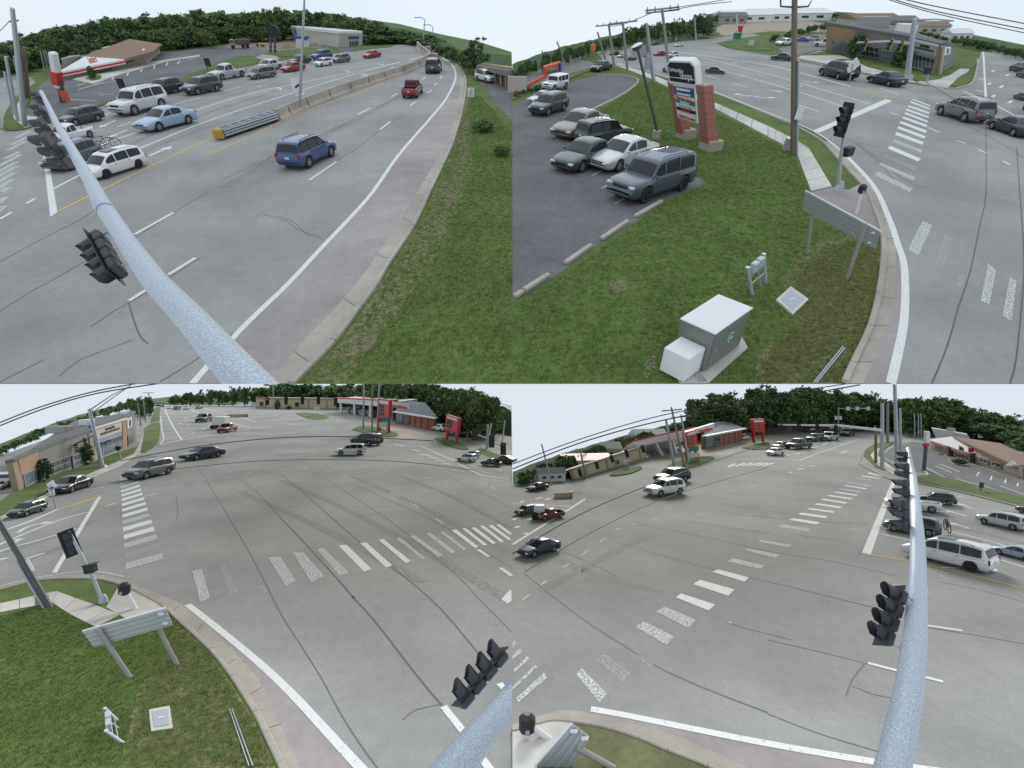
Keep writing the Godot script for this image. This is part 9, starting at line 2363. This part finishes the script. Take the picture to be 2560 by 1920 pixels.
func near_signal(label: String,c: Vector3,top_: Vector3,bottom: Vector3,side: Vector3,size: float,lift: float,held:=true):
	var o:=thing("traffic_signal",label,"traffic signal",c)
	var down:=(bottom - top_).normalized()
	var left:=side - c
	left = (left - down*left.dot(down)).normalized()
	o.transform = F*Transform3D(Basis(-down.cross(left),-down,left),c)*Transform3D(Basis.IDENTITY.scaled(Vector3.ONE*size),Vector3.ZERO)
	part(o,"backplate",box_mesh(V(0.5,1.60,0.015),0.0),M.black,at(0,0,-0.02))
	for i in 4:
		var y:=0.54 - i*0.36
		var sec:=part(o,"section",box_mesh(V(0.345,0.35,0.19),0.04),M.visor,at(0,y,-0.12))
		part(sec,"visor",visor_mesh(),M.visor,at(0,0.0,0.12))
		part(sec,"lens",tube_mesh([V(0,0,0.10),V(0,0,0.11)],[0.145],14),M.lens)
	if not held: return
	part(o,"mounting_tube",tube_mesh([V(0,0.72,-0.48),V(0,-0.62,-0.48)],[0.035],8),M.dark_steel)
	for y in [0.68,-0.58]: part(o,"bracket",tube_mesh([V(0,y,-0.2),V(0,y,-0.5)],[0.025],8),M.steel)
	part(o,"clamp",box_mesh(V(0.14,0.2,0.16),0.02),M.steel,at(0,0.62,-0.55))

# ---------------------------------------------------------------- junction, right view
func view_south():
	F = lower
	flatten = 0.85
	cars([
		["minivan","white",V(20.71,0,-25.89),V(21.5,0,-24.39),true,"minivan","white minivan with black sunroof nearest the arm in the right view","van",0.70,"dark_rim"],
		["suv","slate",V(22.97,0,-30.8),V(24.21,0,-29.74),true,"sport_utility","slate sport utility with bike rack at the stop bar, right view"],
		["pickup","white",V(27.13,0,-36.3),V(28.96,0,-35.3),true,"pickup_truck","white pickup with red tail lights between the two dark cars","truck"],
		["suv","dark_grey",V(30.8,0,-38.2),V(31.9,0,-37.4),true,"sport_utility","dark sport utility beside the lawn strip, right view"],
		["wagon","pale_silver",V(29.95,0,-32.5),V(30.3,0,-31),true,"sport_utility","long silver sport utility near the right edge"],
		["sedan","light_blue",V(25.43,0,-26.74),V(25.72,0,-25.6),true,"sedan","pale blue sedan cut by the right edge"],
		["suv","slate",V(35.2,0,-35.3),V(35.4,0,-34.3),true,"sport_utility","dark blue car behind the long silver one at the right edge"],
		["sedan","silver",V(71.5,0,-96.5),V(74.9,0,-99.9),true,"sedan","silver car at the top of the hill road"],
	],"vehicles in the right junction view")
	flatten = 0.45
	cars([
		["suv","white",V(11.46,0,-39.4),V(13.79,0,-42),true,"sport_utility","white sport utility crossing in the middle of the right view"],
		["suv","black",V(13.68,0,-44.7),V(16.03,0,-47.3),true,"sport_utility","black sport utility just behind the crossing white one"],
		["pickup","dark_red",V(2.39,0,-33.2),V(2.98,0,-34),true,"pickup_truck","maroon pickup with trailer at the left of the right view","truck",0.36],
		["suv","dark_grey",V(0.97,0,-34.5),V(1.31,0,-35.1),true,"sport_utility","dark car left of the box trailer, right view","car",0.36],
		["sedan","navy",V(1.12,0,-25.54),V(2.29,0,-27.65),true,"sedan","navy sedan at the left of the right view"],
		["suv","white",V(32.2,0,-62.6),V(34.2,0,-64.7),true,"sport_utility","white sport utility first at the far stop line"],
		["suv","silver",V(36.5,0,-69.5),V(38.5,0,-71.6),true,"sport_utility","silver car left of the white one at the far stop line"],
		["pickup","dark_grey",V(38.6,0,-68.6),V(41.5,0,-71.6),true,"pickup_truck","dark pickup second in the far queue","truck",0.75],
		["suv","slate",V(46.3,0,-78),V(49,0,-80.8),true,"sport_utility","blue-grey car in the far queue, left lane"],
		["suv","silver",V(49,0,-78.6),V(52.1,0,-82),true,"sport_utility","silver car third in the far queue"],
		["sedan","white",V(59.8,0,-91.1),V(62.7,0,-94.1),true,"sedan","white car far back in the queue"],
		["suv","dark_grey",V(56.5,0,-85.7),V(59.5,0,-89),true,"sport_utility","dark car far back in the queue"],
		["sedan","black",V(63.2,0,-93.4),V(66.1,0,-96.5),true,"sedan","last dark car of the far queue"],
		["sedan","white",V(36.6,0,-81.4),V(38.1,0,-82.6),true,"sedan","white sedan beside the brick store, right view"],
		["sedan","black",V(2.19,0,-42.5),V(2.49,0,-43),true,"sedan","small dark car at the far left road of the right view"],
	],"vehicles in the right junction view")
	var bike:=thing("bicycle","dark bicycle on the rack of the slate car, right view","bicycle",V(25.15,0.67,-29.59),1.1)
	for x in [-0.4,0.4]:
		var ring:=[]
		for k in 13: ring.append(V(x+cos(TAU*k / 12)*0.3,sin(TAU*k / 12)*0.3,0))
		part(bike,"wheel",tube_mesh(ring,[0.025],5),M.tyre)
	for e in [[V(-0.4,0,0),V(-0.1,0.45,0)],[V(-0.1,0.45,0),V(0.3,0.42,0)],[V(0.3,0.42,0),V(0.4,0,0)],[V(-0.1,0.45,0),V(0,0,0)],[V(0,0,0),V(0.3,0.42,0)]]:
		part(bike,"frame_tube",tube_mesh(e,[0.025],6),M.dark_steel)
	var tr:=thing("box_trailer","white box trailer at the left of the right view","trailer",V(1.72,0,-33.9))
	part(tr,"box",box_mesh(V(0.69,0.74,0.69),0.04),M.white_panel,at(0.1,0.48,-0.2))
	for x in [-0.2,0.3]: part(tr,"wheel",tube_mesh([V(x,0.25,0.3),V(x,0.25,0.45)],[0.25],12),M.tyre)
	fuel_station({"canopy_label": "white fuel canopy with pumps behind the poles, right view","store_label": "brick store with slate roof, right view","band_label": "white and red brand sign band of the right store",
		"c": [V(16.08,0,-61.2),V(24.37,0,-67.8),V(14.35,1.91,-61.2),V(24.16,3.07,-67.8)],
		"s": [V(26.05,0,-69.5),V(35.4,0,-79.1),V(26.05,3.36,-69.5),V(35.7,3.58,-79.1)],
		"r": [V(35.7,2.79,-85),V(28.95,3.09,-75.9),V(37.7,1.83,-83.8)],
		"b": [V(23.16,2.63,-64.7),V(26.7,2.86,-67.8),V(23.16,3.29,-64.7),V(26.7,3.71,-67.8)],"lh": 0.45})
	price_sign("red price sign on two legs, right view",V(36.8,0,-78),V(38.9,0,-79.1),V(36.5,3.54,-78),V(38.8,3.58,-79.1))
	price_sign("red and white price sign between the slim poles, right view",V(20.52,0,-60),V(22.35,0,-61.9),V(20.24,3.28,-60),V(22.06,3.39,-61.9))
	var gs:=post("green_sign","green direction sign at the far island, right view","sign",V(21.56,0,-58.7),V(21.19,1.74,-58.7),0.05,0.05,M.steel)
	part(gs,"panel",box_mesh(V(1.1,0.55,0.04),0.0),M.green_sign,Transform3D(Basis(V(0,0,1),0.15),V(-0.69,1.51,0)))
	part(gs,"route_plates",box_mesh(V(1.01,0.55,0.04),0.0),M.white_panel,Transform3D(Basis(V(0,0,1),0.15),V(-0.78,0.73,0)))
	var ip:=post("island_sign","pair of white plates on the first island, right view","sign",V(12.26,0,-53.7),V(12.09,0.92,-53.7),0.05,0.05,M.steel)
	part(ip,"plate",box_mesh(V(0.5,0.5,0.04),0.0),M.white_panel,T(V(-0.3,0.67,0)))
	long_store("long beige store with tan parapet, right view",[V(5.93,0,-47.5),V(16.08,0,-61.2),V(5.56,1.04,-47.5),V(15.98,1.63,-61.2)],"")
	small_house("white store with red band behind the beige one, right view",V(7.98,0,-53.7),5.04,V(7.98,1.43,-53.7).y,M.white_panel,M.red_sign)
	small_house("grey gabled building above the beige store, right view",V(11.71,0,-60),2.34,V(11.71,2.06,-60).y,M.pale_wall,M.white_roof)
	small_house("pale upper block behind the fuel canopy, right view",V(19.72,0,-72.1),4.51,V(19.72,2.48,-72.1).y,M.cream_panel,M.white_roof)
	small_house("low shop at the far left roadside, right view",V(3.65,0,-46.7),2.55,V(3.65,1.17,-46.7).y,M.white_panel,M.flat_roof)
	small_house("house behind the brick store, right view",V(29.34,0,-82.6),2.58,V(29.34,2.84,-82.6).y,M.white_panel,M.slate_roof)
	var bt:=thing("brick_tower","brown brick block standing before the wood, right view","building",V(53.2,0,-96.5))
	var bw:=[V(0,0,0),V(2.3,0,0),V(0,3.92,0),V(2.3,3.92,0)]
	wall_panel(bt,"wall",bw,0,0,1,1,0,3.0,M.brick_red)
	for u in [0.1,0.45]: wall_panel(bt,"pilaster",bw,u,0,u+0.08,0.95,0.1,0.2,M.brick_tan)
	wall_panel(bt,"sign_panel",bw,0.14,0.35,0.46,0.62,0.12,0.2,M.cream_panel)
	small_house("dark long building left of the brick block",V(47.4,0,-91.9),6.46,V(47.4,3.01,-91.9).y,M.dark_wall,M.flat_roof)
	# poles, arms and signals
	for q in [["bare grey pole before the fuel canopy, right view",V(17.54,0,-55.3),V(16.63,5.01,-55.3),0.15,M.galvanised],["wooden cross-arm pole before the fuel canopy",V(18.76,0,-55.8),V(17.36,6.37,-55.8),0.12,M.grey_timber],["slim grey pole right of the cross-arm pole",V(19.87,0,-57.5),V(18.97,5.48,-57.5),0.12,M.galvanised],["curved lamp pole at the left skyline, right view",V(3.53,0,-45.2),V(2.61,3.6,-45.2),0.08,M.steel],["pole behind the beige store, right view",V(6.98,0,-48.3),V(6.41,2.72,-48.3),0.1,M.grey_timber],["grey signal pole on the far corner lawn",V(39.2,0,-54.2),V(39.2,6.87,-54.2),0.2,M.galvanised],["short wooden pole beside the grey signal pole",V(40.5,0,-57),V(40.5,3.56,-57),0.16,M.timber],["thick pole in front of the near signals, right view",V(39,0,-51.8),V(38.7,9.51,-51.8),0.2,M.steel],["pole with boxes left of the thick pole",V(56.5,0,-77),V(56.5,6.01,-77),0.2,M.grey_timber],["pole with conduit right of the thick pole",V(40.8,0,-53.7),V(40.7,6.38,-53.7),0.13,M.steel],["left slim flag pole before the hill road",V(65,0,-82.6),V(64.9,4.13,-82.6),0.1,M.steel],["middle slim flag pole before the hill road",V(66.5,0,-83.8),V(66.5,4.06,-83.8),0.1,M.steel],["right slim flag pole before the hill road",V(67,0,-83.8),V(66.9,4.06,-83.8),0.1,M.steel],["sign gantry pole at the hill road",V(59.5,0,-93.4),V(59.5,4.52,-93.4),0.16,M.steel]]:
		var o:=post("utility_pole",q[0],"pole",q[1],q[2],q[3],q[3]*0.8,q[4],"poles of the right junction view")
		var t: Vector3 = q[2] - q[1]
		if "cross-arm" in q[0]: part(o,"cross_arm",tube_mesh([t*0.95+V(-1.1,-0.1,0),t*0.95+V(1.1,0.1,0)],[0.07],6),M.grey_timber)
		if "gantry" in q[0]:
			part(o,"arm",tube_mesh([t*0.98,t*0.98+V(5.69,0,0)],[0.08],6),M.steel)
			for k in [0.3,0.6,0.95]: part(o,"sign_panel",box_mesh(V(0.66,0.66,0.1),0.0),M.white_panel,T(t*0.98+V(5.69*k,0,0.1)))
			part(o,"sign_panel",box_mesh(V(1.31,0.66,0.1),0.0),M.white_panel,T(t*0.6))
	var fm:=thing("mast_arm_pole","far mast arm with four signals reaching over the queue","signal arm",V(39,0,-54))
	part(fm,"mast_arm",tube_mesh([V(0,4.01,0),V(-4.4,4.51,0),V(-10.91,4.6,0)],[0.15,0.12,0.07],10),M.white_panel)
	for q in [[V(27.34,4.39,-52),"first"],[V(29.13,4.43,-52),"second"],[V(31,4.43,-52),"third"],[V(32.9,4.35,-52),"fourth"]]: signal_head(q[1]+" signal from the left on the far mast arm",T(q[0]),3,0.62,M.yellow_case,-1,true,"signals on the far mast arm")
	for q in [[V(5.84,1.27,-44),"first"],[V(7.29,1.92,-44),"second"],[V(8.59,2.47,-44),"third"],[V(9.87,2.92,-44),"fourth"],[V(11.27,3.33,-44),"fifth"]]: signal_head(q[1]+" dark signal from the left before the beige store",Transform3D(Basis(V(0,0,1),0.3),q[0]),3,0.5,M.yellow_case,-1,true,"signals before the beige store")
	wire("cable","upper cable sweeping up over the right view",[V(0.06,2.65,-40),V(5.31,4.59,-40),V(11.75,6.46,-40),V(20,7.96,-40),V(26.59,8.99,-40)],0.04)
	wire("cable","lower cable sweeping up over the right view",[V(0.06,2.28,-40),V(5.62,4.4,-40),V(11.88,6.09,-40),V(20,7.59,-40),V(27.19,8.84,-40)],0.05)
	wire("span_wire","black span wire over the junction, right view",[V(0.03,3.27,-17),V(3.12,4.03,-20),V(8.82,4.47,-26),V(14.95,4.57,-33),V(16.95,4.58,-35)],0.022)
	wire("span_wire","thin span wire over the junction, right view",[V(0.4,3.03,-16),V(3.27,3.56,-19),V(7.59,3.69,-24),V(16,3.7,-32)],0.014)
	wire("cable","cable to the thick pole at the upper right",[V(34.4,7.92,-50),V(37.3,6.95,-50)],0.03)
	# signal arm
	var ap:=[V(17.02,6.12,-22),V(14.78,5.93,-19),V(12.92,5.92,-16.5),V(9.86,5.79,-12.5),V(8.4,5.59,-10.6),V(7.45,5.38,-9.4),V(5.99,5.19,-7.6),V(5.04,4.99,-6.5),V(4.33,4.62,-5.8),V(4.05,4.58,-5.5)]
	var arm:=thing("mast_arm_pole","long galvanised signal arm standing across the right view","signal arm",ap[0])
	var loc:=[]
	for p in ap: loc.append(p - ap[0])
	part(arm,"tube",tube_mesh(loc,[0.08,0.09,0.10,0.115,0.13,0.135,0.145,0.155,0.165,0.17],20),M.galvanised)
	part(arm,"collar",tube_mesh([V(7.09,5.29,-8.95) - ap[0],V(6.96,5.28,-8.8) - ap[0]],[0.15],20),M.galvanised)
	near_signal("large black four-section signal hung left of the long arm, right view",V(6.03,5.21,-8.2),V(6.29,5.61,-8.4),V(5.69,4.83,-8),V(5.7,5.25,-8.2),0.66,0.0)
	for h in [[V(15.28,5.93,-20),0.8,"farthest"],[V(12.99,5.9,-17),0.9,"second farthest"],[V(10.67,5.95,-14),0.85,"third"],[V(8.73,5.98,-11.5),0.8,"nearest small"]]:
		signal_head(h[2]+" black signal along the long arm, right view",Transform3D(basis_towards(V(-0.98,-0.05,-0.2),V(0,1,0)),h[0]),3,h[1]*0.8,null,-1,false,"signals along the long arm of the right view")
	# restaurant
	var o0: Vector3 = V(57.6,0,-70.3)
	var rs:=thing("restaurant","restaurant with brown roof and white gable in the right view","restaurant",o0)
	var B: Vector3 = V(47.8,0,-48.3) - o0
	var P1: Vector3 = V(57.1,1.32,-70.3) - o0
	var P2: Vector3 = V(50.4,0.92,-53.7) - o0
	var P3: Vector3 = V(47.7,1.21,-48.3) - o0
	var R0: Vector3 = V(55.8,2.28,-64.7) - o0
	var R1: Vector3 = V(57.2,1.97,-60) - o0
	var R2: Vector3 = V(53.4,0.89,-51.8) - o0
	var wf:=[V(0,0,0),B,V(0,P1.y - 0.15,0),B+V(0,P3.y - 0.15,0)]
	wall_panel(rs,"wall",wf,0,0,1,1,0,0.3,M.stone)
	wall_panel(rs,"stone_base",wf,0,0,1,0.36,0.06,0.2,M.brick_tan)
	wall_window(rs,wf,0.38,0.05,0.54,0.85,4,1)
	for u in [[0.08,0.16],[0.66,0.74],[0.78,0.86]]: wall_window(rs,wf,u[0],0.4,u[1],0.8,2,1)
	for u in [0.3,0.57]: wall_panel(rs,"pillar",wf,u,0,u+0.03,1,0.5,0.5,M.dark_wall)
	patch(rs,"gable_roof",[P1,P2,R0],M.white_roof,0.2)
	patch(rs,"roof",[R0,P2,P3,R1],M.brown_roof,0.2)
	patch(rs,"roof",[P3,R2,R1],M.brown_roof,0.2)
	var fs:=[P1 - V(0,0.35,0),P2 - V(0,0.35,0),P1,P2]
	wall_panel(rs,"fascia",fs,0,0,1,0.95,0.1,0.1,M.white_panel)
	wall_panel(rs,"fascia_stripe",fs,0,0.25,1,0.65,0.13,0.1,M.red_sign)
	patch(rs,"porch_gable",[V(47.6,1.01,-49.5) - o0,V(47.7,1.13,-48.3) - o0,V(48,1.61,-49.1) - o0],M.white_roof,0.2)
	lettering(rs,"Southern",0.55,Transform3D(Basis((P2 - P1).normalized(),Vector3.UP,(P2 - P1).normalized().cross(Vector3.UP)),V(52.4,1.41,-60) - o0+V(0,0,0.3)),M.black_text,"Droid Serif",1.31)
	part(rs,"red_mark",box_mesh(V(0.47,0.5,0.1),0.0),M.red_sign,Transform3D(Basis(Vector3.UP,-0.4),V(52,1.41,-58.4) - o0+V(0,0,0.4)))
	var sc:=thing("equipment_screen","white equipment screen behind the restaurant roof, right view","screen",V(64.9,0,-78))
	solid(sc,"panel",[V(0,0,0),V(2.4,0,3.1),V(4.3,0,1),V(1.9,0,-2.2)],[V(-1,2.19,0),V(1.7,1.52,3.1),V(3.5,1.44,1),V(0.8,2.13,-2.2)],M.white_roof)
	part(sc,"unit",box_mesh(V(1.0,0.5,0.6),0.03),M.grey_wall,T(V(1.1,2.04,1)))
	tree("shrub","dark planter shrub at the restaurant entrance, right view",V(49.3,0,-56.4),V(49.3,0.7,-56.4).y,1.5,1,"",0.8,0.0,true)
	var py:=post("pylon_sign","slim restaurant pylon, white over red on a dark pole, right view","sign",V(42.4,0,-52.7),V(42.6,2.51,-52.7),0.18,0.17,M.dark_steel)
	part(py,"foot_box",box_mesh(V(0.41,0.37,0.4),0.03),M.red_sign,T(V(0.2,2.64,0)))
	part(py,"sign_box",box_mesh(V(0.45,1.24,0.4),0.06),M.white_panel,T(V(0.3,3.42,0)))
	var bp:=post("sign_post","black sign post on the lawn strip, right view","sign post",V(38.6,0,-42.2),V(38.7,0.59,-42.2),0.04,0.04,M.dark_steel)
	part(bp,"panel",box_mesh(V(0.35,0.45,0.04),0.0),M.black,T(V(0.1,0.56,0)))
	# near corner at the lower left of this view
	button_post("push button post on the near ramp, right view",V(0.96,0,-12.8),V(0.5,0.32,-12.8),V(0.38,0.41,-12.8))
	sign_back("back of a slatted highway sign at the bottom, right view",V(0.51,0,-11.84),V(1.4,1.04,-11.84),V(1.8,0.74,-11.84),V(1.3,-0.12,-11.84),[[V(2.38,0,-11.84),V(1.48,0.5,-11.84)]])
	# woods
	ridge([0.07,-45.2,0.39,0.59,-46,0.46,1.14,-46.9,0.54,1.7,-47.8,0.63,2.28,-48.7,0.71,3.12,-50,0.78,4.01,-51.3,0.84,4.94,-52.7,0.92,5.93,-54.2,0.99,6.98,-55.8,1.04,8.09,-57.5,1.09,9.27,-59.3,1.14,10.53,-61.2,1.19,11.83,-63.1,1.25,13.22,-65.1,1.31,14.7,-67.2,1.37,16.28,-69.5,1.44,17.86,-71.4,1.55,19.52,-73.5,1.66,21.29,-75.7,1.78,23.16,-78,1.9,24.81,-79.4,2.01,26.51,-80.8,2.12,28.27,-82.3,2.23,30.1,-83.8,2.35,31.4,-84.7,2.68,32.8,-85.7,3.03,34.2,-86.6,3.38,35.6,-87.6,3.74,37.7,-89.3,4.08,39.9,-91.1,4.44,42.1,-93,4.82,44.5,-94.9,5.21,46.4,-95.7,5.34,48.3,-96.5,5.47,50.2,-97.4,5.61,52.2,-98.2,5.75,55.4,-99.9,5.66,58.8,-101.7,5.58,62.3,-103.6,5.49,65.9,-105.5,5.4,67.9,-106,5.26,69.9,-106.5,5.13,71.9,-107,4.99,73.9,-107.5,4.85,74.5,-106,4.75,75.1,-104.5,4.65,75.7,-103.1,4.55,76.3,-101.7,4.46,76.2,-99.1,4.5,76.2,-96.5,4.53,76.1,-94.1,4.56,76.1,-91.9,4.59,76.9,-91.1,4.3,77.7,-90.4,4.02,78.5,-89.7,3.74,79.3,-89,3.47,79.6,-88,3.22,79.8,-87,2.97,80.1,-86,2.72,80.4,-85,2.49,79.5,-82.9,2.25,78.6,-80.8,2.02,77.8,-78.8,1.8,77,-77,1.59,74.2,-73,1.65,71.6,-69.5,1.69,69.3,-66.2,1.74,67.2,-63.3,1.77])
	var wd:=spots([-0.17,-45,0.62,1.13,0.09,-45.4,0.65,1.22,1.06,-45.6,0.86,1.24,1,-46.1,0.72,1.5,0.77,-46.3,0.95,1.22,1.41,-46.9,0.84,1.3,1.55,-47.2,1.02,1.32,2.58,-47.7,1.17,1.83,3.17,-48.5,1.04,1.78,3.19,-49,1.07,1.82,3.06,-49.5,1.33,1.74,3.7,-50.3,1.3,1.29,4.77,-50.7,1.19,1.73,5.23,-51.8,1.48,2.02,5.39,-52.3,1.59,1.77,6.4,-53.1,1.4,1.47,6.21,-53.7,1.47,1.41,6.5,-54.8,1.41,2.13,7.86,-55.5,1.74,1.74,8.75,-56.6,1.71,1.5,8.9,-57.1,1.68,1.7,9.68,-58.4,1.72,1.87,10.11,-59.5,1.86,2,10.82,-60,1.56,1.62,10.75,-60.9,1.59,2.18,11.1,-62.1,1.94,1.86,11.87,-63.2,1.67,1.74,13.48,-64.2,2.06,1.65,13.72,-65.2,1.96,2.39,14.74,-65.8,2.09,2.29,15.93,-67.2,1.93,2.18,15.79,-68.5,1.93,2.16,17.86,-69,2.16,2.45,18.65,-70.5,2.28,1.93,18.63,-71.4,2.37,1.92,19.79,-72.5,2.22,2.54,21.27,-73.8,2.38,2.61,21.09,-74.8,2.34,2.81,22.12,-75.3,2.77,2.26,22.73,-76.5,2.57,2.13,24.73,-77.4,2.95,2.34,24.86,-77.7,2.54,2.62,25.29,-78.8,2.92,2.28,26.76,-79.6,3.38,2.32,28.11,-80,2.73,2.42,28.11,-80.2,3.41,2.66,29.95,-81.1,3.4,2.72,30.2,-81.8,3.4,2.15,31.3,-81.5,3.39,2.66,30.8,-82.2,3.3,3.05,31.2,-82.5,3.24,2.71,33,-83.2,3.15,2.37,32.4,-82.4,3.45,2.85,33.1,-83.3,3.28,2.16])
	for i in wd.size():
		if wd[i][0].x - wd[i][2]*0.5 < 0.4: wd[i][0].x = 0.4+wd[i][2]*0.5
		tree("wood_tree","green tree in the long wood behind the beige store",wd[i][0],wd[i][1],wd[i][2],i*5+1,"trees of the long wood",1.0,0.02)
	var w2:=spots([31.4,-86.6,4.87,5.42,35.2,-87.4,5.61,6.71,34.8,-86.9,5.25,7.68,33.2,-87.8,6.62,6.36,38.1,-88.2,5.65,5.32,36.8,-90,7.02,8.3,37.4,-90.5,7.41,8.41,38,-90.7,7.31,5.59,44,-91.4,6.27,6.44,42.8,-91.2,6.49,7.75,42.2,-92,7.61,7.35,47.4,-92.3,8.11,6.79,47.6,-92.8,7.02,7.06,44.3,-92.9,8.43,5.86,47.6,-94.1,8.49,6.6,51.6,-93.8,6.69,5.65,52.6,-94,7.4,7.2,51.8,-95.5,7.92,7.42,50.6,-95,7.7,8.02,55.5,-95.8,8.5,7.7,52.7,-97.5,6.76,6.67,59,-97,8.01,7.76,60.4,-98.3,8.39,9.11,57.4,-99.2,8.3,7.02,63.9,-100.3,6.83,8.43,61.6,-99.9,7.56,7.96,60.2,-100.5,7.86,8.81,66.7,-101.2,6.81,6.09,65.5,-102.5,7.37,8.8,70.2,-102.6,7.04,9.46,71.3,-103.4,6.21,7.78,70,-103.4,7.48,7.08,69.9,-102.1,6.02,9.16,68.4,-102.4,5.7,8.74,69.2,-102.3,5.62,7.87,70.6,-101.3,6.02,9.41,69.8,-99.2,6.15,7.65,69.8,-99.2,5.84,7.18,70.3,-98.1,5.5,6.48,73,-97.5,6.08,7.09,72.5,-97.5,6.54,6.27,73.3,-96.7,5.44,6.09,76,-95,6.35,6.73,74.2,-94.8,5.87,6.18,73.8,-93.7,5.98,6.01,76.7,-93.7,5.05,6.43])
	for i in w2.size(): tree("wood_tree","broad tree in the deep wood behind the far queue",w2[i][0],w2[i][1],w2[i][2],i*7+2,"trees of the deep wood",1.0,0.02)
	var w3:=spots([68.9,-87,6.11,6.18,70.7,-87,6.34,6.39,70.6,-87.8,5.17,6.45,70.1,-87.4,5.78,6.09,70.7,-88.2,6.77,5.55,73.6,-88.5,5.55,6.38,73.2,-88.3,6.83,7.22,76.3,-88.7,6.51,4.92,75.9,-88.5,6.09,7.16,74.2,-88.2,5.55,5.39,75.1,-87.6,5.94,5.52,77,-86.4,5.11,4.73,74.9,-86.9,5.18,5,75.9,-86.4,5.12,4.79,76.6,-85.5,4.73,6.29,78.4,-85.1,4.87,5.97,76.2,-84,4.65,5.74,75,-83.8,4.08,6.71,79,-83,4.2,5.25,78.6,-83.3,4.05,5.73,78.8,-82.2,3.57,5.91,75.8,-80.5,2.93,5.56,74.8,-79.9,2.86,5.45,74.9,-78.9,2.74,5.02,74.8,-77.4,2.58,5.62,76.8,-76.5,2.36,6.35,76.2,-75.1,2.38,6.14,75.5,-74,2.18,5.12,71.4,-72.4,2.25,4.39,70.6,-70.6,2.03,5.02,71.5,-68.4,2.33,3.82,70,-67.3,2.06,5.64,68.9,-65.1,2.64,4.31,64.8,-63.6,2.24,3.5])
	for i in w3.size(): tree("wood_tree","dark tree in the wood behind the right restaurant",w3[i][0],w3[i][1],w3[i][2],i*5+3,"trees behind the right restaurant",1.0,0.02)
	for q in [["tallest rounded tree rising left above the deep wood",V(39.2,0,-91.9),V(39.2,7.46,-91.9).y,4.31],["tall tree left of the mast pole above the wood",V(46.4,0,-94.9),V(46.4,8.75,-94.9).y,5.19]]: tree("wood_tree",q[0],q[1],q[2],q[3],1,"",1.0,0.05)
	var mb:=thing("median_nose","yellow tipped median nose at the left of the right view","barrier",V(3.92,0,-40.1))
	part(mb,"wall",box_mesh(V(1.25,0.4,0.35),0.04),M.concrete,Transform3D(Basis(Vector3.UP,0.15),V(0,0.2,0)))
	part(mb,"nose",box_mesh(V(0.22,0.45,0.4),0.04),M.yellow_case,Transform3D(Basis(Vector3.UP,0.15),V(0.72,0.22,-0.1)))
